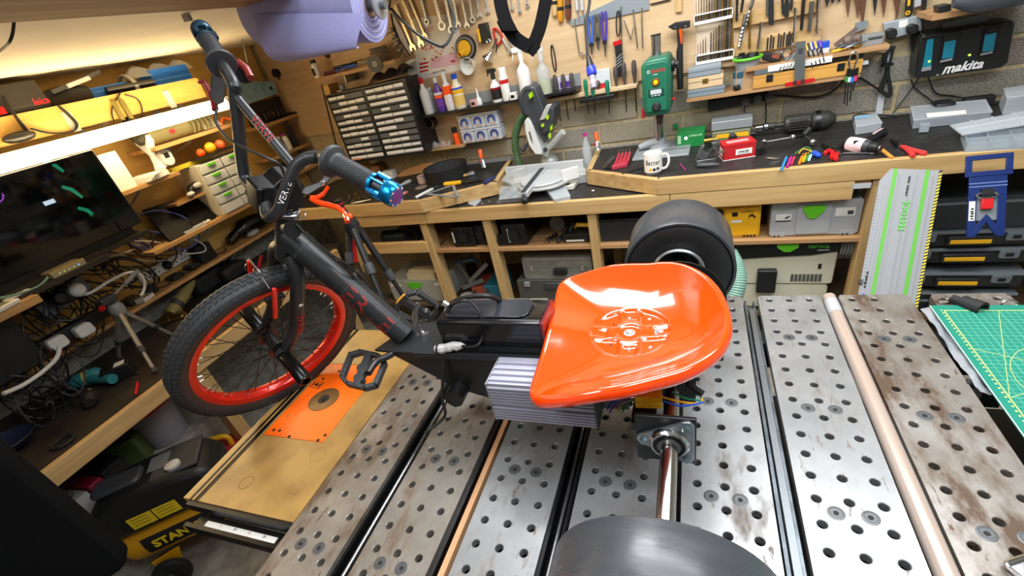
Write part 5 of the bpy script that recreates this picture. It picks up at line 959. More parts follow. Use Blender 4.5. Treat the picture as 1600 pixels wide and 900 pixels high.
# clear boxes at the right
def flatbox(label,corners,z0,h,m,parts,name='organiser_box'):
    P_=[BZ(x,y,z0)for x,y in corners];t=wT(name,label,'box',sum(p[0]for p in P_)/4,sum(p[1]for p in P_)/4,z0)
    ob('tray',B(WM).prism(P_,z0,z0+h),m,t,bev=.003);cx,cy=sum(p[0]for p in P_)/4,sum(p[1]for p in P_)/4
    ob('lid',B(WM).prism([(cx+(a-cx)*1.02,cy+(b-cy)*1.02)for a,b in P_],z0+h,z0+h+.006),parts,t,bev=.002)
    return t,P_
t,P_=flatbox('small frosted box with blue label in front of the wall',[(1336,211),(1376,205),(1366,189),(1332,194)],ZU,.03,FROST,FROST);ob('label',B(WM).box(P_[0][0]+.015,P_[1][0]-.02,P_[3][1]-.05,P_[3][1]-.02,ZU+.0362,ZU+.037),mat('sky_blue',0x7FC4EA,.5),t)
t,P_=flatbox('long closed frosted organiser with a white label strip',[(1425,202),(1545,190),(1535,170),(1420,180)],ZU,.032,mat('organiser_grey',0xA9B2BA,.35,alpha=.6),FROST);ob('label',B(WM).prism([BZ(*p,ZU+.039)for p in((1449,184),(1510,178),(1509,172),(1447,177))],ZU+.039,ZU+.0396),PAPER,t)
ob('clip',B(WM).prism([BZ(*p,ZU+.02)for p in((1437,201),(1452,200),(1452,195),(1437,196))],ZU+.005,ZU+.03),MATS['organiser_grey'],t)
def compart(label,corners,z0,h,nx,ny,m):
    P_=[Vector((*BZ(x,y,z0),z0))for x,y in corners];t=wT('compartment_box',label,'box',P_[0].x,P_[0].y,z0)
    def at_(u,v,z):a=P_[0].lerp(P_[1],u).lerp(P_[3].lerp(P_[2],u),v);return Vector((a.x,a.y,z))
    b=B(WM)
    b.prism([(at_(u,v,0).x,at_(u,v,0).y)for u,v in((0,0),(1,0),(1,1),(0,1))],z0,z0+.003);ob('floor_panel',b,m,t)
    b=B(WM)
    for i in range(nx+1):b.beam(at_(i/nx,0,z0+h/2),at_(i/nx,1,z0+h/2),.0025,h)
    for j in range(ny+1):b.beam(at_(0,j/ny,z0+h/2),at_(1,j/ny,z0+h/2),.0025,h)
    ob('dividers',b,m,t);return t
FRG=mat('frost_tray',0xB4BEC6,.3,alpha=.5)
t=compart('open frosted compartment box at the right end of the bench',[(1508,238),(1700,226),(1672,198),(1501,216)],ZU,.032,5,3,FRG)
lid=wT('box_lid','open frosted lid leaning behind the compartment box','lid',*BZ(1540,190,ZU),ZU)
pl=[PZ(1503,212,ZU+.036),PZ(1484,197,ZU+.034),PZ(1650,166,ZU+.05),PZ(1665,186,ZU+.05)]
b=B();b.add(pl+[p+Vector((0,0,.004))for p in pl],[(0,3,2,1),(4,5,6,7),(0,1,5,4),(1,2,6,5),(2,3,7,6),(3,0,4,7)]);ob('lid_sheet',b,FROST,lid)
bb=B()
for k in range(1,5):bb.beam(pl[0].lerp(pl[3],k/5)+Vector((0,0,.006)),pl[1].lerp(pl[2],k/5)+Vector((0,0,.006)),.004,.006)
bb.beam(pl[0].lerp(pl[1],.5)+Vector((0,0,.006)),pl[3].lerp(pl[2],.5)+Vector((0,0,.006)),.004,.006);ob('lid_ribs',bb,FROST,lid)
flatbox('frosted organiser box standing at the far right by the wall',[(1565,180),(1690,166),(1680,150),(1560,164)],ZU,.06,FROST,FROST)
# wall-side clutter at the right
p=[W(*BZ(x,y,ZU),ZU)for x,y in((1447,178),(1486,176),(1484,165),(1449,168))]
solo('power_brick',B(WM).prism(rrect(*sorted((BZ(1448,176,ZU)[0],BZ(1486,176,ZU)[0])),.50,.58,.015),ZU,ZU+.05),BLK,'black angular power brick against the wall','power supply',bev=.008);s,z=S(1530,158,.57);solo('power_brick',B(WM).box(s-.05,s+.05,.56,.60,z-.018,z+.018),BLKM,'slim black power brick by the wall at the far right','power supply',bev=.005)
# ---- saw bay: mitre saw
c=bl(850,288,ZM);MS=wT('mitre_saw','grey and black sliding mitre saw in the lowered bench bay','mitre saw',*c)
MG=mat('saw_grey',0xB9BBB8,.42,.2);MD=mat('saw_dark',0x3A3E44,.42);LG2=mat('saw_lime',0xA6D21E,.4)
def zb_(x,y,z):s,d=BZ(x,y,z);return Vector((s,min(d,.55),z))
fz=ZM+.055
a,b2=zb_(775,282,fz),zb_(912,268,fz);
ob('base',B(WM).prism([zb_(*p,ZM+.03)[:2]for p in((778,285),(800,292),(918,277),(914,262),(850,256),(790,268))],ZM,ZM+.05),MG,MS,bev=.004)
fn_=B(WM);fa,fb_=zb_(790,268,ZM+.07),zb_(912,256,ZM+.07)
fn_.beam(fa,fb_,.02,.05);ob('fence',fn_,LGREY,MS,bev=.003);ob('fence_wing',B(WM).beam(zb_(800,274,ZM+.07),zb_(822,269,ZM+.07),.02,.06),MG,MS,bev=.003);ob('fence_wing',B(WM).beam(zb_(878,275,ZM+.075),zb_(904,268,ZM+.075),.016,.06),WHT,MS,bev=.003)
tcn=zb_(850,278,ZM+.06);ob('turntable',B(WM).lathe([(.125,-.02),(.13,0),(.125,.006),(.11,.007)],tcn,(0,0,1),40),LGREY,MS);ob('turntable_ring',B(WM).tube([(tcn.x+.14*math.cos(a),tcn.y+.14*math.sin(a),ZM+.045)for a in[-2.8+i*.12 for i in range(24)]],.009,8),MG,MS)
a,b2=zb_(818,305,ZM+.055),zb_(848,267,ZM+.062);ob('mitre_arm',B(WM).beam(a,b2,.045,.03),LGREY,MS,bev=.004);ob('kerf_insert',B(WM).beam(a+Vector((0,0,.016)),b2+Vector((0,0,.016)),.026,.004),MD,MS);kk=zb_(820,313,ZM+.04);ob('mitre_knob',B(WM).sph(kk,.020,14),BLK,MS);ob('mitre_stem',B(WM).cyl(kk,a,.010,n=12),MD,MS)
ob('foot',B(WM).prism(rrect(*sorted((BZ(880,296,ZM)[0],BZ(900,292,ZM)[0])),*sorted((BZ(890,297,ZM)[1],BZ(890,283,ZM)[1])),.012),ZM,ZM+.022),mat('foot_cream',0xD9D7CA,.45),MS,bev=.003);fo=zb_(888,288,ZM+.022);ob('foot_hole',B(WM).cyl(fo,fo+Vector((0,0,.0006)),.011,n=18),BLKM,MS)
def sw3(x,y,d):s,z=S(x,y,d);return Vector((s,d,z))
hd_=.40
ob('pivot_housing',B(WM).sph(sw3(858,252,.45),.045,16,(1.15,1,.85)),MG,MS);ob('pivot_block',B(WM).cyl(sw3(858,250,.45),sw3(850,232,.43),.03,.022,n=16),MG,MS)
ob('blade_guard',B(WM).prism([S(x,y,.36)for x,y in((825,183),(830,190),(838,210),(846,232),(848,240),(838,240),(828,226),(822,205),(821,188))],.345,.375,'y'),mat('guard_white',0xD4D6D4,.4),MS,bev=.003);ob('guard_slot',B(WM).prism([S(x,y,.344)for x,y in((826,206),(829,217),(833,225),(831,217),(828,206))],.3435,.3455,'y'),BLKM,MS)
ob('saw_head',B(WM).prism([S(x,y,.36)for x,y in((818,140),(826,133),(836,136),(844,156),(852,180),(858,210),(850,225),(838,205),(828,185),(817,178),(814,160))],.36,.45,'y'),MD,MS,bev=.008);ob('handle_loop',B(WM).tube(bez([sw3(820,178,.38),sw3(815,158,.37),sw3(820,141,.37),sw3(832,140,.37),sw3(840,160,.38)],5),.014,10),MD,MS);ob('trigger',B(WM).prism([S(x,y,.33)for x,y in((825,148),(829,144),(831,152),(827,155))],.335,.365,'y'),LG2,MS)
ob('motor_body',B(WM).prism([S(x,y,.36)for x,y in((842,190),(856,165),(866,166),(868,182),(860,204),(850,208))],.34,.47,'y'),MD,MS,bev=.008);ob('motor_cap',B(WM).prism([S(x,y,.34)for x,y in((843,188),(854,164),(862,163),(852,186))],.333,.36,'y'),MG,MS,bev=.003)
for pp_ in(((853,182),(856,178),(858,184),(855,188)),((846,194),(850,193),(850,198),(846,198)),((857,210),(860,206),(861,214),(858,218)),((860,198),(863,194),(863,202),(860,204))):ob('lime_detail',B(WM).prism([S(x,y,.335)for x,y in pp_],.330,.345,'y'),LG2,MS)
ob('slide_tube',B(WM).cyl(sw3(852,236,.40),sw3(880,206,.36),.017,n=16),MG,MS);ob('tilt_lever',B(WM).cyl(sw3(818,232,.42),sw3(832,220,.44),.010,n=12).sph(sw3(817,233,.42),.016,12),MD,MS);ob('pivot_cap',B(WM).cyl(sw3(852,234,.39),sw3(852,234,.37),.012,n=14),BLK,MS);ob('pivot_arm',B(WM).prism([S(x,y,.39)for x,y in((834,190),(842,195),(858,232),(856,245),(846,240))],.38,.41,'y'),MG,MS,bev=.003)
hz=bez([sw3(822,178,.45),sw3(812,190,.46),sw3(805,215,.47),sw3(808,245,.48),sw3(815,262,.47)],18)
solo('extraction_hose',B(WM).tube(hz,[.021+.0022*(i%2)for i in range(len(hz))],14),mat('hose_dark_green',0x4C6B44,.5),'dark green ribbed extraction hose joined to the mitre saw','hose',ang=20)
t,P_=flatbox('small clear parts box lying in front of the mitre saw',[(867,318),(892,312),(884,298),(853,301)],ZM,.018,FROST,FROST)
t=wT('bag','clear bag of white fixings on the left wing of the saw','bag',*BZ(800,300,ZM),ZM);ob('sheet',B(WM).grid(lambda u,v:Vector((*[a+b for a,b in zip(BZ(780+40*u,312-20*v-4*u,ZM+.03),(0,0))],ZM+.03+.006*math.sin(u*13)*math.sin(v*9))),12,8),FROST,t,ang=15)
q=[BZ(*p,ZM+.012)for p in((775,317),(815,313),(818,305),(780,309))];t=wT('ridged_panel','dark speckled rubber panel at the front of the saw bay','panel',*q[0],ZM);ob('panel',B(WM).prism(q,ZM,ZM+.014),mat('speckled_grey',0x6D6F70,.5,scale=220,h2=0x2A2A2A,thr=(.4,.6)),t,bev=.002)
q=bl(740,315,ZM+.004);t=wT('small_bag','small clear bag of screws at the front of the saw bay','bag',*q);ob('bag',B(WM).prism([BZ(*p,ZM+.004)for p in((731,318),(742,322),(752,312),(740,308))],ZM,ZM+.006),FROST,t)
for k,(x,y)in enumerate(((752,318),(763,315),(885,308),(925,298))):p=bl(x,y,ZM+.003);solo('screw',B(WM).cyl(p,p+Vector((.010,.004,0)),.002,n=6),CHR,'tiny loose screw lying on the saw bay top','screw','loose screws in the saw bay')
# toggle clamps (orange handles) and bottle
def toggle(label,x,y,xb,yb,d):
    a,b2=sw3(x,y,d),sw3(xb,yb,d-.03);t=wT('toggle_clamp',label,'clamp',b2.x,b2.y,ZU-.07);u=(a-b2)
    ob('handle',B(WM).prism(rrect(-.011,.011,0,.055,.006),-.006,.006,'y')if False else B(WM).tube([b2+u*.55,b2+u*.98,b2+u*1.05],[.010,.013,.010],10),ORG,t);ob('links',B(WM).beam(b2,b2+u*.6,.014,.005).beam(b2+Vector((.012,0,0)),b2+u*.45+Vector((.006,0,0)),.010,.005),STL,t);ob('rivets',B(WM).cyl(b2+u*.2-Vector((0,.006,0)),b2+u*.2+Vector((0,.006,0)),.005,n=10),CHR,t);ob('red_stop',B(WM).sph(b2+u*.42+Vector((-.012,0,-.004)),.009,10),RED,t);ob('spindle',B(WM).cyl(b2+Vector((0,0,-.02)),b2+Vector((0,0,-.055)),.004,n=8),CHR,t)
toggle('orange handled toggle clamp at the left edge of the raised right bench',931,208,935,235,.50);toggle('orange handled toggle clamp at the end of the left bench',750,235,755,262,.45)
p=bl(916,262,ZM);t=wT('spray_bottle','clear bottle with a pink cap beside the toggle clamp','bottle',p.x,.45,ZM);s,zc=S(914,212,.45);ob('bottle',B(WM).lathe([(.022,ZM),(.024,ZM+.01),(.024,zc-.06),(.010,zc-.02),(.009,zc)],(s,.45,0),(0,0,1),18),CLR,t);ob('cap',B(WM).cyl((s,.45,zc-.003),(s,.45,zc+.014),.010,n=14),MAG,t)
# glue pen set in red tray
q=[BZ(*p,ZU)for p in((956,266),(980,261),(986,246),(968,249))];t=wT('bit_set','red tray of hex bits standing near the bench chamfer','bit set',*q[0],ZU);RT_=mat('tray_red',0xB8384A,.4)
ob('tray',B(WM).prism(q,ZU,ZU+.018),RT_,t,bev=.002)
for k in range(4):a=Vector((*BZ(962+k*6.5,262-k*1.5,ZU),ZU+.018));b2=Vector((*BZ(968+k*5.5,250-k,ZU),ZU+.030));ob('bit_holder',B(WM).cyl(a,b2,.006,n=8),RT_,t);ob('bit',B(WM).cyl(b2,b2+Vector((0,.004,.022)),.0022,n=6),CHR,t)
q=[BZ(*p,ZU)for p in((944,264),(957,265),(965,250),(957,249))];t=wT('bit_rail','black strip of small bits left of the red tray','bit set',*q[0],ZU);ob('rail',B(WM).prism(q,ZU,ZU+.008),BLK,t);ob('bits',B(WM).cyl((*q[0],ZU+.010),(*q[3],ZU+.012),.003,n=6).cyl((q[0][0]+.012,q[0][1],ZU+.01),(q[3][0]+.012,q[3][1],ZU+.012),.003,n=6),CHR,t)
p,q=bl(972,271,ZU+.004),bl(1008,261,ZU+.004);solo('scriber',B(WM).cyl(p,q,.003,n=8),DSTL,'dark steel scriber lying left of the mug','scriber')
q=[BZ(*p,ZU)for p in((990,246),(1000,237),(1035,233),(1030,244))]
# ---- left bench top clutter
c=bl(708,268);t=wT('belt_roll','wide black rubber belt ring standing on the left bench','belt',c.x,c.y,ZU);s0,s1=BZ(676,277,ZU)[0],BZ(738,268,ZU)[0];cx,r=(s0+s1)/2,(s1-s0)/2;cd2=.36
ob('belt',B(WM).ring([(r,0),(r,.075),(r-.003,.075),(r-.003,0)],(cx,cd2,ZU),(0,0,1),40),BLKM,t);ob('belt_inner',B(WM).ring([(r-.004,.002),(r-.004,.070),(r-.006,.070),(r-.006,.002)],(cx,cd2,ZU),(0,0,1),40),DGREY,t)
c=bl(660,287);t=wT('sanding_roll','roll of pale pinkish abrasive tape beside the black belt','tape roll',*c)
for k in range(3):ob('tape_turn',B(WM).ring([(.046-k*.004,0),(.046-k*.004,.04-k*.004),(.043-k*.004,.04-k*.004),(.043-k*.004,0)],(c.x,c.y+.04,ZU),(0,0,1),28),mat('abrasive_pale',0xBFA8A2,.7),t)
for x,y,r,m,lab in((658,293,.038,mat('disc_grey',0x7E706A,.8),'grey sanding disc lying in front of the abrasive roll'),(627,303,.042,mat('disc_pink',0xB06A62,.8),'pink sanding disc lying near the blue grip end')):
    c=bl(x,y,ZU);solo('sanding_disc',B(WM).ring([(r,0),(r,.0025),(.008,.0025),(.008,0)],c,(0,0,1),32),m,lab,'disc')
def stick(label,name,cat,a,b2,parts,z=.010):
    p,q=bl(*a,ZU+z),bl(*b2,ZU+z);t=wT(name,label,cat,*p);L=(q-p).length
    for nm,pf_,m in parts:ob(nm,B(WM).lathe([(r,f*L)for r,f in pf_],p,q-p,10),m,t)
    return t
stick('wooden handled mallet with a steel head on the left bench','hammer','hammer',(680,286),(742,270),[('handle',[(.008,0),(.010,.05),(.008,.85)],mat('mallet_wood',0xC79A50,.6)),('head',[(.016,.82),(.018,.86),(.018,.98),(.014,1)],STL)])
stick('yellow handled spring tool with a chrome tip on the left bench','cutter','tool',(694,288),(755,281),[('handle',[(.010,0),(.013,.03),(.012,.4),(.009,.45)],YEL),('shaft',[(.006,.45),(.007,.6),(.010,.65),(.010,.8),(.004,1)],DSTL)],.014)
stick('white marker pen with a black tip on the left bench','marker_pen','pen',(645,311),(684,291),[('barrel',[(.007,.1),(.008,.15),(.008,.75),(.006,.8)],WHT),('tip',[(.002,0),(.005,.06),(.006,.1)],BLK),('cap',[(.0055,.8),(.0055,1)],DGREY)])
q=[BZ(*p,ZU)for p in((666,303),(715,309),(709,291),(695,294))];t=wT('speed_square','bare metal triangular square lying on the left bench','square',*q[0],ZU);b=B(WM)
tri=[BZ(666,304,ZU),BZ(716,309,ZU),BZ(708,290,ZU)]
for i in range(3):a,b2=tri[i],tri[(i+1)%3];b.beam((*a,ZU+.003),(*b2,ZU+.003),.016,.004)
ob('blade',b,GREY,t)
for k,(x,y,r)in enumerate(((545,308,.010),(556,304,.012),(540,317,.009),(552,315,.010),(561,311,.009),(570,309,.011),(576,302,.010))):c=bl(x,y,ZU);solo('nut',B(WM).lathe([(r,0),(r,.012),(r*.6,.013),(r*.6,.002)],c,(0,0,1),8),(CHR,BRS,STL)[k%3],'small metal fitting in the scatter below the blue grip','fitting','loose metal fittings on the left bench')
stick('pale steel air nozzle lying left of the abrasive roll','air_nozzle','nozzle',(619,293),(642,282),[('body',[(.004,0),(.010,.1),(.008,.5),(.012,.6),(.012,.9),(.006,1)],LGREY)])
stick('slim silver punch lying left of the blue grip','punch','punch',(548,318),(580,312),[('body',[(.003,0),(.005,.2),(.005,1)],CHR)],.006)
# cardboard at the back of the left bench
s,z=S(600,262,.50);
for k,(x0,x1,m,lab)in enumerate(((551,574,CARD,'brown cardboard box left of the white cube on the left bench'),(576,592,mat('card_dark',0x94683C,.75),'darker cardboard box next to the brown cardboard box'))):
    a,b2=S(x0,262,.52)[0],S(x1,262,.52)[0];t=wT('cardboard_box',lab,'box',(a+b2)/2,.56,ZU);ob('carton',B(WM).box(a,b2,.52,.60,ZU,ZU+.085),m,t,bev=.001);ob('tape',B(WM).box((a+b2)/2-.008,(a+b2)/2+.008,.5192,.52,ZU,ZU+.085),mat('parcel_tape',0xA87A46,.35),t)
a,b2=S(594,268,.46)[0],S(611,268,.46)[0];t=wT('socket_box','white cube adaptor with a socket face on the left bench','adaptor',a,.5,ZU);ob('cube',B(WM).box(a,b2,.46,.52,ZU,ZU+.052),WHT,t,bev=.004);ob('pins',B(WM).box(a+.015,a+.021,.4588,.46,ZU+.028,ZU+.036).box(a+.034,a+.040,.4588,.46,ZU+.028,ZU+.036).box(a+.024,a+.030,.4588,.46,ZU+.014,ZU+.022),BLKM,t)
q=[BZ(*p,ZU)for p in((608,282),(675,262),(678,255),(640,262))];t=wT('cardboard_sheet','torn flat cardboard sheet leaning at the back of the left bench','cardboard',*q[0],ZU);ob('sheet',B(WM).prism([S(x,y,.50)for x,y in((608,280),(670,268),(678,255),(668,254),(636,264))],.50,.504,'y'),CARD,t)
b=B(WM);ob_=S(770,250,WALL);solo('upstand',B(WM).box(S(748,250,.6)[0],S(800,247,.6)[0],.59,.609,ZU,ZU+.02),GREY,'grey strip along the wall behind the left bench end','strip')
stick('dark blue rubber wedge lying by the left toggle clamp','wedge','wedge',(757,286),(775,276),[('wedge',[(.012,0),(.010,.7),(.004,1)],mat('navy',0x2B2F5E,.5))],.010)
# ================================================================== tools on the back wall
def sw(x,y,d):s,z=S(x,y,d);return Vector((s,d,z))
def wp(pts,d0,d1):return B(WM).prism([S(x,y,d0)for x,y in pts],d0,d1,'y')
FD=WD-.012
# spanners
SPN=mat('spanner_chrome',0xC3C7CC,.25,.55);SPG=mat('spanner_warm',0xC9BFA4,.25,.6)
def spanner(label,x0,y0,x1,y1,w,m,ring=False,d=FD):
    a,b=sw(x0,y0,d),sw(x1,y1,d);t=wT('spanner',label,'spanner',*b,group='spanners on the back wall');u=(b-a).normalized();n=Vector((u.z,0,-u.x));L=(b-a).length
    M=WM@axes(a,u,n,u.cross(n))
    ob('shank',B(M).prism([(0,-w/2),(L-w*.8,-w*.36),(L-w*.8,w*.36),(0,w/2)],-.004,.004),m,t,bev=.0015)
    if ring:ob('ring_end',B(M).ring([(w*.95,-.006),(w*.95,.006),(w*.55,.006),(w*.55,-.006)],(L,0,0),(0,0,1),18),m,t)
    else:ob('open_end',B(M).prism([(L-w*.9,-w*.4),(L-w*.2,-w*.95),(L+w*.75,-w*.85),(L+w*.8,-w*.4),(L+w*.1,-w*.35),(L+w*.05,w*.35),(L+w*.75,w*.45),(L+w*.6,w*.95),(L-w*.3,w*.9),(L-w*.9,w*.4)],-.005,.005),m,t)
nth=('first','second','third','fourth','fifth','sixth','seventh','eighth','ninth','tenth','eleventh','twelfth','thirteenth','fourteenth')
for k,(x0,y0,x1,y1,w,m,rg)in enumerate(((617,8,645,74,.022,SPG,0),(627,-4,658,68,.022,SPG,0),(638,-6,664,56,.018,SPG,0),(655,-14,667,34,.016,SPN,1),(674,-20,691,40,.024,SPN,1),(692,-20,706,46,.021,SPN,1),(705,-20,716,38,.018,SPN,0),(718,-20,730,40,.017,SPN,0),(731,-20,739,31,.016,SPN,1),(742,-20,750,24,.014,SPN,0),(755,-20,762,18,.012,SPN,0))):
    spanner('chrome spanner, %s from the left in the row above the poster'%nth[k],x0,y0,x1,y1,w,m,rg,FD-(.012 if k in(1,4)else 0))
for k,(x,y,lab)in enumerate(((800,14,'short chrome spanner left of the black strap tip'),(812,18,'short chrome spanner between the strap halves'),(824,8,'tiny chrome spanner right of the short ones'))):spanner(lab,x-4,y-30,x,y,.010,SPN,k==2)
for k,(x0,y0,x1,y1)in enumerate(((785,60,797,82),(793,56,803,80),(800,54,809,76))):spanner('small combination spanner, %s of three right of the chrome funnel'%nth[k],x0,y0,x1,y1,.010,SPN,False)
# poster
pw_,pr_=[(622,52),(655,126),(729,106),(714,20)],None
t=wT('poster','white and pink illustrated paper sheet pinned under the spanners','poster',*sw(680,115,WD));ob('sheet',wp([(640,30),(655,126),(728,107),(713,20)],WD-.0016,WD-.0002),PAPER,t);ob('pink_panel',wp([(671,93),(673,108),(718,100),(716,80)],WD-.0024,WD-.0016),mat('print_pink',0xE9C4D6,.7),t)
rot=math.radians(0)
text('lettering','PA',.030,TF(*[S(633,56,WD)[0]],WD-.003,S(633,56,WD)[1]),INKR,t);text('lettering','RI KIT',.030,TF(S(669,47,WD)[0],WD-.003,S(669,47,WD)[1]),INKR,t);text('lettering','DEYA TATE',.017,TF(S(686,112,WD)[0],WD-.003,S(686,112,WD)[1]),INK,t)
for k in range(3):ob('red_stripe',wp([(655,99+k*6),(669,96+k*6),(669.5,99+k*6),(655.5,102+k*6)],WD-.0024,WD-.0016),INKR,t)
random.seed(11)
for k in range(26):x,y=random.uniform(658,712),random.uniform(70,92);ob('printed_mark',wp([(x,y),(x+random.uniform(2,6),y-1),(x+random.uniform(1,5),y+random.uniform(1,4))],WD-.0024,WD-.0016),INKR if k%4 else mat('print_orange',0xD98A5A,.6),t)
ob('red_arrow',wp([(702,96),(709,93),(712,95),(709,98)],WD-.0032,WD-.0024),INKR,t)
for k in range(10):a=k*.63;ob('printed_flower',wp([(681+5*math.cos(a),91+4*math.sin(a)),(681+8*math.cos(a+.2),91+6*math.sin(a+.2)),(681+7*math.cos(a+.4),91+5.5*math.sin(a+.4))],WD-.0032,WD-.0024),INKR,t)
# round things
c=sw(729,74,WD);t=wT('funnel_holder','round black and grey brush with a yellow centre hung on the plywood','brush',*c)
ob('outer_ring',B(WM).lathe([(.060,0),(.062,.006),(.060,.022),(.050,.03)],c,(0,-1,0),32),BLKM,t);ob('grey_ring',B(WM).ring([(.056,.02),(.054,.034),(.044,.036),(.040,.02)],c,(.1,-1,0),32),mat('wire_grey',0x6E6A66,.6),t);ob('yellow_dish',B(WM).lathe([(.042,.02),(.038,.034),(.03,.036)],c,(0,-1,0),28),YEL,t);ob('yellow_spigot',B(WM).lathe([(.020,.03),(.014,.062),(.012,.062),(.012,.04)],c+Vector((-.012,0,-.01)),(-.25,-1,-.25),18),YEL,t)
c=sw(734,102,WD);t=wT('white_cup','round white plastic cup with three dark holes under the yellow brush','cup',*c);ob('cup',B(WM).lathe([(.034,0),(.044,.03),(.045,.036),(.041,.036),(.032,.008),(.001,.006)],c,(0,-1,0),28),mat('cup_white',0xDDDCD6,.45),t)
for k,(dx,dz)in enumerate(((-.004,.010),(.012,.006),(-.001,-.010))):ob('hole',B(WM).cyl(c+Vector((dx,-.006,dz)),c+Vector((dx,-.0075,dz)),.003,n=8),BLKM,t)
t=wT('stud_finder','black and yellow pocket tool hung beside the round brush','tool',*sw(757,60,WD));ob('case',wp([(746,38),(760,35),(766,64),(752,69)],WD-.03,WD),BLK,t,bev=.004);ob('yellow_edge',wp([(744.5,46),(748,45),(752,65),(749,66)],WD-.032,WD-.01),YEL,t);ob('clip',B(WM).tube([sw(763+3*math.cos(a),64+3*math.sin(a),WD-.03)for a in(0,1,2,3,4,5)],.002,6,True),CHR,t)
a=sw(766,84,WD-.02);t=wT('metal_funnel','shiny metal funnel hung right of the white cup','funnel',*a);ob('cone',B(WM).lathe([(.006,0),(.008,.03),(.032,.06),(.033,.064),(.030,.062)],sw(770,75,WD-.02),sw(762,92,WD-.03)-sw(770,75,WD-.02),20),CHR,t);ob('spout',B(WM).cyl(sw(770,75,WD-.02),sw(776,60,WD-.015),.006,n=10),STL,t)
t=wT('scissors','red handled snips above the metal funnel','snips',*sw(776,60,WD));ob('handle',B(WM).tube(bez([sw(770,46,FD),sw(776,45,FD),sw(784,55,FD),sw(782,66,FD),sw(778,70,FD)],4),.005,8),RED,t);ob('handle',B(WM).tube(bez([sw(771,46,FD),sw(773,58,FD),sw(776,68,FD)],4),.005,8),RED,t);ob('blade',B(WM).beam(sw(777,68,FD),sw(775,82,FD),.008,.004),BLKM,t)
# row of spikes and curved blade at the left
for k in range(5):a,b=sw(611+k*4.5,46+k*10.5,FD),sw(603+k*5.5,51+k*11,FD-.02);a,b=sw(612+k*4.5,47+k*10,FD),sw(604+k*5,54+k*10,FD-.015);t=wT('nozzle','pointed chrome bit, %s from the top of the slanting row'%nth[k],'bit',*b,group='row of pointed chrome bits');ob('cone',B(WM).lathe([(.010,0),(.010,.008),(.002,.035)],a,b-a,12),CHR,t);ob('collar',B(WM).cyl(a,a-(b-a).normalized()*.008,.012,n=12),STL,t)
t=wT('scraper','curved grey blade with a black rubber edge left of the spanners','scraper',*sw(640,85,FD));ob('blade',wp([(612,22),(618,30),(632,55),(643,84),(640,86),(624,60)],FD-.002,FD),LGREY,t);ob('rubber_edge',B(WM).tube(bez([sw(611,21,FD),sw(616,45,FD),(sw(627,66,FD)),sw(641,87,FD)],5),.005,8),BLKM,t)
# narrow shelf with files
SD=.44
a,b=S(489,123,SD),S(612,95,SD);z=(a[1]+b[1])/2;t=wT('wall_shelf','narrow wooden shelf above the drawer cabinet','shelf',(a[0]+b[0])/2,SD,z-.018);ob('board',B(WM).box(a[0],b[0]+.02,SD,WD,z-.018,z),SHLF,t);ob('bracket',B(WM).box(a[0]+.22,a[0]+.225,SD+.02,WD,z-.06,z-.018),STL,t);zs=z
c=Vector((S(494,115,SD+.03)[0],SD+.04,zs));t=wT('glue_bottle','small white bottle with a black print at the end of the narrow shelf','bottle',*c);ob('bottle',B(WM).lathe([(.022,0),(.023,.004),(.023,.065),(.016,.074),(.016,.08)],c,(0,0,1),18),WHT,t);ob('cap',B(WM).cyl(c+Vector((0,0,.08)),c+Vector((0,0,.098)),.017,n=16),BLK,t);ob('print',B(WM).box(c.x-.012,c.x+.008,c.y-.0245,c.y-.022,zs+.015,zs+.055),INK,t)
for k,(x0,y0,x1,y1,r,m,lab)in enumerate(((505,112,538,104,.012,mat('maroon',0x5A2226,.5),'maroon handled file lying on the narrow shelf'),(512,109,543,99,.010,BLU,'blue handled file lying on the narrow shelf'),(530,98,575,82,.010,BLU,'long blue tool lying at the back of the narrow shelf'),(532,92,572,74,.012,BLKM,'black file lying at the back of the narrow shelf'),(548,103,580,96,.012,BRS,'brass handled tool lying on the narrow shelf'),(520,104,560,92,.009,DGREY,'grey flat file lying between the blue tools'))):
    p,q=sw(x0,y0,SD+.05+.01*k),sw(x1,y1,SD+.05+.01*k);p.z=q.z=zs+r+.004*k;t=wT('file',lab,'file',*p);u=(q-p).normalized();L=(q-p).length;ob('handle',B(WM).lathe([(r*.6,0),(r,.01),(r,L*.5),(r*.6,L*.55)],p,u,10),m,t);ob('blade',B(WM).beam(p+u*L*.55,q,.012,.004),DSTL,t)
c=sw(514,86,SD+.08);t=wT('brass_nut','brass plumbing nut behind the blue files','nut',*c);ob('nut',B(WM).ring([(.016,0),(.016,.02),(.009,.02),(.009,0)],c,(-.3,-1,.2),8),BRS,t);ob('thread',B(WM).ring([(.012,.02),(.012,.026),(.009,.026),(.009,.02)],c,(-.3,-1,.2),16),BRS,t)
c=sw(587,100,SD-.005);t=wT('grinding_disc','grey grinding disc leaning on the front of the narrow shelf','disc',*c);ob('disc',B(WM).ring([(.044,0),(.044,.014),(.009,.014),(.012,.006),(.012,0)],c,(.25,-1,.1),32),mat('grindstone',0x6B6B6A,.85),t);ob('bush',B(WM).ring([(.014,.014),(.014,.0155),(.006,.0155),(.006,.013)],c,(.25,-1,.1),20),STL,t)
for k in range(9):c=sw(587,66,SD+.07);c.z=zs+.004+k*.0085;solo('cutting_disc',B(WM).ring([(.052,0),(.052,.006),(.011,.006),(.011,0)],c+Vector((.004*math.sin(k*2),0,0)),(0,0,1),28),mat('disc_charcoal',0x3C3D3E,.8),'dark cutting disc, %s from the top of the stack on the narrow shelf'%nth[8-k],'disc','stack of cutting discs')
p=sw(640,112,SD+.1);t=wT('clear_sleeve','clear plastic sleeve hanging right of the grinding discs','sleeve',*p);ob('sleeve',wp([(632,96),(648,92),(658,122),(644,130)],.56,.57),CLR,t)
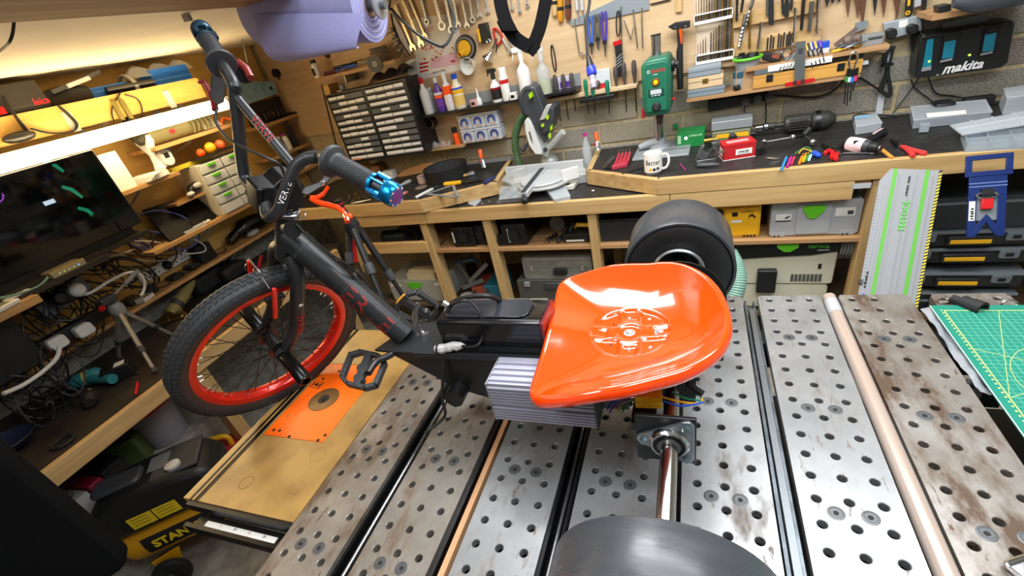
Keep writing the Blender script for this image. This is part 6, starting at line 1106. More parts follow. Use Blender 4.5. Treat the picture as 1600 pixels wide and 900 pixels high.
# drawer cabinet
CD=.42;p00,p10,p11,p01=(511,148),(640,127),(657,238),(549,252)
a,b=S(549,252,CD),S(657,238,CD);a2,b2=S(511,148,CD),S(638,128,CD);s0=(a[0]+a2[0])/2;s1=(b[0]+b2[0])/2;z0,z1=(a[1]+b[1])/2,(a2[1]+b2[1])/2
t=wT('drawer_cabinet','black parts cabinet with two columns of small labelled drawers','cabinet',(s0+s1)/2,.5,z0)
cb_=B(WM).box(s0-.012,s1+.012,WD-.01,WD,z0-.01,z1+.01).box(s0-.012,s0,CD,WD,z0-.01,z1+.01).box(s1,s1+.012,CD,WD,z0-.01,z1+.01).box(s0,s1,CD,WD,z1,z1+.01).box(s0,s1,CD,WD,z0-.01,z0)
sm=(s0+s1)/2-.005;cb_.box(sm-.008,sm+.008,CD,WD,z0,z1);nr=11;hrow=(z1-z0)/nr
for r in range(1,nr):cb_.box(s0,s1,CD+.002,WD,z0+r*hrow-.002,z0+r*hrow+.002)
ob('cabinet_frame',cb_,BLK,t);DRW=mat('drawer_smoke',0x70757A,.25,alpha=.9);random.seed(5)
for r in range(nr):
    for c in range(2):
        x0,x1=(s0+.004,sm-.012)if c==0 else(sm+.012,s1-.004);zz=z0+r*hrow+.004;dr=ob('drawer',B(WM).prism([(x0,zz),(x1,zz),(x1,zz+hrow-.010),(x0,zz+hrow-.010)],CD-.004,CD+.13,'y'),DRW,t,bev=.001)
        if r in(0,):n_lab=2
        else:n_lab=random.choice((2,3,4,4,4))
        for k in range(n_lab):
            w=(x1-x0)/4;xx=x0+k*w+.004
            if n_lab==2:xx=x0+k*(x1-x0)/2+.006;w=(x1-x0)/2
            if random.random()<.88:ob('label',B(WM).box(xx,xx+w-.006,CD-.0052,CD-.004,zz+hrow*.22,zz+hrow*.58+random.uniform(0,.006)),mat('label_cool',0xF6F9FF,.6),dr)
        if r==0 and c==0:ob('orange_label',B(WM).box(x0+.01,x0+.08,CD-.0056,CD-.0045,zz+.001,zz+hrow*.3),mat('label_salmon',0xE08A70,.5),dr)
c=Vector((s0+.10,.47,z1+.010));t=wT('rubber_ball','grey rubber ball on top of the drawer cabinet','ball',*c);ob('ball',B(WM).sph(c+Vector((0,0,.020)),.020,14),GREY,t)
t=wT('plastic_wrap','dark crumpled plastic bag on top of the drawer cabinet','bag',s1-.12,.5,z1+.01);ob('bag',B(WM).grid(lambda u,v:Vector((s1-.26+.27*u,.43+.14*v,z1+.014+.05*math.sin(pi*v)*(0.4+.6*abs(math.sin(u*9)))+.02*u)),16,8),mat('smoke_bag',0x2B2528,.2,alpha=.85),t,ang=15)
for k,(x0,x1)in enumerate(((465,485),(470,530))):a=sw(x0+50,140-k*8,.47);a.z=z1+.016+.0*k;solo('wooden_slip',B(WM).box(a.x-.05+.06*k,a.x+.02+.06*k,.44+.03*k,.455+.03*k,z1+.0105,z1+.018),PINE,('short pale wooden slip on top of the drawer cabinet','second pale wooden slip behind the short one')[k],'wood strip')
legp=[(508,148),(536,262)];a,b=sw(505,140,.40),sw(532,255,.44);solo('steel_strip',B(WM).beam(sw(506,150,.43),sw(533,258,.43),.012,.006).beam(sw(502,132,.43),sw(507,152,.43),.010,.005),STL,'bright steel strip standing left of the drawer cabinet','strip')
solo('corner_post',B(WM).box(s0-.075,s0-.03,.50,WD,ZU,z1+.06),PLYY,'wooden post standing left of the drawer cabinet','post')
# bottle shelf
a,b=S(658,179,.47),S(900,143,.47);zb2=(a[1]+b[1])/2;BD=.47
t=wT('bottle_shelf','long black steel ledge shelf carrying spray bottles','shelf',(a[0]+b[0])/2,.53,zb2-.012);ob('ledge',B(WM).box(a[0],b[0],BD,WD,zb2-.012,zb2),BLK,t);ob('back_strip',B(WM).box(a[0],b[0],WD-.006,WD-.001,zb2,zb2+.06),GREY,t)
def bottle(name,label,x,y,prof,m,cap,capm,lab=None,d=.52,n=20):
    c=Vector((S(x,y,d)[0],d,zb2));t=wT(name,label,'bottle',*c);ob('body',B(WM).lathe(prof,c,(0,0,1),n),m,t);ob('cap',B(WM).lathe(cap,c,(0,0,1),14),capm,t)
    R_=max(r for r,h in prof)
    for(z0_,z1_,m2)in(lab or()):ob('label',B(WM).ring([(R_+.0004,z0_),(R_+.0004,z1_),(R_-.001,z1_),(R_-.001,z0_)],c,(0,0,1),n),m2,t)
    return t,c
Rb=lambda r,h,nk=.012:[(r-.002,0),(r,.004),(r,h*.68),(r*.9,h*.76),(nk,h*.9),(nk,h)]
bottle('glue_bottle','white bottle with a red cap at the left end of the ledge',668,165,Rb(.030,.165),WHT,[(.014,.165),(.015,.172),(.015,.195),(.012,.197)],RED)
bottle('jar','frosted white jar between the white and the purple bottles',678,165,Rb(.024,.12),FROST,[(.013,.12),(.013,.135)],WHT,d=.56)
bottle('polish_bottle','purple labelled bottle with a white cap on the ledge',690,165,Rb(.027,.155),mat('purple_liquid',0x5B3C96,.25),[(.012,.155),(.012,.18),(.008,.182)],WHT,((.03,.07,PUR),(.075,.09,ORG),(.092,.105,WHT)))
bottle('cleaner_bottle','orange and white bottle with a white cap next to the purple one',704,162,Rb(.028,.165),WHT,[(.013,.165),(.013,.20),(.006,.205)],WHT,((.085,.13,ORG),(.02,.08,mat('label_white',0xE4E2E6,.5))))
bottle('glue_bottle','white bottle with a blue cap and yellow label on the ledge',719,160,Rb(.033,.155,.016),mat('ivory',0xE6DCC0,.35),[(.017,.155),(.018,.178),(.014,.182)],BLU,((.02,.07,mat('amber_label',0xE7C26A,.5)),(.08,.10,YEL),(.102,.112,BLU)))
bottle('super_glue','tiny white glue bottle with a pointed nozzle on the ledge',748,156,[(.016,0),(.017,.004),(.016,.03),(.007,.042)],WHT,[(.007,.042),(.003,.085),(.0015,.09)],WHT)
t,c=bottle('spray_bottle','white trigger bottle with a black label and black trigger head',776,148,Rb(.029,.115),WHT,[(.013,.115),(.013,.135),(.012,.15)],BLK,((.015,.075,INK),(.062,.075,RED)))
ob('trigger_head',B(WM).ob(c+Vector((-.004,0,.158)),(.05,.02,.02)).beam(c+Vector((-.02,0,.155)),c+Vector((-.034,0,.135)),.01,.006),BLK,t,bev=.003)
bottle('aerosol_can','white aerosol can with a red band next to the black labelled bottle',791,147,[(.024,0),(.025,.003),(.025,.115),(.022,.125)],WHT,[(.023,.125),(.023,.16),(.020,.164)],WHT,((.085,.105,RED),))
t,c=bottle('spray_bottle','large plain white trigger spray bottle behind the mitre saw',822,140,Rb(.035,.18),WHT,[(.014,.18),(.014,.20),(.013,.215)],WHT)
ob('trigger_head',B(WM).ob(c+Vector((-.01,0,.228)),(.065,.022,.026)).beam(c+Vector((-.035,0,.222)),c+Vector((-.05,0,.18)),.01,.007),WHT,t,bev=.004)
t,c=bottle('spray_bottle','clear trigger spray bottle half full at the right of the ledge',852,138,Rb(.035,.16),CLR,[(.014,.16),(.014,.18),(.013,.195)],FROST,((.0,.07,mat('pale_liquid',0xC9CFAE,.3,alpha=.6)),))
ob('trigger_head',B(WM).ob(c+Vector((-.01,0,.208)),(.06,.022,.024)).beam(c+Vector((-.035,0,.205)),c+Vector((-.045,0,.165)),.01,.007),FROST,t,bev=.004)
for x,y,lab,m in((802,150,'small white printed carton right of the aerosol can',PAPER),(838,146,'small dark tin at the back of the ledge',DGREY),(740,160,'little box of red printed tubes on the ledge',mat('pale_red',0xD9A8A0,.5))):c=Vector((S(x,y,.5)[0],.50,zb2));t=wT('small_carton',lab,'carton',*c);ob('carton',B(WM).box(c.x-.018,c.x+.018,.49,.52,zb2,zb2+.035),m,t,bev=.001);ob('print',B(WM).box(c.x-.012,c.x+.010,.4892,.49,zb2+.008,zb2+.024),INK,t)
# under the ledge
c=sw(675,190,.545);zsh=zlow+.012
t=wT('ply_ledge','short wooden ledge at the bottom of the tool board','shelf',*sw(690,222,.5));a,b=S(658,228,.49)[0],S(722,222,.49)[0];ob('board',B(WM).box(a,b,.49,WD,zlow+.002,zlow+.014),PINE,t)
t=wT('tape_roll','roll of dark brown tape on the tool board','tape',*c);ob('tape',B(WM).ring([(.036,0),(.036,.045),(.027,.045),(.027,0)],sw(676,191,WD),(0,-1,0),32),mat('brown_tape',0x4A2E26,.35),t);ob('core',B(WM).ring([(.027,-.0),(.027,.047),(.025,.047),(.025,0)],sw(676,191,WD),(0,-1,0),32),PAPER,t)
c=Vector((S(712,212,.53)[0],.53,zlow+.014));t=wT('marker_pot','orange tube with a black cap beside the stacked tubs','tube',*c);ob('tube',B(WM).cyl(c,c+Vector((0,0,.07)),.016,n=16),ORG,t);ob('cap',B(WM).cyl(c+Vector((0,0,.07)),c+Vector((0,0,.10)),.0165,n=16),BLK,t)
c=Vector((S(688,215,.52)[0],.52,zlow+.014));t=wT('parts_bag','clear bag of red and yellow parts on the wooden ledge','bag',*c);ob('bag',B(WM).grid(lambda u,v:c+Vector((-.085+.15*u,-.02+.05*v,.004+.035*math.sin(pi*v)*(0.5+.5*math.sin(u*8)**2))),12,6),CLR,t,ang=15)
for k in range(6):ob('part',B(WM).ob(c+Vector((-.06+.02*k,0,.012+.004*(k%2))),(.024,.012,.008),rz=k),(INKR,YEL,RED)[k%3],t)
TUB=mat('tub_frost',0xDDE3EA,.3,alpha=.75);zz0=zlow+.014
t0=S(722,216,.52)[0];tw=(S(784,206,.52)[0]-t0)/3;th_=.078
for r in range(2):
    for c in range(3):
        x0=t0+c*tw;z0_=zz0+r*(th_+.002);t=wT('clear_tub','clear tub with blue clip, %s column and %s row of the stack'%(('left','middle','right')[c],('bottom','top')[r]),'tub',x0+tw/2,.55,z0_,'clear tubs with blue clips')
        ob('tub',B(WM).prism(rrect(x0+.002,x0+tw-.002,z0_,z0_+th_-.012,.008),.515,.585,'y'),TUB,t,bev=.003);ob('lid',B(WM).box(x0,x0+tw,.512,.588,z0_+th_-.012,z0_+th_),TUB,t,bev=.002);cx=x0+tw/2
        ob('blue_clip',B(WM).tube(bez([(cx-.02,.510,z0_+.025),(cx-.018,.508,z0_+.05),(cx,.508,z0_+.058),(cx+.018,.508,z0_+.05),(cx+.02,.510,z0_+.025)],4),.0045,6),mat('clip_blue',0x2A3FA0,.4),t);ob('contents',B(WM).box(cx-.018,cx+.02,.513,.56,z0_+.006,z0_+.02),mat('contents_grey',0xB9A7A4,.6),t)
# screwdriver racks
a,b=S(853,158,.53),S(995,134,.53);zr=(a[1]+b[1])/2;t=wT('screwdriver_rack','pale wooden strip rack holding dark screwdrivers','rack',(a[0]+b[0])/2,.55,zr);ob('strip',B(WM).box(a[0],b[0],.53,WALL-.006,zr-.010,zr+.010),wood('rack_birch',0xDCC09A,0xC8A87E,0),t,bev=.003)
def sdriver(label,x,yt,yb,ys,m,r=.013,d=.555):
    a,c=sw(x,yt,d),sw(x+(yb-yt)*.03,yb,d);t=wT('screwdriver',label,'screwdriver',*c,group='screwdrivers in the wall racks');L=a.z-c.z;e=S(x+(ys-yt)*.05,ys,d)[1]
    ob('handle',B(WM).lathe([(r*.5,0),(r*.62,L*.2),(r,L*.5),(r*.95,L*.85),(r*.6,L)],(a.x,d,c.z),(0,0,1),12),m,t);ob('shaft',B(WM).cyl((a.x,d,c.z),(a.x,d,e),.0032,n=8),DSTL if m is not TEAL else STL,t)
DH=mat('handle_brown_grey',0x4A4440,.5);WG=mat('handle_green',0x0E7A5A,.4)
for k,(x,yt,yb,ys)in enumerate(((866,117,152,190),(879,116,150,188),(892,114,146,174),(961,104,134,155),(974,98,132,175),(990,94,130,174))):sdriver('dark handled screwdriver, %s from the left in the wooden rack'%nth[k],x,yt,yb,ys,DH)
t=wT('driver_holder','black plastic holder strip with green screwdrivers','rack',*sw(932,155,.52));a,b=S(906,160,.51),S(960,150,.51);zr2=(a[1]+b[1])/2;ob('strip',B(WM).box(a[0],b[0],.50,.55,zr2-.008,zr2+.012),BLK,t,bev=.003)
for k,(x,yt,yb)in enumerate(((914,124,152),(925,130,151),(948,125,149))):sdriver('green handled screwdriver, %s from the left in the black holder'%nth[k],x,yt,yb,178,WG,.012,.52)
p=sw(934,132,.54);t=wT('awl','ball handled dark awl between the green screwdrivers','awl',*p);ob('handle',B(WM).sph(p,.015,12,(1,1,1.3)),DH,t);ob('shaft',B(WM).cyl(p-Vector((0,0,.015)),p-Vector((0,0,.09)),.003,n=8),STL,t)
for x0,y0,x1,y1,m,lab in((874,145,892,118,mat('can_white_purple',0xD6D2E6,.4),'white and purple spray can behind the screwdrivers'),(930,148,952,106,mat('box_pale',0xCDD4DA,.5),'pale blue and red printed packet behind the green screwdrivers')):g_=bxp(x0,y0,x1,y1,.575);t=wT('packet',lab,'packet',g_[0],.58,g_[2]);ob('pack',B(WM).box(g_[0],g_[1],.575,.59,g_[2],g_[3]),m,t,bev=.002);ob('print',B(WM).box(g_[0]+.01,g_[1]-.012,.5742,.575,g_[2]+.02,g_[2]+.05),PUR if x0<900 else INKR,t)
c=sw(865,91,WD-.006);solo('bow_clamp',B(WM).tube([c+Vector((.009*math.cos(a*pi/9),0,.062*math.sin(a*pi/9)))for a in range(18)],.0035,6,True).beam(c+Vector((0,0,-.055)),c+Vector((0,0,.055)),.003,.003),DSTL,'thin dark oval hoop hanging on the plywood above the rack','hoop')
# grey tool rail
t=wT('tool_rail','grey sheet metal rail hung with pliers and long keys','rail',*sw(950,30,WD));ob('rail',wp([(889,33),(893,41),(1014,15),(1013,-8),(965,-2)],WD-.008,WD-.001),mat('rail_grey',0x8E979F,.45,.3),t)
def hpl(label,x,y0,y1,y2,m,lean=0):
    a,c,e=sw(x,y0,FD-.01),sw(x+2+lean,y1,FD-.01),sw(x+3+lean*1.6,y2,FD-.01);t=wT('pliers',label,'pliers',*e);
    for s_ in(-1,1):ob('handle',B(WM).tube(bez([a+Vector((.008*s_,0,0)),a.lerp(c,.4)+Vector((.011*s_,0,0)),c+Vector((.005*s_,0,0))],4),.0062,8),m,t)
    ob('pivot',B(WM).cyl(c-Vector((0,.008,0)),c+Vector((0,.006,0)),.011,n=12),DSTL,t);ob('jaws',B(WM).lathe([(.009,0),(.007,.02),(.002,(c-e).length)],c,e-c,8),STL,t)
hpl('blue handled pliers hanging on the grey rail',922,25,70,86,mat('plier_blue',0x3F63B8,.4));hpl('grey handled pliers hanging between blue and purple pliers',932,22,62,78,mat('plier_grey',0x55584F,.4));hpl('purple handled pliers hanging on the grey rail',943,18,66,89,mat('plier_purple',0x4A35A0,.4))
for k,(x0,y0,x1,y1,x2,y2,lab)in enumerate(((897,30,905,84,911,82,'long bent steel key at the left of the grey rail'),(912,28,917,84,908,88,'long steel hook next to the blue pliers'),(989,15,996,74,996,75,'long straight steel key near the right end of the rail'),(1002,12,1004,74,1004,75,'long straight steel key at the right end of the rail'),(970,10,971,72,971,73,'slim chrome rod hanging at the middle of the rail'))):solo('hex_key',B(WM).tube([sw(x0,y0,FD),sw(x1,y1,FD),sw(x2,y2,FD)],.0035,8),STL,lab,'key')
for k,(x,y0,y1,m,lab)in enumerate(((875,-10,33,mat('amber_handle',0xC88A1E,.35),'amber screwdriver handle with a black band at the left of the rail'),(887,-10,30,mat('brown_handle',0x6B3A22,.4),'brown wooden chisel handle next to the amber handle'),(866,-10,24,PINEZ,'pale wooden handle left of the amber handle'))):a,c=sw(x,y0,FD),sw(x+1,y1,FD);t=wT('chisel',lab,'chisel',*c);ob('handle',B(WM).lathe([(.013,0),(.016,.02),(.015,.08),(.012,.14)],c,a-c,14),m,t);ob('band',B(WM).lathe([(.0165,.045),(.0165,.06)],c,a-c,14),BLK,t)
for k,(x,lab)in enumerate(((900,'slim white handled driver on the rail'),(908,'second slim white handled driver on the rail'))):a,c=sw(x,-8,FD),sw(x+2,16,FD);t=wT('driver',lab,'driver',*c);ob('handle',B(WM).cyl(a,c,.009,n=10),LGREY,t);ob('shaft',B(WM).cyl(c,sw(x+5,32,FD),.003,n=8),STL,t)
t=wT('scissors','dark scissors hanging at the middle of the grey rail','scissors',*sw(970,62,FD));ob('loop',B(WM).tube([sw(966+3.2*math.cos(a*pi/7),37+20*math.sin(a*pi/7),FD-.008)for a in range(14)],.0035,6,True),DSTL,t);ob('blade',B(WM).beam(sw(975,32,FD-.008),sw(986,62,FD-.008),.007,.004),STL,t);ob('blade',B(WM).beam(sw(986,62,FD-.004),sw(990,42,FD-.004),.006,.003),STL,t)
t=wT('utility_knife','red and black striped knife hanging below the scissors','knife',*sw(970,120,FD));ob('body',wp([(960,68),(971,66),(974,118),(964,122)],FD-.016,FD),BLKM,t,bev=.003);ob('red_end',wp([(957,66),(970,62),(970,69),(959,72)],FD-.018,FD),RED,t)
for k in range(4):ob('stripe',wp([(961,92+k*5),(972,83+k*5),(972,85+k*5),(961,94+k*5)],FD-.0172,FD-.016),GREY,t)
solo('wooden_peg',wp([(1055,-6),(1065,-8),(1065,18),(1056,19)],WD-.014,WD),PINEZ,'pale wooden peg above the hammer','peg')
solo('steel_wedge',wp([(1015,6),(1048,-2),(1048,0),(1020,7)],WD-.01,WD),DSTL,'dark steel blade at the right end of the grey rail','blade')
# hammer
t=wT('hammer','black headed hammer with an orange and black handle hung on the wall','hammer',*sw(1062,138,.5));HD_=.54
ob('head',wp([(1043,42),(1055,35),(1078,32),(1078,43),(1068,45),(1052,47)],HD_-.015,HD_+.015),mat('hammer_black',0x2B2C2E,.45,.4),t,bev=.003);ob('handle',B(WM).tube([sw(1062,44,HD_),sw(1063,70,HD_),sw(1062,80,HD_),sw(1062,110,HD_),sw(1063,139,HD_)],[.012,.012,.015,.016,.014],12),BLKM,t);ob('orange_inlay',B(WM).tube([sw(1063,45,HD_-.010),sw(1065,68,HD_-.010)],[.008,.004],8),ORG,t);ob('rivet',B(WM).cyl(sw(1071,41,HD_-.014),sw(1071,41,HD_-.019),.004,n=10),CHR,t);ob('hook',B(WM).cyl(sw(1055,43,.52),sw(1055,43,WD),.003,n=6),STL,t)
# white drill racks
BITM=[STL,mat('bit_gold',0xA98A4A,.3,.9),mat('bit_dark',0x5A544C,.35,.9)]
def drillrack(x0,y0,x1,y1,lab,n,ytop0,ytop1,skip=()):
    a,b=S(x0,y0,.555),S(x1,y1,.555);zz=(a[1]+b[1])/2;t=wT('drill_rack',lab,'rack',(a[0]+b[0])/2,.57,zz)
    ob('rail',B(WM).box(a[0],b[0],.550,.556,zz-.012,zz+.0).box(a[0],b[0],.550,WD,zz+.024,zz+.028).box(a[0],a[0]+.004,.55,WD,zz-.012,zz+.028).box(b[0]-.004,b[0],.55,WD,zz-.012,zz+.028),WHT,t);ob('backing',B(WM).box(a[0],b[0],WD-.003,WD-.0005,zz-.012,zz+.17),mat('rack_card',0xD8C3AA,.6),t)
    for k in range(n):
        if k in skip:continue
        f=k/(n-1);xx=a[0]+.010+f*(b[0]-a[0]-.020);h=.05+(.11*f if ytop0 is None else ytop0+(ytop1-ytop0)*f);r=.0016+.0038*f;m=BITM[k%3];p=Vector((xx,.572,zz-.006));q=Vector((xx-.002,.574,zz+h))
        bt=B(WM).lathe([(r,0),(r,h*.45),(r*1.0,h*.5)]+[(r*(1.0 if j%2 else.62),h*.5+h*.5*j/8)for j in range(1,8)]+[(r*.2,h)],p,q-p,7)
        solo('drill_bit',bt,m,'%s drill bit, %s from the left in the %s'%(('bright','golden','dark')[k%3],nth[k],lab.split(' holding')[0]),'drill bit','drill bits in the white racks')
drillrack(1084,36,1145,22,'upper white drill rack holding twist bits',14,.04,.12);drillrack(1087,99,1147,85,'lower white drill rack holding twist bits',14,.03,.13,(4,))
# wooden tool strips with bits and chisels
for x0,y0,x1,y1,h,lab in((1146,22,1283,-6,.055,'upper pine strip with hanging bits and chisels'),(1147,68,1285,41,.055,'lower pine strip with slots and hanging bits')):
    a,b=S(x0,y0,WD-.02),S(x1,y1,WD-.02);zz=(a[1]+b[1])/2;t=wT('tool_strip',lab,'strip',(a[0]+b[0])/2,WD,zz-h);ob('board',B(WM).box(a[0],b[0],WD-.022,WD,zz-h,zz),PINE,t,bev=.001)
    if y0>50:
        for k,x in enumerate((1201,1206,1210,1218,1222,1226,1231,1234,1237)):s_=S(x,45,WD-.02)[0];ob('black_clip',B(WM).box(s_-.003,s_+.003,WD-.026,WD-.022,zz-h+.004,zz-.004+.01*(k%2)),BLKM,t)
random.seed(21)
def hbit(x0,y0,x1,y1,r,m,lab,flute=True,nm='drill_bit',cat='drill bit'):
    a,b=sw(x0,y0,WD-.034),sw(x1,y1,WD-.034);L=(a-b).length
    pf_=[(r,0),(r,L*.3)]+([(r*(1.0 if j%2 else.65),L*.3+L*.65*j/10)for j in range(1,10)]if flute else[(r*.9,L*.95)])+[(r*.2,L)]
    solo(nm,B(WM).lathe(pf_,a,b-a,8),m,lab,cat,'long bits and chisels on the pine strips')
for row in((1152,-8,1151,34,.006,BLKM,'black bit with a pale tip at the left of the upper strip',True),(1166,22,1156,68,.010,STL,'thick chrome auger bit left on the lower strip',True),(1163,40,1154,76,.007,CHR,'short chrome auger bit beside the thick one',True),(1172,10,1171,78,.006,BRS,'long golden masonry bit on the lower strip',True),(1178,-6,1164,44,.008,STL,'leaning steel bit below the upper strip',True),(1190,34,1184,78,.007,CHR,'bright steel bit with a round end on the lower strip',False),(1199,-8,1199,26,.006,STL,'steel bit hanging at the middle of the upper strip',False),(1243,12,1239,76,.006,CHR,'long chrome masonry bit behind the ruler',True),(1256,-4,1252,48,.007,DSTL,'dark steel bit on the lower strip',False),(1269,2,1264,50,.009,STL,'thick bright steel rod bit on the lower strip',False),(1279,-4,1276,54,.007,CHR,'chrome fluted bit at the right of the lower strip',True),(1162,-8,1158,20,.006,DSTL,'dark bit leaning on the upper strip',False)):hbit(*row)
for k,(x0,y0,x1,y1,w,lab)in enumerate(((1205,-10,1205,38,.024,'wide flat wood bit hanging from the upper strip'),(1230,-10,1229,26,.020,'flat wood bit right of the wide one'),(1222,-10,1224,22,.014,'narrow flat wood bit between the wide ones'),(1238,-10,1236,14,.014,'narrow flat wood bit at the right'))):solo('flat_bit',B(WM).beam(sw(x0,y0,WD-.03),sw(x1,y1,WD-.03),.005,w,up=(0,1,0))if False else wp([(x0-w*170,y0),(x0+w*170,y0),(x1+w*170,y1),(x1,y1+2),(x1-w*170,y1)],WD-.033,WD-.028),DSTL,lab,'drill bit','long bits and chisels on the pine strips')
# rusty blades at the top right
RST=mat('rusty_blade',0x6A4634,.6,.4)
for k,(x,w,yb,m)in enumerate(((1293,5,12,DSTL),(1302,4,6,DSTL),(1312,4,3,DSTL),(1326,6,28,RST),(1341,7,30,RST),(1349,8,44,RST),(1368,5,26,DSTL),(1382,6,28,RST),(1403,8,30,RST))):t=wT('hand_file','tapered dark hand file, %s from the left along the top right'%nth[k],'file',*sw(x,yb,FD),group='tapered files along the top of the wall');ob('blade',wp([(x-w,-14),(x+w,-14),(x+w*.6,0),(x-1,yb),(x-w*.8,0)],FD-.003,FD+.002),m,t);ob('tang',wp([(x-1,-24),(x+1,-24),(x+1,-14),(x-1,-14)],FD-.002,FD+.001),m,t)
# right-hand wall shelf
HS=.46
a,b=S(1073,158,HS),S(1385,76,HS);
def zsl(x,y):return S(x,y,HS)[1]
za,zb3,zc=zsl(1073,157),zsl(1230,130),zsl(1378,74)
sa,sb3,sc3=S(1073,157,HS)[0],S(1340,100,HS)[0],S(1390,72,HS)[0]
z_lo=(zsl(1080,156)+zsl(1340,112))/2;z_hi=(zsl(1210,98)+zsl(1380,72))/2
t=wT('wall_shelf','lower plywood shelf board right of the drill press','shelf',(sa+sb3)/2,.53,z_lo-.016);ob('board',B(WM).box(sa,S(1345,112,HS)[0],HS,WALL-.006,z_lo-.016,z_lo),SHLF,t)
t2=wT('wall_shelf','upper plywood shelf board under the wall socket','shelf',sc3-.2,.53,z_hi-.016);ob('board',B(WM).box(S(1165,108,HS)[0],sc3,HS,WD,z_hi-.016,z_hi),SHLF,t2);ob('front_strip',B(WM).box(S(1200,108,HS)[0],S(1300,92,HS)[0],HS-.004,HS,z_hi-.030,z_hi-.006),WHT,t2);ob('magnet_bar',B(WM).box(S(1180,120,HS)[0],S(1350,92,HS)[0],HS+.02,HS+.04,z_hi-.055,z_hi-.018),BLK,t2)
for x0,y0,x1,y1 in((1284,108,1313,103),(1330,100,1357,95)):ob('grey_stop',wp([(x0,y0),(x1,y1),(x1,y1+5),(x0,y0+5)],HS,HS+.02),LGREY,t2)
lo=z_lo
for k,(xl,xr,h,m,lab)in enumerate(((1074,1133,.034,mat('box_bluegrey',0x7F8C95,.45),'blue-grey metal box at the bottom of the left shelf stack'),(1075,1130,.050,wood('box_birch',0xD9BE96,0xC7A679,0),'pale wooden box with a clasp in the left shelf stack'),(1075,1126,.038,mat('box_bluegrey2',0x8A949C,.4),'blue-grey box with a sloping lid on top of the left shelf stack'))):
    a,b=S(xl,130,HS)[0],S(xr,125,HS)[0];t=wT('small_case',lab,'case',(a+b)/2,.53,lo);ob('box_body',B(WM).box(a,b,HS+.004,.58,lo+.001,lo+h),m,t,bev=.002);ob('seam',B(WM).box(a,b,HS+.003,HS+.004,lo+h*.6,lo+h*.63),DGREY,t)
    if k==1:ob('clasp',B(WM).box((a+b)/2-.012,(a+b)/2+.012,HS,HS+.004,lo+h*.45,lo+h*.8),BRS,t)
    lo+=h+.001
c=Vector((S(1155,135,.5)[0],.51,z_lo));t=wT('jar','small jar with a blue lid standing on the shelf','jar',*c);ob('glass',B(WM).lathe([(.026,0),(.028,.004),(.028,.045),(.024,.05)],c,(0,0,1),20),mat('jar_grey',0x9FA6AA,.2,alpha=.8),t);ob('lid',B(WM).lathe([(.028,.05),(.029,.055),(.029,.075),(.026,.077)],c,(0,0,1),20),mat('lid_petrol',0x2E5968,.4),t);ob('base_plug',B(WM).cyl(c+Vector((-.02,-.04,.012)),c+Vector((.0,-.03,.014)),.012,n=12),BLK,t)
t=wT('crumpled_bag','crumpled clear packet right of the small jar','bag',c.x+.06,.52,z_lo);ob('packet',B(WM).grid(lambda u,v:c+Vector((.035+.07*u,-.01+.05*v,.003+.06*math.sin(pi*v)*(0.5+.5*abs(math.sin(u*7))))),8,6),FROST,t,ang=15)
# clear tub with green rim
g_=bxp(1146,108,1192,92,.47);t=wT('clear_tub','oval clear tub with a green rim full of hardware','tub',(g_[0]+g_[1])/2,.52,z_lo+.09);cx,cw=(g_[0]+g_[1])/2,(g_[1]-g_[0])/2;zt3=S(1170,93,.47)[1];zq=zt3-.045
ob('tub',B(WM).add(*(lambda pr:pr)(([(cx+cw*k*math.cos(a*pi/12),.525+.055*k*math.sin(a*pi/12),z_)for k,z_ in((.82,zq),(.98,zt3))for a in range(24)],[(a,(a+1)%24,24+(a+1)%24,24+a)for a in range(24)]+[tuple(range(23,-1,-1))]))),CLR,t);ob('green_rim',B(WM).tube([(cx+cw*math.cos(a*pi/12),.525+.057*math.sin(a*pi/12),zt3)for a in range(24)],.006,8,True),LIME,t)
for k in range(9):ob('hardware',B(WM).ob((cx-cw*.6+cw*1.2*k/8,.52+.015*(k%3-1),zt3+.004+.006*(k%2)),(.022,.018,.018+.012*(k==1 or k==6)),rz=k),BLK if k%2 else DGREY,t)
ob('fill',B(WM).prism(circ(cx,.525,cw*.8,20,ry=.042),zq+.003,zt3-.012),DGREY,t)
solo('riser_box',B(WM).box(cx-cw*.8,cx+cw*.8,.485,.57,z_lo,zq-.0005),mat('riser_board',0xA98A66,.7),'plain wooden riser block under the green rimmed tub','block')
# wooden box with clasps
a,b=S(1176,138,HS)[0],S(1346,108,HS)[0];t=wT('wooden_case','long yellow wooden case with two metal clasps on the shelf','case',(a+b)/2,.52,z_lo);OC=wood('case_oak',0xD5A04C,0xBF8A3C,0);ob('case_body',B(WM).box(a,b,HS-.004,.57,z_lo+.0005,z_lo+.040),OC,t,bev=.001);ob('case_lid',B(WM).box(a,b,HS-.004,.57,z_lo+.041,z_lo+.052),OC,t,bev=.001)
for x in(1203,1312):s_=S(x,115,HS)[0];ob('clasp',B(WM).box(s_-.013,s_+.013,HS-.008,HS-.004,z_lo+.022,z_lo+.05).box(s_-.009,s_+.009,HS-.011,HS-.008,z_lo+.026,z_lo+.038),DSTL,t)
solo('grey_tray',B(WM).box(a+.002,S(1222,115,HS)[0],HS+.0,.57,z_lo+.053,z_lo+.074),mat('tray_slate',0x5E666C,.45),'slate grey tray lying on the wooden case','tray',bev=.002)
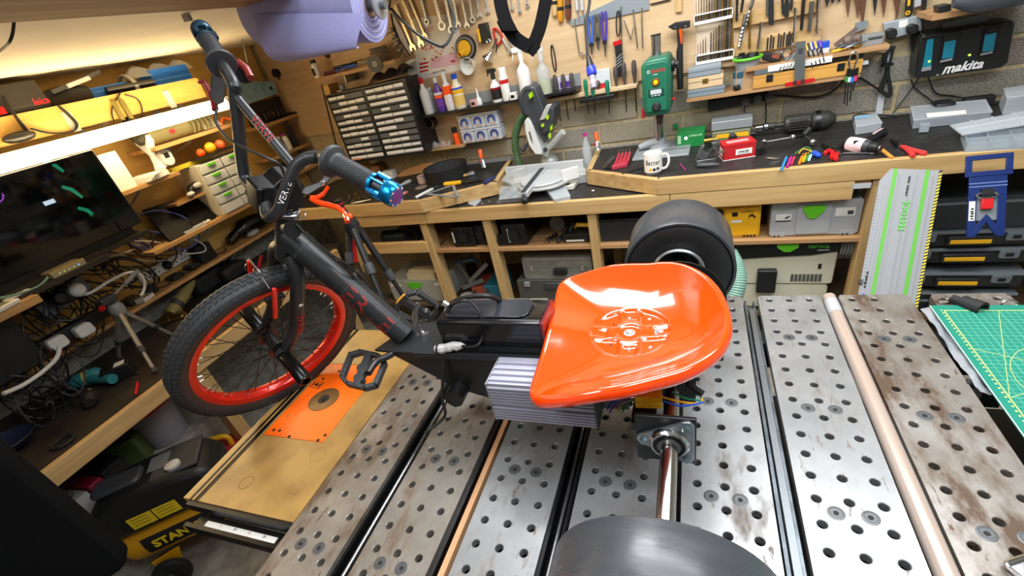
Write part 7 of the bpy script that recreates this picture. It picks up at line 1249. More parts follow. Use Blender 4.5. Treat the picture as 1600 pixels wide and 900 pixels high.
# objects on the upper shelf
zz=z_hi
c=Vector((S(1205,100,.5)[0],.50,zz));t=wT('sander_block','dark rubber sanding block with a red side on the upper shelf','block',*c);ob('block',B(WM).ob(c+Vector((0,0,.02)),(.075,.035,.032),ry=.35),BLKM,t,bev=.006);ob('red_side',B(WM).ob(c+Vector((.014,-.018,.024)),(.03,.004,.016),ry=.35),mat('rust_red',0x8A4A36,.5),t)
c=Vector((S(1226,84,.52)[0],.52,zz));t=wT('bearing','steel hose clamp and bearing pile on the upper shelf','bearing',*c)
for k,(dx,r,m)in enumerate(((-.03,.020,STL),(.004,.022,CHR),(.03,.014,mat('copper',0x9E5A3A,.35,.9)))):ob('ring',B(WM).ring([(r,0),(r,.02),(r*.7,.02),(r*.7,0)],c+Vector((dx,0,r)),(.2,-1,.2),20),m,t)
for k in range(5):a,b=sw(1215+k*6,112-k*2,HS-.01),sw(1232+k*4,90-k,HS+.02);t=wT('punch','steel punch, %s in the fan on the upper shelf edge'%nth[k],'punch',*a,group='fan of steel punches on the shelf');ob('shaft',B(WM).lathe([(.0025,0),(.005,.02),(.005,.08)],a,b-a,8),CHR if k%2 else STL,t)
t=wT('caliper','grey steel caliper with a red bar standing over the shelf front','caliper',*sw(1248,130,HS-.02));ob('beam',wp([(1243,66),(1259,64),(1257,128),(1241,130)],HS-.022,HS-.016),mat('caliper_steel',0x8B9093,.35,.8),t);ob('scale_window',wp([(1248,76),(1255,75),(1254,84),(1247,85)],HS-.0235,HS-.022),DGREY,t);ob('red_bar',wp([(1227,130),(1273,122),(1273,128),(1227,136)],HS-.03,HS-.022),RED,t);ob('knob',B(WM).cyl(sw(1242,129,HS-.03),sw(1242,129,HS-.036),.008,n=12).cyl(sw(1254,127,HS-.03),sw(1254,127,HS-.036),.008,n=12),BLK,t)
for x0,y0,x1,y1,lab in((1265,79,1282,65,'blue packet with a white base right of the caliper'),(1284,76,1297,64,'smaller blue packet at the right of the first')):g_=bxp(x0,y0,x1,y1,.52);t=wT('packet',lab,'packet',g_[0],.52,g_[2]);ob('pack',B(WM).box(g_[0],g_[1],.52,.56,zz,g_[3]),BLU,t,bev=.002);ob('white_base',B(WM).box(g_[0],g_[1],.516,.52,zz,zz+.018),WHT,t)
for k in range(4):a,b=sw(1262+k*7,80-k*2,HS+.02),sw(1270+k*6,106-k*3,HS-.012);t=wT('needle_file','thin dark needle file, %s from the left over the shelf edge'%nth[k],'file',*b,group='needle files on the shelf edge');ob('blade',B(WM).cyl(b,a,.0022,.0035,6),DSTL,t);ob('handle',B(WM).cyl(a,a+(a-b).normalized()*.03,.005,n=8),(BRS,STL,YEL,PUR)[k],t)
random.seed(9)
for k in range(7):a=Vector((S(1298+k*5,78,.5)[0],.47+.012*(k%4),zz+.006+.007*(k%3)));solo('small_tool',B(WM).lathe([(.003,0),(.006,.006),(.006,.028),(.0025,.034),(.0025,.06)],a,(1,random.uniform(-.4,.4),random.uniform(0,.25)),8),(YEL,DSTL,BLK,PUR,STL,DSTL,BRS)[k],('yellow','dark steel','black','purple','bright steel','slim dark','brass')[k]+' handled small tool in the shelf heap','tool','heap of small tools on the shelf')
c=Vector((S(1325,75,.53)[0],.53,zz));t=wT('vice_head','grey and rusty steel machine part on the upper shelf','machine part',*c);ob('casting',B(WM).lathe([(.022,0),(.025,.02),(.018,.03),(.018,.05)],c+Vector((-.02,0,.028)),(1,0,.1),14),mat('cast_rust',0x7A6A62,.6,.4),t);ob('post',B(WM).beam(c+Vector((-.05,0,.02)),c+Vector((.02,0,.07)),.014,.014),MATS['cast_rust'],t)
g_=bxp(1345,76,1381,58,.50);t=wT('steel_block','ribbed grey steel vee block under the wall socket','block',g_[0],.5,zz);ob('block',B(WM).box(g_[0],g_[1],.50,.56,zz,zz+.04),GREY,t,bev=.002);ob('groove',B(WM).box(g_[0]+.02,g_[1]-.005,.4985,.50,zz+.022,zz+.030),DGREY,t)
solo('plate_square',wp([(1335,52),(1354,44),(1356,32),(1338,36)],WD-.02,WD),mat('plate_grey',0x8E989E,.4,.4),'grey metal plate fixed on the plywood under the files','plate')
solo('grey_patch',wp([(1170,70),(1187,64),(1188,84),(1170,88)],WD-.006,WD),mat('patch_grey',0x8F989C,.6),'grey plate on the plywood behind the tub','plate')
# carabiner with bits
t=wT('carabiner','silver carabiner holding coloured bit holders below the shelf','carabiner',*sw(1330,110,HS));ob('loop',B(WM).tube(bez([sw(1329,110,HS-.015),sw(1327,95,HS-.015),sw(1330,84,HS-.015),sw(1336,82,HS-.015),sw(1340,87,HS-.015),sw(1337,100,HS-.015),sw(1333,110,HS-.015)],5),.004,8),CHR,t)
for k,(x,y0,y1,m)in enumerate(((1322,113,162,GRN),(1326,114,165,mat('holder_pale',0xCFEAF0,.3)),(1331,114,158,mat('holder_blue',0x2E7FD8,.3)),(1336,112,142,mat('holder_pink',0xE23A6A,.3)))):a,b=sw(x+4,y0-6,HS-.02),sw(x,y0+14,HS-.02);bo=ob('bit_holder',B(WM).cyl(a,b,.0055,n=8),BLK,t);ob('colour_ring',B(WM).cyl(a.lerp(b,.6),b,.0068,n=10),m,bo);ob('bit',B(WM).cyl(b,sw(x-3,y1,HS-.02),.0028,n=6),DSTL,bo)
# sockets, charger and cables
t=wT('power_strip','black power strip screwed to the blocks under the shelf','power strip',*sw(1150,165,.57));ob('strip',wp([(1106,158),(1200,144),(1202,157),(1106,174)],.575,WALL-.006),BLKM,t,bev=.003)
for x,y in((1165,159),(1184,155),(1202,152)):ob('plug',B(WM).cyl(sw(x,y,.57),sw(x,y,.55),.018,n=14),BLK,t)
solo('plug_lead',B(WM).tube(bez([sw(1164,162,.56),sw(1163,175,.57),sw(1167,190,.575),sw(1180,198,.58),sw(1197,203,.57)],5),.0028,6),CAB,'thin black lead drooping from the power strip to the bench','cable');solo('plug_lead',B(WM).tube(bez([sw(1196,158,.56),sw(1197,175,.58),sw(1196,202,.57)],5),.0028,6),CAB,'thin black lead running straight down from the power strip','cable')
t=wT('wall_socket','grey double wall socket with two black plugs','socket',*sw(1410,55,WD));ob('box',wp([(1381,36),(1439,23),(1441,48),(1384,63)],WD-.03,WD),mat('socket_grey',0xA6AEB4,.4,.3),t,bev=.003);ob('label',wp([(1405,33),(1419,30),(1418,41),(1404,44)],WD-.031,WD-.030),WHT,t);ob('plug',wp([(1384,48),(1392,44),(1402,45),(1403,54),(1397,62),(1386,62)],WD-.055,WD-.03),BLK,t,bev=.006);ob('plug',wp([(1417,41),(1426,37),(1436,39),(1436,50),(1430,55),(1418,53)],WD-.055,WD-.03),BLK,t,bev=.006)
solo('charger_lead',B(WM).tube(bez([sw(1424,55,.56),sw(1424,68,.57),sw(1427,80,.57),sw(1432,90,.57)],5),.005,8),CAB,'black lead from the wall socket to the charger','cable')
solo('trunking',B(WM).prism([S(x,y,.585)for x,y in((1386,75),(1395,70),(1378,180),(1367,181))],.585,WALL-.006,'y'),mat('trunking_white',0xC9CCD2,.45),'white plastic cable trunking running down the blocks','trunking')
hk=wT('cable_coil','black cable looped in a figure eight on the white trunking','cable',*sw(1385,150,.57))
for k in range(4):ob('cable_turn',B(WM).tube(bez([sw(1393+k,72,.575),sw(1385-k*2,90,.57),sw(1384+k,110,.568),sw(1374+2*k,140,.565),sw(1378+k*2,145,.565),sw(1390-k,152-k,.565),sw(1393-k,140,.566),sw(1388-k,112,.567),sw(1392,92,.57),sw(1398-k,72,.575)],4),.0045,7),CAB,hk)
ob('cable_tie',B(WM).ring([(.022,-.004),(.022,.004),(.016,.004),(.016,-.004)],sw(1386,101,.568),(0,0,1),12),BLK,hk)
solo('long_cable',B(WM).tube(bez([sw(1382,146,.575),sw(1365,135,.58),sw(1342,122,.58),sw(1320,126,.58),sw(1300,143,.58),sw(1270,152,.58),sw(1225,150,.58),sw(1202,148,.575)],6),.0045,7),CAB,'thick black cable sagging along the blocks below the shelf','cable');solo('thin_cable',B(WM).tube(bez([sw(1440,115,.58),sw(1420,145,.59),sw(1395,177,.58)],5),.0028,6),CAB,'thin black cable slanting from the charger to the bench','cable');solo('thin_cable',B(WM).tube(bez([sw(1424,125,.58),sw(1430,138,.59),sw(1457,160,.58),sw(1452,170,.57),sw(1425,178,.54),sw(1390,184,.52),sw(1340,186,.50),sw(1333,184,.5),sw(1345,178,.53),sw(1400,181,.55)],5),.0028,6),CAB,'thin black cable looping along the wall at the back of the bench','cable');solo('thin_cable',B(WM).tube(bez([sw(1450,120,.58),sw(1462,145,.59),sw(1490,150,.59),sw(1530,158,.58),sw(1590,160,.58)],5),.003,6),CAB,'thin black cable running right from the charger','cable')
CH=.50
t=wT('battery_charger','black twin battery charger with teal slots fixed to the blocks','charger',*sw(1500,110,WALL));MK=mat('charger_black',0x17181A,.38)
ob('housing',wp([(1430,121),(1437,60),(1445,53),(1580,31),(1587,36),(1575,98),(1566,106),(1445,122)],CH,WALL-.006),MK,t,bev=.006);ob('top_lip',wp([(1440,58),(1582,33),(1583,36),(1440,61)],CH-.010,CH),MK,t,bev=.002)
TB=mat('charger_teal',0x0F7C94,.4)
for x0,w in((1467,0),(1530,-11)):
    sl=ob('slot_block',wp([(x0+2,99+w),(x0+11,52+w),(x0+36,48+w),(x0+24,96+w)],CH-.014,CH),BLKM,t,bev=.003);ob('teal_slot',wp([(x0+5,92+w),(x0+9,66+w),(x0+27,62+w),(x0+22,90+w)],CH-.016,CH-.014),TB,sl);ob('slot_lip',wp([(x0+2,98+w),(x0+21,94+w),(x0+21,91+w),(x0+3,95+w)],CH-.020,CH-.014),GREY,sl);ob('contact',wp([(x0+13,62+w),(x0+26,59+w),(x0+28,54+w),(x0+15,57+w)],CH-.018,CH-.014),INK,sl)
ob('teal_side',wp([(1441,108),(1449,62),(1459,60),(1455,104)],CH-.004,CH),TB,t);ob('grey_foot',wp([(1440,112),(1455,109),(1455,103),(1441,106)],CH-.006,CH),GREY,t)
LED=mat('green_led',0xC8FF60,.3,emit=0x9CFF40,es=3.0)
for x,y in((1452,96),(1515,86)):ob('led',B(WM).cyl(sw(x,y,CH-.004),sw(x,y,CH-.007),.004,n=10),LED,t)
a,b=S(1485,107,CH),S(1524,101,CH);text('lettering','makita',.046,TF((a[0]+b[0])/2,CH-.0008,(a[1]+b[1])/2),INKW,t,bold=.0012,shear=.25)
ob('underline',wp([(1490,111),(1518,107),(1518,107.6),(1490,111.6)],CH-.001,CH),INKW,t)
for k in range(4):ob('dash',wp([(1463+k*8,117-k*1.4),(1467+k*8,116.4-k*1.4),(1467+k*8,117.2-k*1.4),(1463+k*8,117.8-k*1.4)],CH-.001,CH),INKW,t)
solo('perforated_bracket',wp([(1472,37),(1543,20),(1545,34),(1475,49)],.56,.565),mat('bracket_grey',0x5F6468,.4,.6),'grey perforated steel bracket above the charger','bracket')
bk=bpy.data.objects[-1]if False else None
t=wT('wall_board','plain wooden board shelf above the charger','shelf',*sw(1510,20,.4));b0=[S(1455,20,.36),S(1545,8,.36)];ob('board',B(WM).box(S(1458,24,.38)[0],S(1640,0,.38)[0],.38,WALL,S(1500,22,.38)[1]-.006,S(1500,22,.38)[1]+.012),SHLF,t)
solo('cordless_tool',B(WM).lathe([(.02,0),(.05,.06),(.055,.2),(.04,.3)],sw(1490,2,.34),(1,0,.02),16),mat('slate_tool',0x4A4F58,.4),'slate grey tool lying on the board at the top right','tool')
solo('black_box',wp([(1466,10),(1486,6),(1487,16),(1467,20)],.40,.46),BLK,'small black printed box on the board above the charger','box',bev=.002)
t=wT('utility_knife','black and yellow folding knife hung beside the wall socket','knife',*sw(1419,25,.57));ob('body',wp([(1417,-8),(1428,-10),(1427,20),(1421,27),(1415,25)],.565,.585),BLK,t,bev=.003);ob('yellow_inlay',wp([(1419,-8),(1423,-9),(1422,8),(1418,10)],.562,.565),YEL,t);ob('yellow_eye',B(WM).ring([(.008,0),(.008,.004),(.004,.004),(.004,0)],sw(1418,20,.565),(0,-1,0),14),YEL,t)
solo('steel_strip',wp([(1441,-10),(1450,-12),(1443,50),(1437,52)],.575,.58),DSTL,'dark steel strip hanging right of the folding knife','strip');solo('white_tile',wp([(1428,12),(1446,6),(1456,-10),(1430,-10)],.583,.59),LGREY,'pale plastic plate behind the dark strip at the top right','plate')
# ================================================================== left wall: shelves, desk and what stands on them
PF=LX+.015
def lp(x,y,X):return PX(x,y,X)
def lshelf(name,label,X,p0,p1,y0=None,y1=None,th=.018,m=None):
    a,b=lp(*p0,X),lp(*p1,X);z=(a.z+b.z)/2;ya,yb=y0 if y0 is not None else a.y,y1 if y1 is not None else b.y
    t=T(name,label,'shelf',((X+PF)/2,(ya+yb)/2,z-th));ob('board',B().box(PF,X,ya,yb,z-th,z),m or SHLFY,t,bev=.001);return t,z
def brkt(t,y,X,z,h=.10):
    ob('bracket',B().box(PF,PF+.004,y-.014,y+.014,z-.018-h,z-.018).box(PF,X-.02,y-.014,y+.014,z-.022,z-.018).prism([(PF,z-.018-h),(PF+.012,z-.018-h),(X-.02,z-.03),(X-.02,z-.018)],y-.002,y+.002,'y'),LGREY,t)
X1=-2.56
t,ZL1=lshelf('long_shelf','long low wooden shelf with power strips above the desk',X1,(219,478),(432,350),.25,2.45);brkt(t,lp(365,380,X1).y,X1,ZL1)
X2=-2.50
t,ZL2=lshelf('laptop_shelf','wooden shelf carrying the dark screens and white drawer unit',X2,(262,379),(400,316),1.38,2.42);brkt(t,1.72,X2,ZL2);brkt(t,lp(345,365,X2).y,X2,ZL2,.13)
t,ZL3=lshelf('small_shelf','short wooden shelf with white boxes and papers',X2,(196,301),(278,265),1.38);brkt(t,lp(224,300,X2).y,X2,ZL3)
t,ZL4=lshelf('tool_shelf','wooden shelf with a green canvas roll under the strip light',X2,(238,225),(370,195));brkt(t,lp(300,215,X2).y,X2,ZL4,.06)
XA=-2.56
t,ZLA=lshelf('reel_shelf','wooden shelf with wire reels near the corner',XA,(400,200),(478,172),2.40,2.78);t,ZLB=lshelf('paint_shelf','wooden shelf with small bottles near the corner',XA,(438,242),(513,209),2.40,2.78)
t,ZLC=lshelf('corner_shelf','low corner shelf with blue boxes',XA,(448,275),(530,240),2.45,2.78)
X5=-2.50
t,ZL5=lshelf('top_shelf','high plywood shelf with bags close under the ceiling',X5,(0,199),(305,119),.3,None,m=PLYY);a5,b5=lp(0,199,X5),lp(305,119,X5)
ob('lip',B().box(X5,X5+.008,.3,b5.y,ZL5-.085,ZL5+.012),PLYY,t);brkt(t,1.55,X5,ZL5-.07,.05);brkt(t,1.95,X5,ZL5-.07,.05)
for x,y in((112,190),(265,155)):q=lp(x,y,X5+.009);ob('steel_plate',B().box(X5+.008,X5+.010,q.y-.018,q.y+.018,q.z-.04,q.z+.04),LGREY,t)
# strip light
XT=-2.40;a,b=lp(0,252,XT),lp(352,165,XT);zl=(a.z+b.z)/2;t=T('strip_light','long glowing warm white strip light under the top shelf','lamp',(XT,1.4,zl));EM=mat('strip_glow',0xFFF1C8,.4,emit=0xFFE2AE,es=30.0)
ob('diffuser',B().lathe([(.001,0),(.030,.002),(.030,b.y-.35-.002),(.001,b.y-.35)],(XT,.35,zl),(0,1,0),16),EM,t);ob('end_cap',B().lathe([(.033,0),(.033,.03),(.02,.034)],(XT,b.y,zl),(0,1,0),16),WHT,t);ob('backplate',B().box(XT-.075,XT-.029,.35,b.y+.02,zl-.012,zl+.03),WHT,t);ob('mount_arm',B().box(PF,XT-.07,b.y-.06,b.y-.04,zl+.0,zl+.02).box(PF,XT-.07,.8,.82,zl,zl+.02),LGREY,t)
# PC tower
XP=-2.36;pa_,pb_,pc_=lp(150,232,XP),lp(213,338,XP),lp(40,455,XP);y1=(pa_.y+pb_.y)/2;z0,z1=lp(150,380,XP).z,pa_.z;y0=.45
t=T('computer_tower','large black computer tower with smoked glass side and glowing green fans','computer',(-2.55,.9,z0));XG=XP
ob('case',B().box(PF+.005,PF+.02,y0,y1,z0,z1).box(PF+.005,XG-.006,y1-.10,y1,z0,z1).box(PF+.005,XG-.006,y0,y1-.10,z1-.012,z1).box(PF+.005,XG-.006,y0,y1-.10,z0,z0+.10),BLKG,t,bev=.004);ob('foot_rail',B().box(PF+.03,XG-.01,y0+.02,y1-.05,z0-.03,z0),BLKM,t)
ob('glass_panel',B().box(XG-.005,XG-.001,y0,y1-.012,z0+.05,z1-.004),mat('smoked_glass',0x0D0E10,.04,alpha=.42),t)
ob('board',B().box(PF+.02,PF+.035,y0+.05,y1-.12,z0+.10,z1-.02),mat('pcb_dark',0x1E1B18,.5),t);GLW=mat('fan_green_glow',0x2BE8A0,.4,emit=0x30E0A0,es=.8)
for k,(x,y)in enumerate(((118,248),(143,290),(162,324))):
    q=lp(x,y,XG-.04);ob('fan_ring',B().ring([(.055,0),(.055,.02),(.048,.02),(.048,0)],(XG-.09,y1-.11+.0,q.z),(.35,-1,0),26),BLKM,t);ob('fan_glow',B(axes((XG-.085,y1-.128,q.z),(.94,.35,0),(0,0,1),(.35,-.94,0))).prism([(-.03,.02),(-.005,.005),(.02,-.035),(.03,-.03),(.012,.012),(-.02,.03)],0,.003),GLW,t)
q=lp(0,300,XG-.05);ob('cooler_ring',B().ring([(.05,0),(.05,.02),(.042,.02),(.042,0)],(XG-.12,q.y+.02,q.z),(1,0,0),28),mat('cooler_steel',0x6E675C,.35,.7),t);ob('cooler_glow',B().ring([(.036,.0),(.036,.006),(.033,.006),(.033,.0)],(XG-.10,q.y-.01,q.z),(1,0,0),28),mat('violet_glow',0xC060E0,.4,emit=0xB050E0,es=2.0),t)
q=lp(77,316,XG-.05);ob('graphics_card',B().box(PF+.04,XG-.05,y0+.1,y1-.2,q.z-.03,q.z+.012),DGREY,t);ob('logo_glow',B().box(XG-.050,XG-.048,q.y-.02,q.y+.02,q.z-.008,q.z+.008),mat('white_glow',0xE8F4FF,.4,emit=0xD8ECFF,es=2.5),t)
for k in range(5):ob('inner_cable',B().tube(bez([(XG-.1,y1-.2-.04*k,q.z),(XG-.06,y1-.18-.05*k,q.z+.05),(XG-.12,y1-.25-.03*k,q.z+.12)],5),.005,6),BLKM,t)
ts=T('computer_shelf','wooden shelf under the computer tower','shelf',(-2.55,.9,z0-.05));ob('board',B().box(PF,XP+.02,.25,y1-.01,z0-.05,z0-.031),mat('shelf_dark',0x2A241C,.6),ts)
# hub with lights in front of the tower
q0,q1=lp(82,432,XP+.06),lp(134,408,XP+.06);t=T('network_hub','slim silver network hub with small lights below the tower','hub',q0);zh=(q0.z+q1.z)/2;HUB=mat('hub_silver',0xB9AE94,.35,.6);ob('case',B().box(XP-.06,XP+.06,q0.y,q1.y,zh-.012,zh+.014),HUB,t,bev=.003);ob('top_edge',B().box(XP+.052,XP+.0605,q0.y,q1.y,zh+.011,zh+.0148),mat('gold_edge',0xE0C060,.3,.6),t)
for k in range(5):ob('led',B().box(XP+.0602,XP+.061,q1.y-.03-k*.018,q1.y-.026-k*.018,zh-.002,zh+.002),mat('led_blue',0x80B0FF,.3,emit=0x5090FF,es=3)if k==0 else mat('led_green_dim',0xC0D060,.3,emit=0xA0C040,es=1.2),t)
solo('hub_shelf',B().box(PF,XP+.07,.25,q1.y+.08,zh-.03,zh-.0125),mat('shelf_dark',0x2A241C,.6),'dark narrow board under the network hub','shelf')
solo('network_cable',B().tube(bez([(XP+.04,q0.y-.005,zh),(XP+.05,q0.y-.06,zh-.012),(XP+.05,q0.y-.14,zh+.0),(XP+.06,q0.y-.25,zh+.04)],6),.004,6),mat('cable_teal',0x6E9C90,.5),'teal network cable plugged into the hub','cable')
# laptops on the second shelf
for k,(x0,y0_,x1_,y1_,x2,y2,x3,y3,lab)in enumerate(((222,328,273,312,302,355,261,370,'large dark laptop screen leaning on the shelf'),(277,312,312,302,338,340,300,352,'second dark laptop leaning beside the large screen'),(314,306,343,291,362,330,338,342,'small dark tablet leaning beside the drawer unit'))):
    pts=[lp(x0,y0_,-2.66),lp(x1_,y1_,-2.66),lp(x2,y2,X2-.03-.02*k),lp(x3,y3,X2-.03-.02*k)]
    for p in pts[2:]:p.z=ZL2+.001
    t=T('laptop',lab,'laptop',pts[3]);n=(pts[1]-pts[0]).cross(pts[3]-pts[0]).normalized();n=-n if n.x<0 else n;b=B();b.add(pts+[p-n*.014 for p in pts],[(0,1,2,3),(7,6,5,4),(0,4,5,1),(1,5,6,2),(2,6,7,3),(3,7,4,0)]);ob('lid',b,mat('laptop_black',0x100F0E,.5,spec=.15),t,bev=.003)
    c=sum(pts,Vector())/4;u=(pts[1]-pts[0]).normalized();ob('badge',B(axes(c+n*.0006,u,n.cross(u),n)).prism(rrect(-.012,.012,-.004,.004,.002),0,.0006),mat('badge_grey',0x55524A,.4),t)
solo('notebook',B().box(X2-.13,X2-.02,lp(290,357,X2).y,lp(325,345,X2).y,ZL2,ZL2+.012),LGREY,'thin grey notebook lying before the laptops','notebook');q=lp(324,341,X2-.03);solo('keyring',B(frame((X2-.05,q.y,ZL2+.006))).tube([(.02*math.cos(a*pi/7),.014*math.sin(a*pi/7),.003)for a in range(14)],.005,6,True),PAPER,'pale ring lying in front of the small tablet','ring')
# game controller on top of laptops
q=lp(310,292,-2.58);t=T('gamepad','black and white game controller resting above the laptops','gamepad',(q.x,q.y,q.z-.03));ob('body',B().tube(bez([q+Vector((.03,-.09,-.02)),q+Vector((.0,-.05,0)),q+Vector((-.01,.0,.008)),q+Vector((0,.05,.005)),q+Vector((.03,.09,-.015))],4),[.014]*4+[.022]*5+[.022]*4+[.018]*3+[.012],10),BLK,t);ob('white_face',B().sph(q+Vector((.012,-.005,.012)),.025,12,(.7,1.2,.6)),WHT,t);ob('white_grip',B().sph(q+Vector((.03,-.085,-.012)),.018,10,(1,1.3,.7)),WHT,t);solo('pad_board',B().box(PF,-2.56,q.y-.18,q.y+.16,q.z-.045,q.z-.032),SHLFY,'narrow board behind the laptops carrying the game controller','shelf')
# white drawer unit
q0,q1,q2,q3=lp(285,258,X2),lp(330,248,X2),lp(405,312,X2),lp(363,332,X2);ya,yb=lp(348,320,X2+.02).y,lp(404,300,X2+.02).y;yb=ya+.30;zt=lp(345,245,X2+.0).z
t=T('drawer_unit','white plastic drawer unit with lime pulls beside the laptops','drawer unit',(-2.6,ya,ZL2));DW=mat('drawer_white',0xD6DADC,.45)
ob('carcass',B().box(PF+.005,X2-.02,ya,yb,ZL2+.001,zt),mat('carcass_cream',0xD9D2BE,.5),t,bev=.003);hr=(zt-ZL2)/5
for r in range(5):
    for c in range(2):
        a_,b_=ya+.006+c*(yb-ya)/2,ya+(c+1)*(yb-ya)/2-.004;dr=ob('drawer',B().box(X2-.02,X2+.002,a_,b_,ZL2+r*hr+.006,ZL2+(r+1)*hr-.004),DW,t,bev=.003)
        if c==0 and r!=0 or r==4:ob('pull',B().box(X2+.002,X2+.012,(a_+b_)/2-.025,(a_+b_)/2+.025,ZL2+(r+1)*hr-.022,ZL2+(r+1)*hr-.008),LIME,dr,bev=.002)
solo('yellow_level',B().box(X2-.10,X2-.07,ya-.10,ya+.16,zt+.001,zt+.022),mat('level_yellow',0xE2D23A,.4),'yellow spirit level lying on the white drawer unit','level',bev=.002)
for k,(dy,r,m,lab)in enumerate(((.03,.022,ORG,'orange ball in the tray on the drawer unit'),(.10,.030,YEL,'yellow ball in the tray on the drawer unit'),(.17,.028,mat('coral',0xE8653A,.4),'coral ball in the tray on the drawer unit'))):solo('juggling_ball',B().sph((X2-.03,ya+dy+.05,zt+.026+r),r,14),m,lab,'ball')
solo('ball_tray',B().box(X2-.065,X2+.01,ya+.02,yb+.02,zt+.023,zt+.028),BLKM,'black tray under the coloured balls','tray')
# white boxes, papers on the third shelf
q=lp(205,285,X2-.05);t=T('carton','plain white carton standing on the short shelf','box',(X2-.08,1.4,ZL3));yb_=lp(217,292,X2-.02).y;ya_=lp(168,255,X2-.02).y;ob('carton',B().box(X2-.13,X2-.02,yb_-.085,yb_,ZL3,ZL3+.165),PAPER,t,bev=.001);ob('flap',B().box(X2-.13,X2-.02,yb_-.085,yb_,ZL3+.166,ZL3+.169),WHT,t)
yq=lp(245,280,X2).y
for k in range(4):solo('paper_pad',B(frame((X2-.06,yq,ZL3+.002+.007*k),.2+.12*k)).box(-.075,.075,-.065,.065,0,.006),PAPER,'white paper pad, %s from the bottom of the pile on the short shelf'%nth[k],'paper','pile of paper pads')
q=lp(237,240,X2-.06);t=T('desk_figure','white desk lamp head with a grey dome on the short shelf','lamp',(q.x,q.y,ZL3+.03));ob('stem',B().lathe([(.03,0),(.02,.03),(.016,.07),(.028,.10),(.042,.13),(.04,.16)],(q.x,q.y,ZL3+.032),(0,0,1),16),PAPER,t);ob('dome',B().sph((q.x,q.y-.02,ZL3+.21),.036,14),mat('bottle_green_grey',0x6A7058,.25),t)
q=lp(262,250,X2-.04);t=T('kitchen_timer','white round timer with a dark display on the short shelf','timer',(q.x,q.y,ZL3+.03));ob('body',B().prism(rrect(q.y-.03,q.y+.03,ZL3+.031,ZL3+.115,.028),q.x-.015,q.x+.015,'x'),WHT,t,bev=.004);ob('display',B().box(q.x+.015,q.x+.016,q.y-.015,q.y+.012,ZL3+.07,ZL3+.095),BLKM,t)
# canvas roll on tool shelf
q=lp(258,210,X2-.06);t=T('canvas_roll','olive canvas tool roll with a red badge under the light','tool roll',(X2-.07,q.y,ZL4));OV=mat('olive_canvas',0x7A7550,.85,bump=.3,scale=120);ya=lp(238,222,X2-.03).y;yb=lp(318,205,X2-.03).y
ob('roll',B().tube([(X2-.07,ya,ZL4+.040),(X2-.07,ya+.01,ZL4+.045),(X2-.07,(ya+yb)/2,ZL4+.047),(X2-.07,yb,ZL4+.042)],[.03,.042,.045,.04],14),OV,t);qb=(ya+yb)/2;ob('badge',B().prism(rrect(qb-.04,qb-.01,ZL4+.035,ZL4+.055,.008),X2-.026,X2-.022,'x'),RED,t)
for k in range(5):ob('strap_fold',B().ribbon([(X2-.04,yb-.06+.03*k,ZL4+.09),(X2-.02,yb-.05+.03*k,ZL4+.05),(X2-.015,yb-.065+.03*k,ZL4+.008)],.018,.004,(0,1,0)),OV,t)
q=lp(355,188,X2-.03);solo('orange_clip',B().tube(bez([(X2-.04,q.y-.04,ZL4+.008),(X2-.05,q.y,ZL4+.03),(X2-.03,q.y+.04,ZL4+.01)],5),.009,8),mat('orange_plastic',0xE8692A,.4),'orange curved clip at the end of the tool shelf','clip');solo('clear_pack',B().grid(lambda u,v:Vector((X2-.10+.07*v,yb+.02+.12*u,ZL4+.004+.05*math.sin(pi*v)*abs(math.sin(u*6+1)))),8,6),FROST,'clear crumpled pack beside the canvas roll','bag',ang=15)
q=lp(222,205,X2-.0);solo('glass_bulb',B().lathe([(.012,0),(.03,.03),(.036,.07),(.03,.11),(.012,.13)],(X2-.02,lp(222,218,X2).y,lp(222,228,X2).z),(0,0,1),16),mat('dark_glass',0x3E3A2A,.1,alpha=.8),'dark glass bottle hanging below the strip light','bottle')
# bags on the top shelf
t=T('camera_bag','black camera case with a red script badge on the top shelf','bag',(X5-.1,.95,ZL5));BAG=mat('bag_fabric',0x2C2A28,.8,bump=.2,scale=200);q0,q1=lp(0,185,X5),lp(87,168,X5);yy1=q1.y;ob('bag_body',B().box(X5-.18,X5-.0,.75,yy1,ZL5+.001,ZL5+.118),BAG,t,bev=.018);ob('bag_flap',B().box(X5-.002,X5+.006,.8,yy1-.01,ZL5+.03,ZL5+.115),BAG,t,bev=.004);qq=lp(64,158,X5+.007);text('lettering','leica',.034,LT(qq.y,qq.z,X5+.0065),INKR,t,shear=.2,bold=.0006)
q0=lp(5,182,X5+.006);ob('red_badge',B().box(X5+.006,X5+.008,q0.y-.05,q0.y+.02,ZL5+.02,ZL5+.045),RED,t)
ob('strap',B().ribbon(bez([lp(5,150,X5+.012),lp(22,180,X5+.012),lp(38,200,X5+.02),lp(52,215,X5+.02)],5),.03,.003,(0,1,0)),BAG,t);ob('strap',B().ribbon(bez([lp(90,165,X5+.012),lp(108,180,X5+.02),lp(120,195,X5+.02),lp(112,206,X5+.02),lp(80,208,X5+.02),lp(48,201,X5+.02)],5),.02,.003,(0,1,0)),BAG,t)
solo('lens_pouch',B().sph(lp(30,214,X5+.03),.045,14,(.6,1.3,.45)),BLK,'black pouch with a grey badge hanging on the bag strap','pouch')
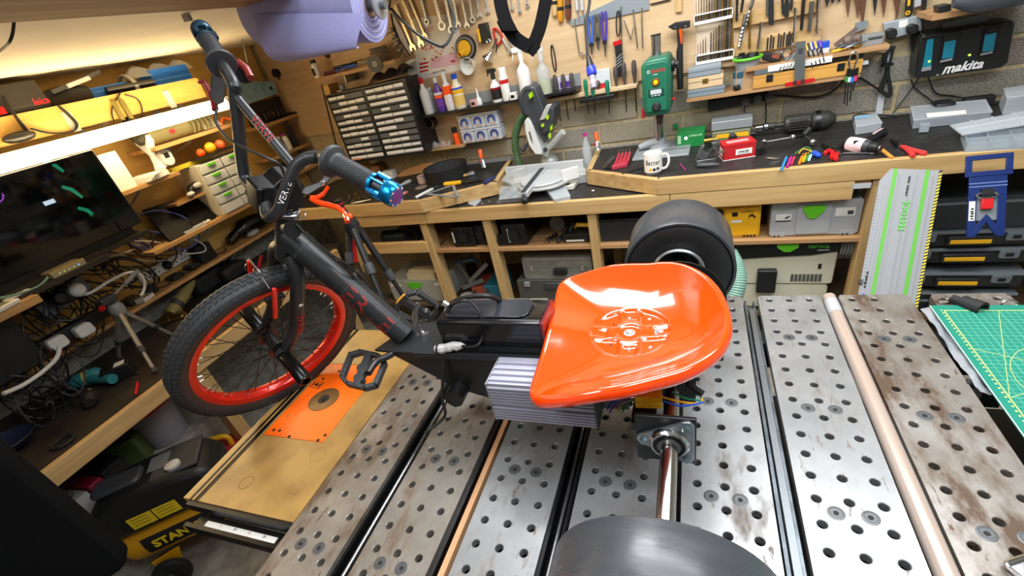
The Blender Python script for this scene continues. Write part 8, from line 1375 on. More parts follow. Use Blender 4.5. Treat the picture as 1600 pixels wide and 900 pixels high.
t=T('folded_umbrella','black folded cloth bundle next to the camera case','bundle',(X5-.08,1.5,ZL5));ya,yb=lp(92,165,X5).y,lp(158,152,X5).y;ob('bundle',B().tube(bez([(X5-.08,ya,ZL5+.03),(X5-.06,(ya+yb)/2,ZL5+.042),(X5-.06,yb,ZL5+.03)],5),[.02]+[.04]*9+[.018],12),BAG,t);ob('rail',B().beam(lp(80,145,X5-.02),lp(155,112,X5-.02),.02,.015),DGREY,t);ob('rail_end',B().beam(lp(105,135,X5-.01),lp(138,122,X5-.01),.024,.016),LGREY,t)
for x0,y0_,x1_,y1_,lab in((122,140,190,122,'long blue plastic tool case on the top shelf'),(235,124,290,108,'bright blue plastic tray at the right of the top shelf')):a,b=lp(x0,y0_,X5-.05),lp(x1_,y1_,X5-.05);t=T('blue_case',lab,'case',(X5-.08,(a.y+b.y)/2,ZL5));ob('case',B().box(X5-.13,X5-.03,a.y,b.y,ZL5+.001,ZL5+.055+(.03 if x0>200 else 0)),mat('case_blue',0x1E6BD2,.4),t,bev=.006);ob('lid_edge',B().box(X5-.132,X5-.028,a.y-.002,b.y+.002,ZL5+.032,ZL5+.038),mat('case_blue2',0x4A90E8,.4),t)
t=T('clamp_bundle','bundle of black clamps tied with a strap on the top shelf','clamps',lp(205,140,X5));random.seed(4);q=lp(205,138,X5-.02)
for k in range(6):ob('clamp',B().cyl(Vector((X5-.10+.018*k,q.y-.12,ZL5+.012+.012*(k%3))),Vector((X5-.08+.014*k,q.y+.12,ZL5+.02+.014*(k%2))),.011,n=8),BLK if k%3 else DGREY,t)
ob('tie',B().ring([(.055,-.01),(.055,.01),(.050,.01),(.050,-.01)],(X5-.055,q.y+.02,ZL5+.03),(0,1,0),18),GREY,t);ob('cord',B().tube(bez([lp(188,145,X5+.01),lp(175,170,X5+.014),lp(178,190,X5+.014)],5),.003,6),CAB,t);ob('cord',B().tube(bez([lp(195,148,X5+.012),lp(215,155,X5+.014),lp(222,172,X5+.014),lp(218,190,X5+.014)],5),.003,6),CAB,t)
solo('clear_bag',B().grid(lambda u,v:Vector((X5-.12+.09*v,lp(215,118,X5).y+.34*u,ZL5+.06+.055*math.sin(pi*v)*(0.5+.5*abs(math.sin(u*9))))),14,6),CLR,'clear plastic bag lying over the blue tray','bag',ang=15)
q=lp(180,165,X5+.012);solo('steel_tubes',B().cyl(lp(176,158,X5+.012),lp(192,188,X5+.012),.012,n=10).cyl(lp(188,156,X5+.012),lp(206,186,X5+.012),.012,n=10),mat('tube_olive',0x8A8048,.4,.5),'pair of short olive tubes hanging from the top shelf','tubes')
# wire reels, bench drill and bottles at the corner
t=T('flat_board','pale blue flat panel standing on the reel shelf','panel',lp(400,165,-2.62));pts=[lp(368,128,-2.60),lp(428,127,-2.60),lp(434,146,-2.60),lp(380,165,-2.60)]
b=B();b.add(pts+[p+Vector((-.012,0,0))for p in pts],[(0,1,2,3),(7,6,5,4),(0,4,5,1),(1,5,6,2),(2,6,7,3),(3,7,4,0)]);ob('panel',b,mat('pale_blue',0x8FB4C8,.6,scale=30,h2=0x7799AA),t);q=lp(423,138,-2.598);ob('hole',B().cyl(q,q+Vector((.002,0,0)),.012,n=14),BLKM,t);ob('foot',B().box(-2.62,-2.60,pts[3].y,pts[2].y,ZLA,pts[3].z-.004),BLKM,t)
q=lp(443,125,-2.62);t=T('bench_grinder','small dark bench drill standing near the corner','drill',(q.x,q.y,ZLA));ob('head',B().lathe([(.02,0),(.045,.02),(.05,.07),(.035,.10)],q+Vector((.03,-.05,.03)),(-.2,.8,-.35),16),mat('head_olive',0x5E5A4E,.5,.3),t);ob('pulley',B().cyl(q+Vector((.03,-.05,.045)),q+Vector((.03,-.085,.05)),.026,n=16),BLKM,t);ob('column',B().cyl((q.x,q.y,ZLA),(q.x,q.y,q.z),.014,n=12),DSTL,t);ob('chuck',B().lathe([(.022,0),(.02,-.03),(.008,-.045)],(q.x+.03,q.y+.01,q.z-.03),(0,0,1),14),BLKM,t);ob('base',B().box(q.x-.05,q.x+.05,q.y-.06,q.y+.06,ZLA+.0005,ZLA+.014),DGREY,t)
for k in range(6):y_=2.47+.04*k;t=T('wire_reel','reel of golden wire, %s from the left on the reel shelf'%nth[k],'reel',(-2.62,y_,ZLA),'reels of wire on the shelf');ob('wire',B().lathe([(.028,.004),(.028,.026)],(-2.62,y_,ZLA+.036),(0,1,0),16),(BRS,mat('wire_olive',0x6E6440,.5),mat('wire_brown',0x6A4A2A,.5))[k%3],t);ob('flange',B().ring([(.036,0),(.036,.003),(.01,.003),(.01,0)],(-2.62,y_,ZLA+.036),(0,1,0),18),BLKM,t);ob('flange',B().ring([(.036,.027),(.036,.03),(.01,.03),(.01,.027)],(-2.62,y_,ZLA+.036),(0,1,0),18),BLKM,t)
for k,(dy,h,r,m,lab)in enumerate(((.06,.07,.018,mat('cream_pot',0xCFC2A0,.5),'cream pot on the paint shelf'),(.11,.085,.02,mat('choc',0x7A4A34,.5),'brown and red bottle on the paint shelf'),(.16,.09,.026,WHT,'white bottle with a magenta top on the paint shelf'),(.24,.12,.035,BLKM,'tall black box shaped tin at the end of the paint shelf'))):y_=2.45+dy;t=T('small_bottle',lab,'bottle',(-2.60,y_,ZLB));ob('body',B().lathe([(r*.95,0),(r,.004),(r,h*.8),(r*.6,h)],(-2.60,y_,ZLB),(0,0,1),14 if k<3 else 4),m,t);ob('cap',B().cyl((-2.60,y_,ZLB+h),(-2.60,y_,ZLB+h+.015),r*.6,n=12),(RED,WHT,MAG,BLK)[k],t)
q=lp(466,190,-2.6);t=T('desk_lamp','white clip lamp hanging under the reel shelf','lamp',q);ob('head',B().lathe([(.012,0),(.03,.03),(.032,.04)],q,(.3,.9,-.1),14),WHT,t);ob('arm',B().cyl(q,(q.x-.02,q.y,ZLA-.02),.004,n=8),STL,t)
for k,(y_,m,lab)in enumerate(((2.50,mat('box_navy',0x4A5A86,.5),'navy box on the low corner shelf'),(2.60,DGREY,'grey box on the low corner shelf'),(2.68,PAPER,'white paper box on the low corner shelf'))):t=T('storage_box',lab,'box',(-2.63,y_,ZLC));ob('box',B().box(-2.70,-2.575,y_-.045,y_+.045,ZLC+.001,ZLC+.05+.01*k),m,t,bev=.002);ob('lid',B().box(-2.702,-2.573,y_-.047,y_+.047,ZLC+.0505+.01*k,ZLC+.058+.01*k),m,t)
# ---- low shelf: power strips, plugs, adapters
def lstrip(label,y0_,y1_,X,z,m,h=.055):t=T('power_strip',label,'power strip',(X,(y0_+y1_)/2,z));ob('strip',B().box(X-.02,X,y0_,y1_,z+.004,z+.004+h),m,t,bev=.003);return t
ya,yb=lp(230,440,PF+.03).y,lp(308,388,PF+.03).y;zst=lp(268,412,PF+.03).z-.03
t=lstrip('long white power strip with sockets on the low shelf wall',ya-.02,yb+.03,PF+.022,zst,WHT);n_s=6
for k in range(n_s):
    y_=ya+(k+.3)*(yb-ya)/n_s
    ob('socket',B().box(PF+.022,PF+.023,y_-.003,y_+.003,zst+.040,zst+.050).box(PF+.022,PF+.023,y_-.014,y_-.006,zst+.020,zst+.026).box(PF+.022,PF+.023,y_+.006,y_+.014,zst+.020,zst+.026),INK,t)
for x,y in((263,414),(300,388)):q=lp(x,y,PF+.04);ob('plug',B().lathe([(.024,0),(.024,.018),(.016,.03)],(PF+.022,q.y,zst+.035),(1,0,0),14),BLK,t)
for k,(x,y,w,h,m,lab)in enumerate(((325,395,.10,.10,BLKM,'large black transformer block on the low shelf'),(305,410,.06,.03,BLK,'black plug adapter lying before the transformer'),(278,425,.07,.025,BLK,'flat black adapter left of the plug adapter'),(238,448,.06,.03,BLKM,'black computer mouse on the low shelf'),(205,455,.07,.035,mat('dark_charger',0x2A2622,.4),'dark charger with a white card on the low shelf'))):
    q=lp(x,y+8,X1-.06);t=T('adapter',lab,'adapter',(X1-.07,q.y,ZL1));ob('body',B().box(X1-.12,X1-.04,q.y-w/2,q.y+w/2,ZL1+.001,ZL1+h),m,t,bev=.008);ob('lead',B().tube(bez([(X1-.05,q.y+w/2,ZL1+.012),(X1-.03,q.y+w/2+.03,ZL1+.01),(X1-.06,q.y+w/2+.08,ZL1+.006),(X1-.10,q.y+w/2+.10,ZL1+.006)],5),.003,6),CAB,t)
q=lp(222,462,X1-.03);solo('white_card',B(frame((X1-.03,q.y,ZL1+.002),.3)).box(-.03,.03,-.035,.035,0,.02),PAPER,'small white card box at the front of the low shelf','card')
t=T('black_bag','black wrapped bundle with a shiny bag on the low shelf by the corner','bundle',lp(385,352,X1-.05));ya=lp(355,365,X1-.06).y;ob('bundle',B().tube(bez([(X1-.08,ya,ZL1+.03),(X1-.07,ya+.12,ZL1+.065),(X1-.07,ya+.24,ZL1+.06),(X1-.08,ya+.34,ZL1+.03)],4),[.03]*4+[.05]*6+[.03]*3,10),mat('bag_shiny_black',0x0E0E10,.25),t);ob('clear_end',B().sph((X1-.03,ya+.14,ZL1+.02),.03,10,(1,1.6,.6)),FROST,t);solo('yellow_tape',B().cyl((X1-.06,ya+.42,ZL1+.005),(X1-.06,ya+.42,ZL1+.03),.022,n=14),mat('tape_yellow',0xD8C828,.4),'yellow tape reel at the corner end of the low shelf','tape')
# tangle of cables
random.seed(17)
def tangle(label,x0,x1,y0_,y1_,X,n,cols,r=.0035):
    t=T('cable_tangle',label,'cables',lp((x0+x1)/2,y1_,X))
    for k in range(n):
        cx,cy,rx_,ry_,a0=random.uniform(x0,x1),random.uniform(y0_,y1_),random.uniform(.15,.5)*(x1-x0),random.uniform(.15,.45)*(y1_-y0_),random.random()*6;pts=[lp(cx+rx_*(1+.12*j)*math.cos(a0+j*.7),cy+ry_*math.sin(a0+j*.8)*(1+.1*j),X+random.uniform(-.03,.03))for j in range(8)];ob('cable',B().tube(bez(pts,5),r*random.choice((.7,1,1.2)),6),cols[k%len(cols)],t)
CW=mat('cable_white',0xC8C4BC,.5);CP=mat('cable_blue',0x4A5AA8,.5)
tangle('tangle of white, blue and black cables behind the tower',165,262,345,400,-2.60,12,(CW,CAB,CP,CAB));tangle('tangle of black cables under the network hub',110,210,395,440,-2.55,16,(CAB,CAB,BLK));tangle('tangle of black cables around the lower power strip',20,120,450,540,-2.50,18,(CAB,CAB,BLK));tangle('tangle of black and grey leads on the desk',0,110,560,640,-2.42,16,(CAB,BLK,DGREY))
solo('white_lead',B().tube(bez([lp(120,460,-2.5),lp(140,458,-2.48),lp(170,440,-2.48),lp(200,426,-2.5),lp(220,430,-2.5),lp(226,448,-2.5),lp(220,462,-2.5)],6),.007,8),WHT,'thick white lead curving over the low shelf','cable')
solo('white_lead',B().tube(bez([lp(93,542,-2.42),lp(88,560,-2.40),lp(65,582,-2.38),lp(35,602,-2.36),lp(5,615,-2.34)],6),.008,8),WHT,'white lead falling from the plug to the desk','cable')
# grey extension block and lower black strip
t=T('extension_block','grey extension block with a white and a black plug under the tower','power strip',lp(95,460,-2.5));q0,q1=lp(62,490,-2.53),lp(130,440,-2.53);b=B().beam(q0,q1,.05,.07);ob('block',b,mat('block_grey_dark',0x5E6166,.45),t,bev=.004);q=lp(116,453,-2.49);ob('plug',B().lathe([(.030,0),(.030,.03),(.02,.04)],q,(1,0,0),14),WHT,t);q=lp(86,466,-2.49);ob('plug',B().lathe([(.030,0),(.030,.03),(.02,.045)],q,(1,0,0),14),BLK,t)
XB=-2.50;a,b=lp(60,545,XB),lp(165,485,XB);t=T('power_strip','black power strip with two white plugs along the low shelf edge','power strip',(XB,a.y,a.z-.03));ob('strip',B().beam(a,b,.05,.05),BLK,t,bev=.004)
for x,y in((128,515),(86,535)):q=lp(x,y,XB+.03);ob('plug',B().prism(rrect(q.y-.034,q.y+.034,q.z-.028,q.z+.024,.014),XB+.02,XB+.06,'x'),WHT,t,bev=.006)
ob('red_switch',B().box(XB+.026,XB+.03,lp(55,556,XB+.03).y,lp(62,552,XB+.03).y,lp(58,560,XB+.03).z,lp(58,553,XB+.03).z),mat('switch_glow',0xE02020,.4,emit=0xE02020,es=1.2),t)
# near small shelf with white gadgets
XN=-2.25;a,b=lp(0,492,XN),lp(57,457,XN);t=T('gadget_shelf','short thick wooden shelf end with white gadgets at the left edge','shelf',(XN,.8,a.z));zN=(a.z+b.z)/2;ob('board',B().box(XN-.25,XN,.40,b.y,zN-.03,zN),SHLFY,t,bev=.002)
for x,y,lab in((24,462,'white thermostat gadget on the short shelf end'),(5,478,'second white gadget at the picture edge')):q=PZ(x,y,zN+.01);t=T('thermostat',lab,'gadget',(q.x,q.y,zN));ob('body',B(frame((q.x,q.y,zN),.2)).prism(rrect(-.03,.03,-.04,.04,.008),.001,.016),WHT,t,bev=.003);ob('screen',B(frame((q.x,q.y,zN),.2)).box(-.02,.02,-.02,.02,.016,.0166),mat('screen_olive',0x8A8C6C,.3),t)
solo('black_cabinet',B().box(-2.54,-2.40,.25,lp(45,525,-2.40).y,.98,zN-.035),mat('cabinet_black',0x0D0D0D,.5),'black equipment box below the short shelf end','box',bev=.004)
# ---- the desk
DXF,DZ=-2.075,.762
dk=T('side_desk','dark topped desk along the left wall with a pine front rail','desk',(-2.4,1.0,0));ob('desk_top',B().box(LX,DXF-.03,-.4,2.19,DZ-.03,DZ-.001),mat('desk_dark',0x3A3026,.55,scale=8,h2=0x1E1A16,thr=(.35,.65),bump=.1,bscale=60),dk)
ob('front_rail',B().box(DXF-.03,DXF,.05,2.10,DZ-.072,DZ),PINEY,dk,bev=.002)
for y_ in(-.2,1.0,2.0):ob('leg',B().box(DXF-.10,DXF-.04,y_,y_+.06,0,DZ-.075),PINEZ,dk)
def dz(x,y,z=DZ):return PZ(x,y,z)
# tripod
hd_p=PX(183,483,-2.36);t=T('tripod','small silver camera tripod with flip locks standing on the desk','tripod',(hd_p.x,hd_p.y,DZ));ALS=mat('tripod_silver',0xA9A8A2,.35,.6);f1,f2,f3=dz(188,565),dz(243,583),dz(275,522)
f1=PZ(186,562,DZ+.01);f2=PZ(243,582,DZ+.01);f3=PZ(272,524,DZ+.01);crown=hd_p
for f in(f1,f2,f3):d=f-crown;ob('leg',B().cyl(crown+d*.05,crown+d*.62,.011,n=10).cyl(crown+d*.60,f,.008,n=10),ALS,t);ob('flip_lock',B().cyl(crown+d*.60,crown+d*.68,.0145,n=10),DGREY,t);ob('rubber_foot',B().cyl(crown+d*.93,f,.012,n=10),DGREY,t)
ob('crown',B().lathe([(.022,-.03),(.03,-.01),(.03,.015),(.02,.03)],crown,(0,0,1),16),GREY,t);ob('head',B().ob(crown+Vector((.0,-.01,.055)),(.05,.07,.03)),DGREY,t,bev=.006);ob('pan_handle',B().cyl(crown+Vector((0,.0,.05)),crown+Vector((.0,.17,.10)),.005,n=8).cyl(crown+Vector((0,.09,.077)),crown+Vector((.0,.17,.10)),.010,n=10),GREY,t);ob('red_knob',B().cyl(crown+Vector((.02,-.05,.04)),crown+Vector((.03,-.06,.04)),.011,n=10),RED,t)
# impact driver lying on the desk
q0,q1,q2=dz(120,590,DZ+.03),dz(165,587,DZ+.03),dz(195,588,DZ+.035);t=T('impact_driver','teal cordless impact driver lying on the desk','impact driver',q1);ob('motor',B().lathe([(.022,0),(.032,.02),(.033,.10),(.02,.12)],dz(112,600,DZ+.033),dz(150,585,DZ+.033)-dz(112,600,DZ+.033),14),mat('driver_teal',0x2E7E86,.45),t);ob('yellow_band',B().lathe([(.034,.055),(.034,.075)],dz(112,600,DZ+.033),dz(150,585,DZ+.033)-dz(112,600,DZ+.033),14),mat('dusty_yellow',0xC9B25A,.5),t);ob('grip',B().tube([dz(135,592,DZ+.03),dz(160,592,DZ+.03),dz(176,592,DZ+.03)],[.024,.02,.022],12),MATS['driver_teal'],t)
F=frame(dz(192,588,DZ),.9);bt=ob('battery',B(F).box(-.055,.055,-.035,.035,.001,.062),BLK,t,bev=.004);ob('label',B(F).box(.0,.04,-.022,.022,.062,.0625),PAPER,bt);ob('nose',B().lathe([(.02,0),(.012,.03),(.008,.045)],dz(112,605,DZ+.033),dz(98,612,DZ+.033)-dz(112,605,DZ+.033),12),DSTL,t);ob('chuck',B().lathe([(.03,0),(.03,.03),(.02,.06)],dz(140,620,DZ+.03),dz(138,640,DZ+.03)-dz(140,620,DZ+.03),14),BLKM,t)
t=T('grease_gun','yellow and grey spray gun lying on the desk behind the wheel','spray gun',dz(295,455));ob('body',B().lathe([(.008,0),(.02,.03),(.032,.10),(.035,.20),(.03,.24)],PZ(303,438,DZ+.11),PZ(275,478,DZ+.05)-PZ(303,438,DZ+.11),14),mat('dusty_olive',0x8C8250,.6),t);ob('nozzle',B().cyl(PZ(303,438,DZ+.11),PZ(306,431,DZ+.12),.005,n=8),BRS,t);ob('collar',B().lathe([(.036,.16),(.036,.19)],PZ(303,438,DZ+.11),PZ(275,478,DZ+.05)-PZ(303,438,DZ+.11),14),DGREY,t)
for k,(x,y,sx,lab)in enumerate(((318,438,.10,'black padded pouch on the desk'),(358,420,.09,'second black padded pouch behind the first'))):c=PZ(x,y,DZ+.06);solo('padded_pouch',B().box(c.x-.09,c.x+.07,c.y-sx,c.y+sx,DZ+.001,DZ+.11-.02*k),mat('pouch_black',0x141518,.7),lab,'pouch',bev=.025)
for k,(x,y,lab)in enumerate(((262,503,'gold tinted clip on the desk left of the wheel'),(282,497,'second gold tinted clip beside the first'))):c=dz(x,y);t=T('gold_clip',lab,'clip',c);F=frame(c,.5);ob('plate',B(F).box(-.03,.03,-.025,.025,.001,.02),mat('gold_metal',0xB99A58,.3,.9),t,bev=.003);ob('jaw',B(F).box(-.02,.03,-.018,.018,.02,.035),mat('gold_dark',0x6A5630,.4,.7),t,bev=.003)
p,q=dz(212,616,DZ+.006),dz(215,598,DZ+.006);solo('marker',B().lathe([(.003,0),(.006,.01),(.006,(q-p).length)],p,q-p,8),RED,'red marker pen lying on the desk near the rail','marker')
c=dz(110,640);solo('coin_washer',B().ring([(.016,0),(.016,.002),(.004,.002),(.004,0)],c,(0,0,1),18),STL,'steel washer lying on the desk','washer');c=dz(100,692);solo('rubber_ring',B().tube([c+Vector((.035*math.cos(a*pi/8),.035*math.sin(a*pi/8),.007))for a in range(16)],.006,6,True),BLKM,'black rubber ring lying on the desk','ring')
t=T('trowel','rounded metal bowl with a blue interior on the desk by the chair','bowl',dz(30,695));c=dz(25,700);ob('bowl',B().lathe([(.02,0),(.06,.015),(.085,.045),(.083,.046),(.058,.019),(.001,.006)],c,(0,0,1),22),mat('bowl_navy',0x2C3350,.4,.4),t);ob('rim',B().ring([(.087,.044),(.087,.048),(.084,.048),(.084,.044)],c,(0,0,1),24),STL,t)
random.seed(31)
for k in range(10):c=PZ(random.uniform(190,290),random.uniform(540,600),DZ+.001)if k<4 else PZ(random.uniform(40,140),random.uniform(600,690),DZ+.001);solo('wood_chip',B(frame(c,random.random()*3)).box(-.008,.008,-.004,.004,0,.003),CARD if k%2 else BLKM,'small scrap chip scattered on the dark desk','chip','scraps on the desk')
t=T('red_clamp','small dark red clamp with a steel ring on the desk by the fork','clamp',dz(405,425));c=PZ(405,420,DZ+.03);ob('bar',B().beam(c+Vector((0,-.03,-.02)),c+Vector((.0,.06,.06)),.014,.012),mat('clamp_dark_red',0x8E1C28,.4),t);ob('jaw',B().beam(c+Vector((.0,-.02,-.025)),c+Vector((.05,-.05,-.025)),.012,.018),MATS['clamp_dark_red'],t);ob('ring',B().tube([c+Vector((-.02,-.04+.03*math.cos(a*pi/8),.03+.03*math.sin(a*pi/8)))for a in range(16)],.0025,6,True),STL,t)
q=PZ(425,372,DZ+.04);solo('scrap_board',B(frame((q.x-.02,q.y,DZ),-.05)).box(-.14,.12,-.06,.07,.001,.018),PINE,'short offcut of pine board on the desk near the corner','board');solo('crumpled_film',B().grid(lambda u,v:PZ(405+40*u,380-15*v,DZ+.03)+Vector((0,0,.03*abs(math.sin(u*9+v*4)))),10,6),FROST,'crumpled clear film on the desk near the corner','film',ang=15)
# ================================================================== floor and foreground
# compressor
a,b=PZ(215,835,.27),PZ(318,788,.27);u=(b-a);u.z=0;u.normalize();v=Vector((u.y,-u.x,0));c0=PZ(205,835,.25)
CM=axes((c0.x,c0.y,0),u,-v,(0,0,1));t=T('air_compressor','yellow and black air compressor on two wheels on the floor','compressor',None,M=CM)
CY=mat('compressor_yellow',0xD79A10,.38);R_,L_c,zc=.105,.62,.235
ob('tank',B(CM).lathe([(.001,-.045),(.05,-.038),(.085,-.018),(.1,.0),(R_,.02),(R_,L_c),(.085,L_c+.04),(.001,L_c+.07)],(0,0,zc),(1,0,0),32),CY,t);ob('weld_seam',B(CM).ring([(R_+.001,.03),(R_+.002,.034),(R_+.001,.038),(R_-.002,.034)],(0,0,zc),(1,0,0),32),CY,t)
SHB=mat('shroud_black',0x1A1B1D,.45)
ob('shroud',B(CM).prism([(-.04,zc+.09),(.45,zc+.09),(.46,zc+.20),(.42,zc+.265),(.30,zc+.285),(.10,zc+.275),(.0,zc+.235),(-.045,zc+.16)],-.115,.115,'y'),SHB,t,bev=.03);ob('carry_handle',B(CM).prism(rrect(.02,.20,-.05,.05,.03),zc+.27,zc+.295),DGREY,t,bev=.01);ob('control_panel',B(CM).box(.24,.42,-.09,.09,zc+.272,zc+.288),DGREY,t,bev=.008);ob('gauge',B(CM).lathe([(.028,0),(.028,.012),(.024,.014)],(.33,-.055,zc+.287),(0,0,1),20),LGREY,t);ob('info_sticker',B(CM).box(.225,.30,-.03,.06,zc+.288,zc+.289),mat('sticker_dark',0x6E7072,.5),t)
ob('warning_label',B(CM).box(.08,.29,-.1165,-.115,zc+.115,zc+.185),INK,t)
for k in range(2):ob('yellow_panel',B(CM).box(.105+k*.092,.192+k*.092,-.1172,-.1165,zc+.12,zc+.18),INKY,t)
for k in range(6):ob('print_line',B(CM).box(.115+(k%2)*.092,.175+(k%2)*.092,-.1178,-.1172,zc+.135+(k//2)*.016,zc+.137+(k//2)*.016),INK,t)
lb=B(CM)
n_l=8
for k in range(n_l):
    a0,a1=-.42+.84*k/n_l,-.42+.84*(k+1)/n_l;rr=R_+.0012
    lb.add([(.07,-rr*math.cos(a0),zc+rr*math.sin(a0)),(.50,-rr*math.cos(a0),zc+rr*math.sin(a0)),(.50,-rr*math.cos(a1),zc+rr*math.sin(a1)),(.07,-rr*math.cos(a1),zc+rr*math.sin(a1))],[(0,1,2,3)])
ob('name_band',lb,INK,t);text('lettering','STANLEY',.055,CM@axes((.215,-R_-.0022,zc),(1,0,0),(0,0,1),(0,-1,0)),INKY,t,bold=.002,ext=.0008)
for s_ in(-1,1):
    w_=ob('wheel',B(CM).lathe([(.05,-.018),(.07,-.016),(.074,0),(.07,.016),(.05,.018)],(.09,.135*s_,.074),(0,s_,0),28),BLKM,t);ob('wheel_cap',B(CM).lathe([(.048,.018),(.03,.012),(.012,.014),(.011,.024),(.001,.025)],(.09,.135*s_,.074),(0,s_,0),20),DGREY,w_);ob('wheel_bracket',B(CM).prism([(.05,.08),(.13,.08),(.16,zc-.07),(.04,zc-.09)],.10*s_-.003,.10*s_+.003,'y'),CY,t)
ob('rubber_foot',B(CM).cyl((L_c-.08,0,0),(L_c-.08,0,zc-R_+.01),.025,n=14),BLKM,t)
# things under the desk and on the floor
c=PZ(342,700,.22);c.x+=.04;t=T('tool_box','dark red tool box with a yellow handle on the floor behind the compressor','tool box',(c.x,c.y,0));F=frame((c.x,c.y,0),.5);ob('box',B(F).box(-.16,.16,-.09,.09,.001,.20),mat('toolbox_red',0x9A2430,.45),t,bev=.012);ob('lid',B(F).box(-.165,.165,-.095,.095,.201,.24),mat('toolbox_red2',0xB02C38,.45),t,bev=.012);ob('handle',B(F).tube(bez([(-.05,0,.24),(-.05,0,.29),(.0,0,.30),(.05,0,.29),(.05,0,.24)],5),.014,10),YEL,t)
PH=.36
st('trim_6',B().box(LX,-2.30,.22,1.05,0,PH),FLOORM)
def pq(x,y):p=PX(x,y,-2.42);return p
c=pq(245,658);t=T('plastic_tub','pale grey plastic tub with a red lid below the desk rail','tub',(c.x,c.y,PH));ob('tub',B().lathe([(.085,.0),(.09,.01),(.105,.20),(.11,.205)],(c.x,c.y,PH+.0005),(0,0,1),24),mat('tub_grey',0x8E8A92,.4),t);ob('lid',B().lathe([(.113,.202),(.113,.215),(.10,.222)],(c.x,c.y,PH),(0,0,1),24),mat('tub_lid_red',0xA02A26,.4),t)
c=pq(197,697);t=T('green_jug','dark green plastic can under the desk rail','can',(c.x,c.y,PH));F=frame((c.x,c.y,PH),.8);ob('can',B(F).box(-.06,.06,-.04,.04,.001,.15),mat('can_green',0x44532C,.5),t,bev=.015);ob('cap',B(F).cyl((.03,0,.15),(.03,0,.17),.016,n=12),BLKM,t)
c=pq(160,735);t=T('black_crate','black crate under the desk rail left of the green can','crate',(c.x,c.y,PH));F=frame((c.x,c.y,PH),.1);ob('crate',B(F).box(-.10,.09,-.045,.055,.001,.13),BLKM,t,bev=.008);ob('crate_rim',B(F).box(-.103,.093,-.048,.058,.115,.123),BLK,t)
c=pq(128,752);solo('crimson_box',B(frame((c.x,c.y,PH),.1)).box(-.08,.09,-.03,.024,.001,.12),mat('crimson',0x8E1534,.5),'crimson box between the black crate and white carton','box',bev=.004)
c=pq(104,778);t=T('white_carton','white carton with a black diamond hazard print under the desk','carton',(c.x,c.y,PH));F=frame((c.x,c.y,PH),.1);ob('carton',B(F).box(-.07,.08,-.07,.035,.001,.105),mat('carton_grey',0xB5B2AC,.6),t,bev=.002);ob('hazard_outline',B(F).prism([(.01+.05*math.cos(k*pi/2),-.015+.04*math.sin(k*pi/2))for k in range(4)],.1052,.1058),INK,t);ob('hazard_field',B(F).prism([(.01+.045*math.cos(k*pi/2),-.015+.036*math.sin(k*pi/2))for k in range(4)],.1058,.1064),mat('carton_grey',0xB5B2AC),t);ob('hazard_tip',B(F).prism([(.055,-.015),(.03,.005),(.03,-.035)],.1064,.107),INK,t)
c=PZ(140,845,.05);solo('olive_box',B(frame((c.x+.25,c.y,0),.4)).box(-.05,.09,-.06,.06,.001,.06),mat('dark_olive',0x3A372C,.8),'dark olive box on the floor beside the office chair','box',bev=.004)
# office chair
e=Vector((-1.69,.315,0));cu_,cn_=Vector((-.62,-.78,0)).normalized(),Vector((.78,-.62,0)).normalized();OF=axes(e,cu_,Vector((0,0,1)).cross(cu_),(0,0,1));t=T('office_chair','black fabric office chair seen from behind at the lower left','chair',None,M=axes(e+cu_*.24,cu_,Vector((0,0,1)).cross(cu_),(0,0,1)));FAB=mat('chair_fabric',0x17181A,.92,bump=.3,scale=260,spec=.1)
ob('backrest',B(OF).prism(rrect(0,.50,.525,1.20,.05,6),-.035,.035,'y'),FAB,t,bev=.014);ob('seat',B(OF).prism(rrect(.01,.49,.06,.50,.06,5),.44,.52,'z'),FAB,t,bev=.02);ob('back_bracket',B(OF).box(.20,.30,.02,.12,.42,.60),BLKM,t);ob('column',B(OF).cyl((.25,.28,.09),(.25,.28,.44),.025,n=14),BLKM,t)
for k in range(5):
    a_=k*2*pi/5;q=Vector((.25+.27*math.cos(a_),.28+.27*math.sin(a_),.07));ob('foot_spoke',B(OF).beam((.25,.28,.09),q,.04,.03),BLKM,t);ob('castor',B(OF).cyl(q+Vector((0,-.02,-.042)),q+Vector((0,.02,-.042)),.027,n=14),BLKM,t)
# tripod standing behind the trike
ap=PD(549,352,1.62);t=T('camera_tripod','black camera tripod with red collars standing behind the trike frame','tripod',(ap.x,ap.y,0));tops=[(PD(545,356,1.62),PD(549,440,1.66)),(PD(552,358,1.60),PD(598,470,1.62)),(PD(560,356,1.64),PD(645,485,1.78))]
for a,b in tops:
    d=(b-a).normalized();k=(a.z)/max(.2,-d.z);f=a+d*k
    mid_=a.lerp(b,.55);ob('leg',B().cyl(a,mid_,.0125,n=10),BLK,t);ob('lower_leg',B().cyl(mid_,f,.009,n=10),BLK,t);ob('leg_lock',B().lathe([(.017,-.02),(.018,0),(.017,.02)],mid_,d,12),DGREY,t);ob('rubber_foot',B().cyl(f-d*.03,f,.013,n=10),BLKM,t)
ob('crown',B().lathe([(.028,-.03),(.03,0),(.02,.03)],ap,(0,0,1),14),BLK,t);ob('centre_column',B().tube([ap,PD(543,340,1.60),PD(534,325,1.58),PD(528,312,1.56)],.012,10),BLK,t)
for x,y,tt in((541,336,1.595),(534,326,1.58),(530,318,1.57)):q=PD(x,y,tt);ob('red_collar',B().lathe([(.0135,-.004),(.0145,0),(.0135,.004)],q,ap-q,12),RED,t)
ob('red_knob',B().sph(PD(546,338,1.58),.012,10),ORG,t);ob('red_panel',B().prism([(0,0),(.02,0),(.035,-.10),(.015,-.11)],0,.004,'y')if False else B().beam(PD(551,375,1.63),PD(556,410,1.64),.016,.006),RED,t)
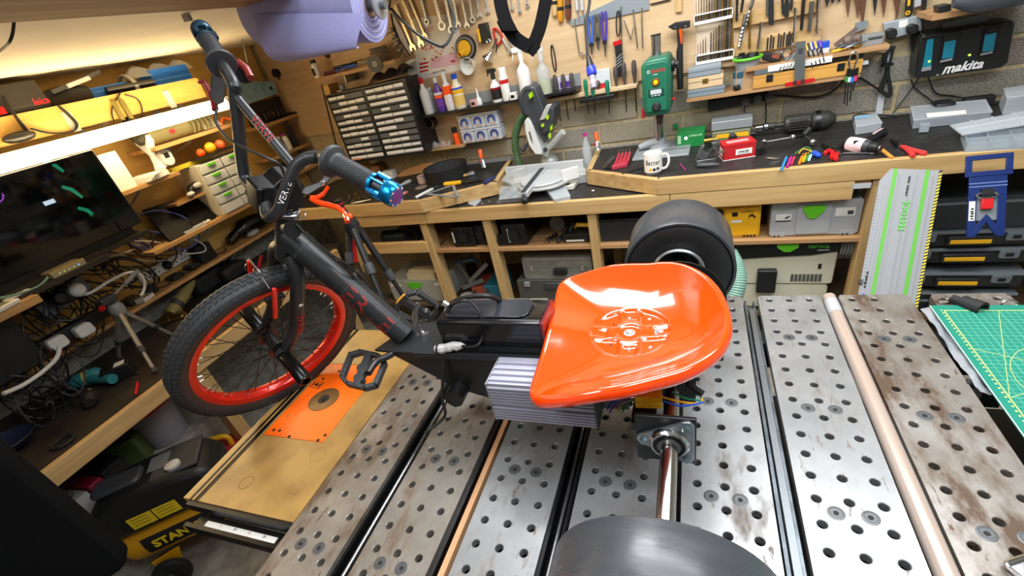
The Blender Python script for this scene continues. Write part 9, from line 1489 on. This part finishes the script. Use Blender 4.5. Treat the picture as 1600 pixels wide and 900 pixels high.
ob('base_weight',B().box(tops[0][1].x-.02,tops[0][1].x+.02,tops[0][1].y,tops[0][1].y+.03,tops[0][1].z-.03,tops[0][1].z+.01),BLKM,t)
# paper roll and straps hanging from the ceiling
BPR=mat('blue_paper',0x8F92C4,.85,bump=.15,scale=90);A0,A1=PD(578,8,1.25),PD(408,22,1.36);t=T('paper_roll','blue workshop paper roll hanging from the ceiling board','paper roll',(A0+A1)/2+Vector((0,0,-.1)));d=(A1-A0).normalized();L=(A1-A0).length;rr=.088
ob('roll',B().ring([(rr,0),(rr,L),(.028,L),(.028,0)],A0,d,40),BPR,t)
for k in range(4):ob('winding',B().ring([(rr-.010-k*.014,-.0015),(rr-.010-k*.014,.001),(rr-.012-k*.014,.001),(rr-.012-k*.014,-.0015)],A0,d,36),mat('paper_edge',0xB9AFC8,.8),t)
ob('core',B().ring([(.028,-.002),(.028,L),(.024,L),(.024,-.002)],A0,d,24),mat('card_core',0x8A6A5A,.8),t)
hang=[PD(562,30,1.17),PD(565,58,1.20),PD(558,74,1.22)];sheet0,sheet1=PD(415,40,1.27),PD(562,28,1.17)
ob('hanging_sheet',B().grid(lambda u_,v_:(PD(397+172*u_,22-2*u_,1.27-.10*u_)).lerp(PD(446+116*u_,97-25*u_+10*u_*(1-u_),1.34-.12*u_),v_)+Vector((-.012*math.sin(v_*pi),-.028*math.sin(v_*pi),-.03*math.sin(v_*pi))),16,10),BPR,t,ang=60)
ob('holder_plate',B().lathe([(.035,0),(.035,.006)],A0-d*.035,d,24),mat('holder_grey',0x9A9EA2,.4,.5),t);ob('spindle',B().cyl(A0-d*.05,A1+d*.03,.012,n=14),mat('spindle_grey',0x70757A,.4,.5),t)
for q in(A0-d*.03,A1+d*.02):ob('hanger',B().box(q.x-.006,q.x+.006,q.y-.012,q.y+.012,q.z,1.934 if q.x<-1.15 else 2.65),mat('holder_grey',0x9A9EA2,.4,.5),t)
STRP=mat('webbing_black',0x0E0E0F,.9,bump=.3,scale=300,spec=.05)
sp_=bez([PD(778,-30,1.55),PD(783,8,1.55),PD(792,38,1.55),PD(806,60,1.56),PD(828,74,1.57)],6);sp2=bez([PD(829,80,1.58),PD(843,45,1.58),PD(852,5,1.58),PD(858,-30,1.58)],6)
t=T('strap','black webbing strap with a plastic buckle hanging in a loop','strap',PD(828,78,1.57));fwv=Vector(CR[2])
def band(pts,w):return B().ribbon(pts,w,.003,-fwv)
ob('webbing',band(sp_,.046),STRP,t);ob('webbing',band(sp2,.044),STRP,t);q=PD(793,42,1.54);ob('buckle',B(axes(q,Vector(CR[0])*.45-Vector(CR[1])*-.9,Vector(CR[0]),fwv)).box(-.02,.02,-.028,.028,-.006,.006),STRP,t,bev=.003);ob('stitched_tip',band([PD(824,82,1.575),PD(836,66,1.575)],.05),STRP,t)
def upto(p):return B().tube([p,Vector((p.x,p.y,2.65))],.005,6)
for p in(PD(778,-29,1.55),PD(858,-29,1.58)):ob('hanging_cord',upto(p),BLKM,t)
t=T('bungee_cord','thin black rubber cord hanging in a vee before the spanners','cord',PD(690,72,1.75));ob('cord',B().tube(bez([PD(611,14,1.75),PD(630,34,1.75),PD(655,55,1.75),PD(680,69,1.75),PD(692,72,1.75),PD(702,62,1.75),PD(710,38,1.75),PD(708,20,1.75),PD(698,-10,1.75),PD(694,-40,1.75)],6),.0055,8),CAB,t);ob('end_loop',B().tube(bez([PD(611,14,1.75),PD(602,11,1.75),PD(594,-4,1.75),PD(596,-30,1.75)],5),.005,7),mat('loop_brown',0x3A2420,.5),t);ob('hanging_cord',upto(PD(694,-39,1.75)),CAB,t);ob('hanging_cord',upto(PD(596,-29,1.75)),CAB,t);ob('end_ring',B().tube([PD(603+7*math.cos(a*pi/7),3+10*math.sin(a*pi/7),1.745)for a in range(14)],.0035,6,True),mat('loop_brown',0x3A2420,.5),t)
t=T('pendant_cable','black hanging power cable with a blue inline connector','cable',PD(922,150,1.86));ob('hanging_cord',upto(PD(922,-29,1.84)),CAB,t);ob('cable',B().tube(bez([PD(922,-30,1.84),PD(921,5,1.84),PD(916,35,1.85),PD(917,65,1.85),PD(919,95,1.86)],6),.0062,8),CAB,t);ob('boot',B().lathe([(.008,0),(.014,.03),(.017,.045)],PD(919,88,1.86),PD(923,106,1.86)-PD(919,88,1.86),14),BLK,t);ob('blue_collar',B().lathe([(.018,0),(.020,.006),(.020,.028),(.017,.034)],PD(923,105,1.86),PD(926,121,1.86)-PD(923,105,1.86),18),mat('connector_blue',0x2438C8,.35),t);ob('plug_body',B().lathe([(.014,0),(.014,.05),(.012,.052)],PD(925,119,1.86),PD(929,145,1.86)-PD(925,119,1.86),16),mat('plug_pale',0x8F8A98,.4),t);ob('plug_band',B().lathe([(.0146,.018),(.0146,.034)],PD(925,119,1.86),PD(929,145,1.86)-PD(925,119,1.86),16),mat('plug_pink',0xD8A0A0,.4),t)
solo('ceiling_wire',B().tube(bez([Vector((*PZ(23,34,1.93)[:2],1.932)),PZ(20,50,1.915),PZ(15,65,1.90),PZ(5,76,1.90),PZ(-10,86,1.90)],5),.003,6),CAB,'thin black wire hanging from the ceiling at the left','wire')
p=PZ(293,24,1.93);solo('ceiling_hook',B().prism([(p.x-.012,p.y-.012),(p.x+.012,p.y-.012),(p.x,p.y+.012)],1.915,1.934),mat('hook_grey',0x6E6A72,.5),'grey clip on the ceiling beside the beam','clip')
p=PZ(380,66,1.92);solo('hanging_rod',B().cyl((p.x,p.y,1.934),PX(387,98,p.x),.004,n=8),STL,'thin bright rod hanging from the ceiling near the corner','rod')
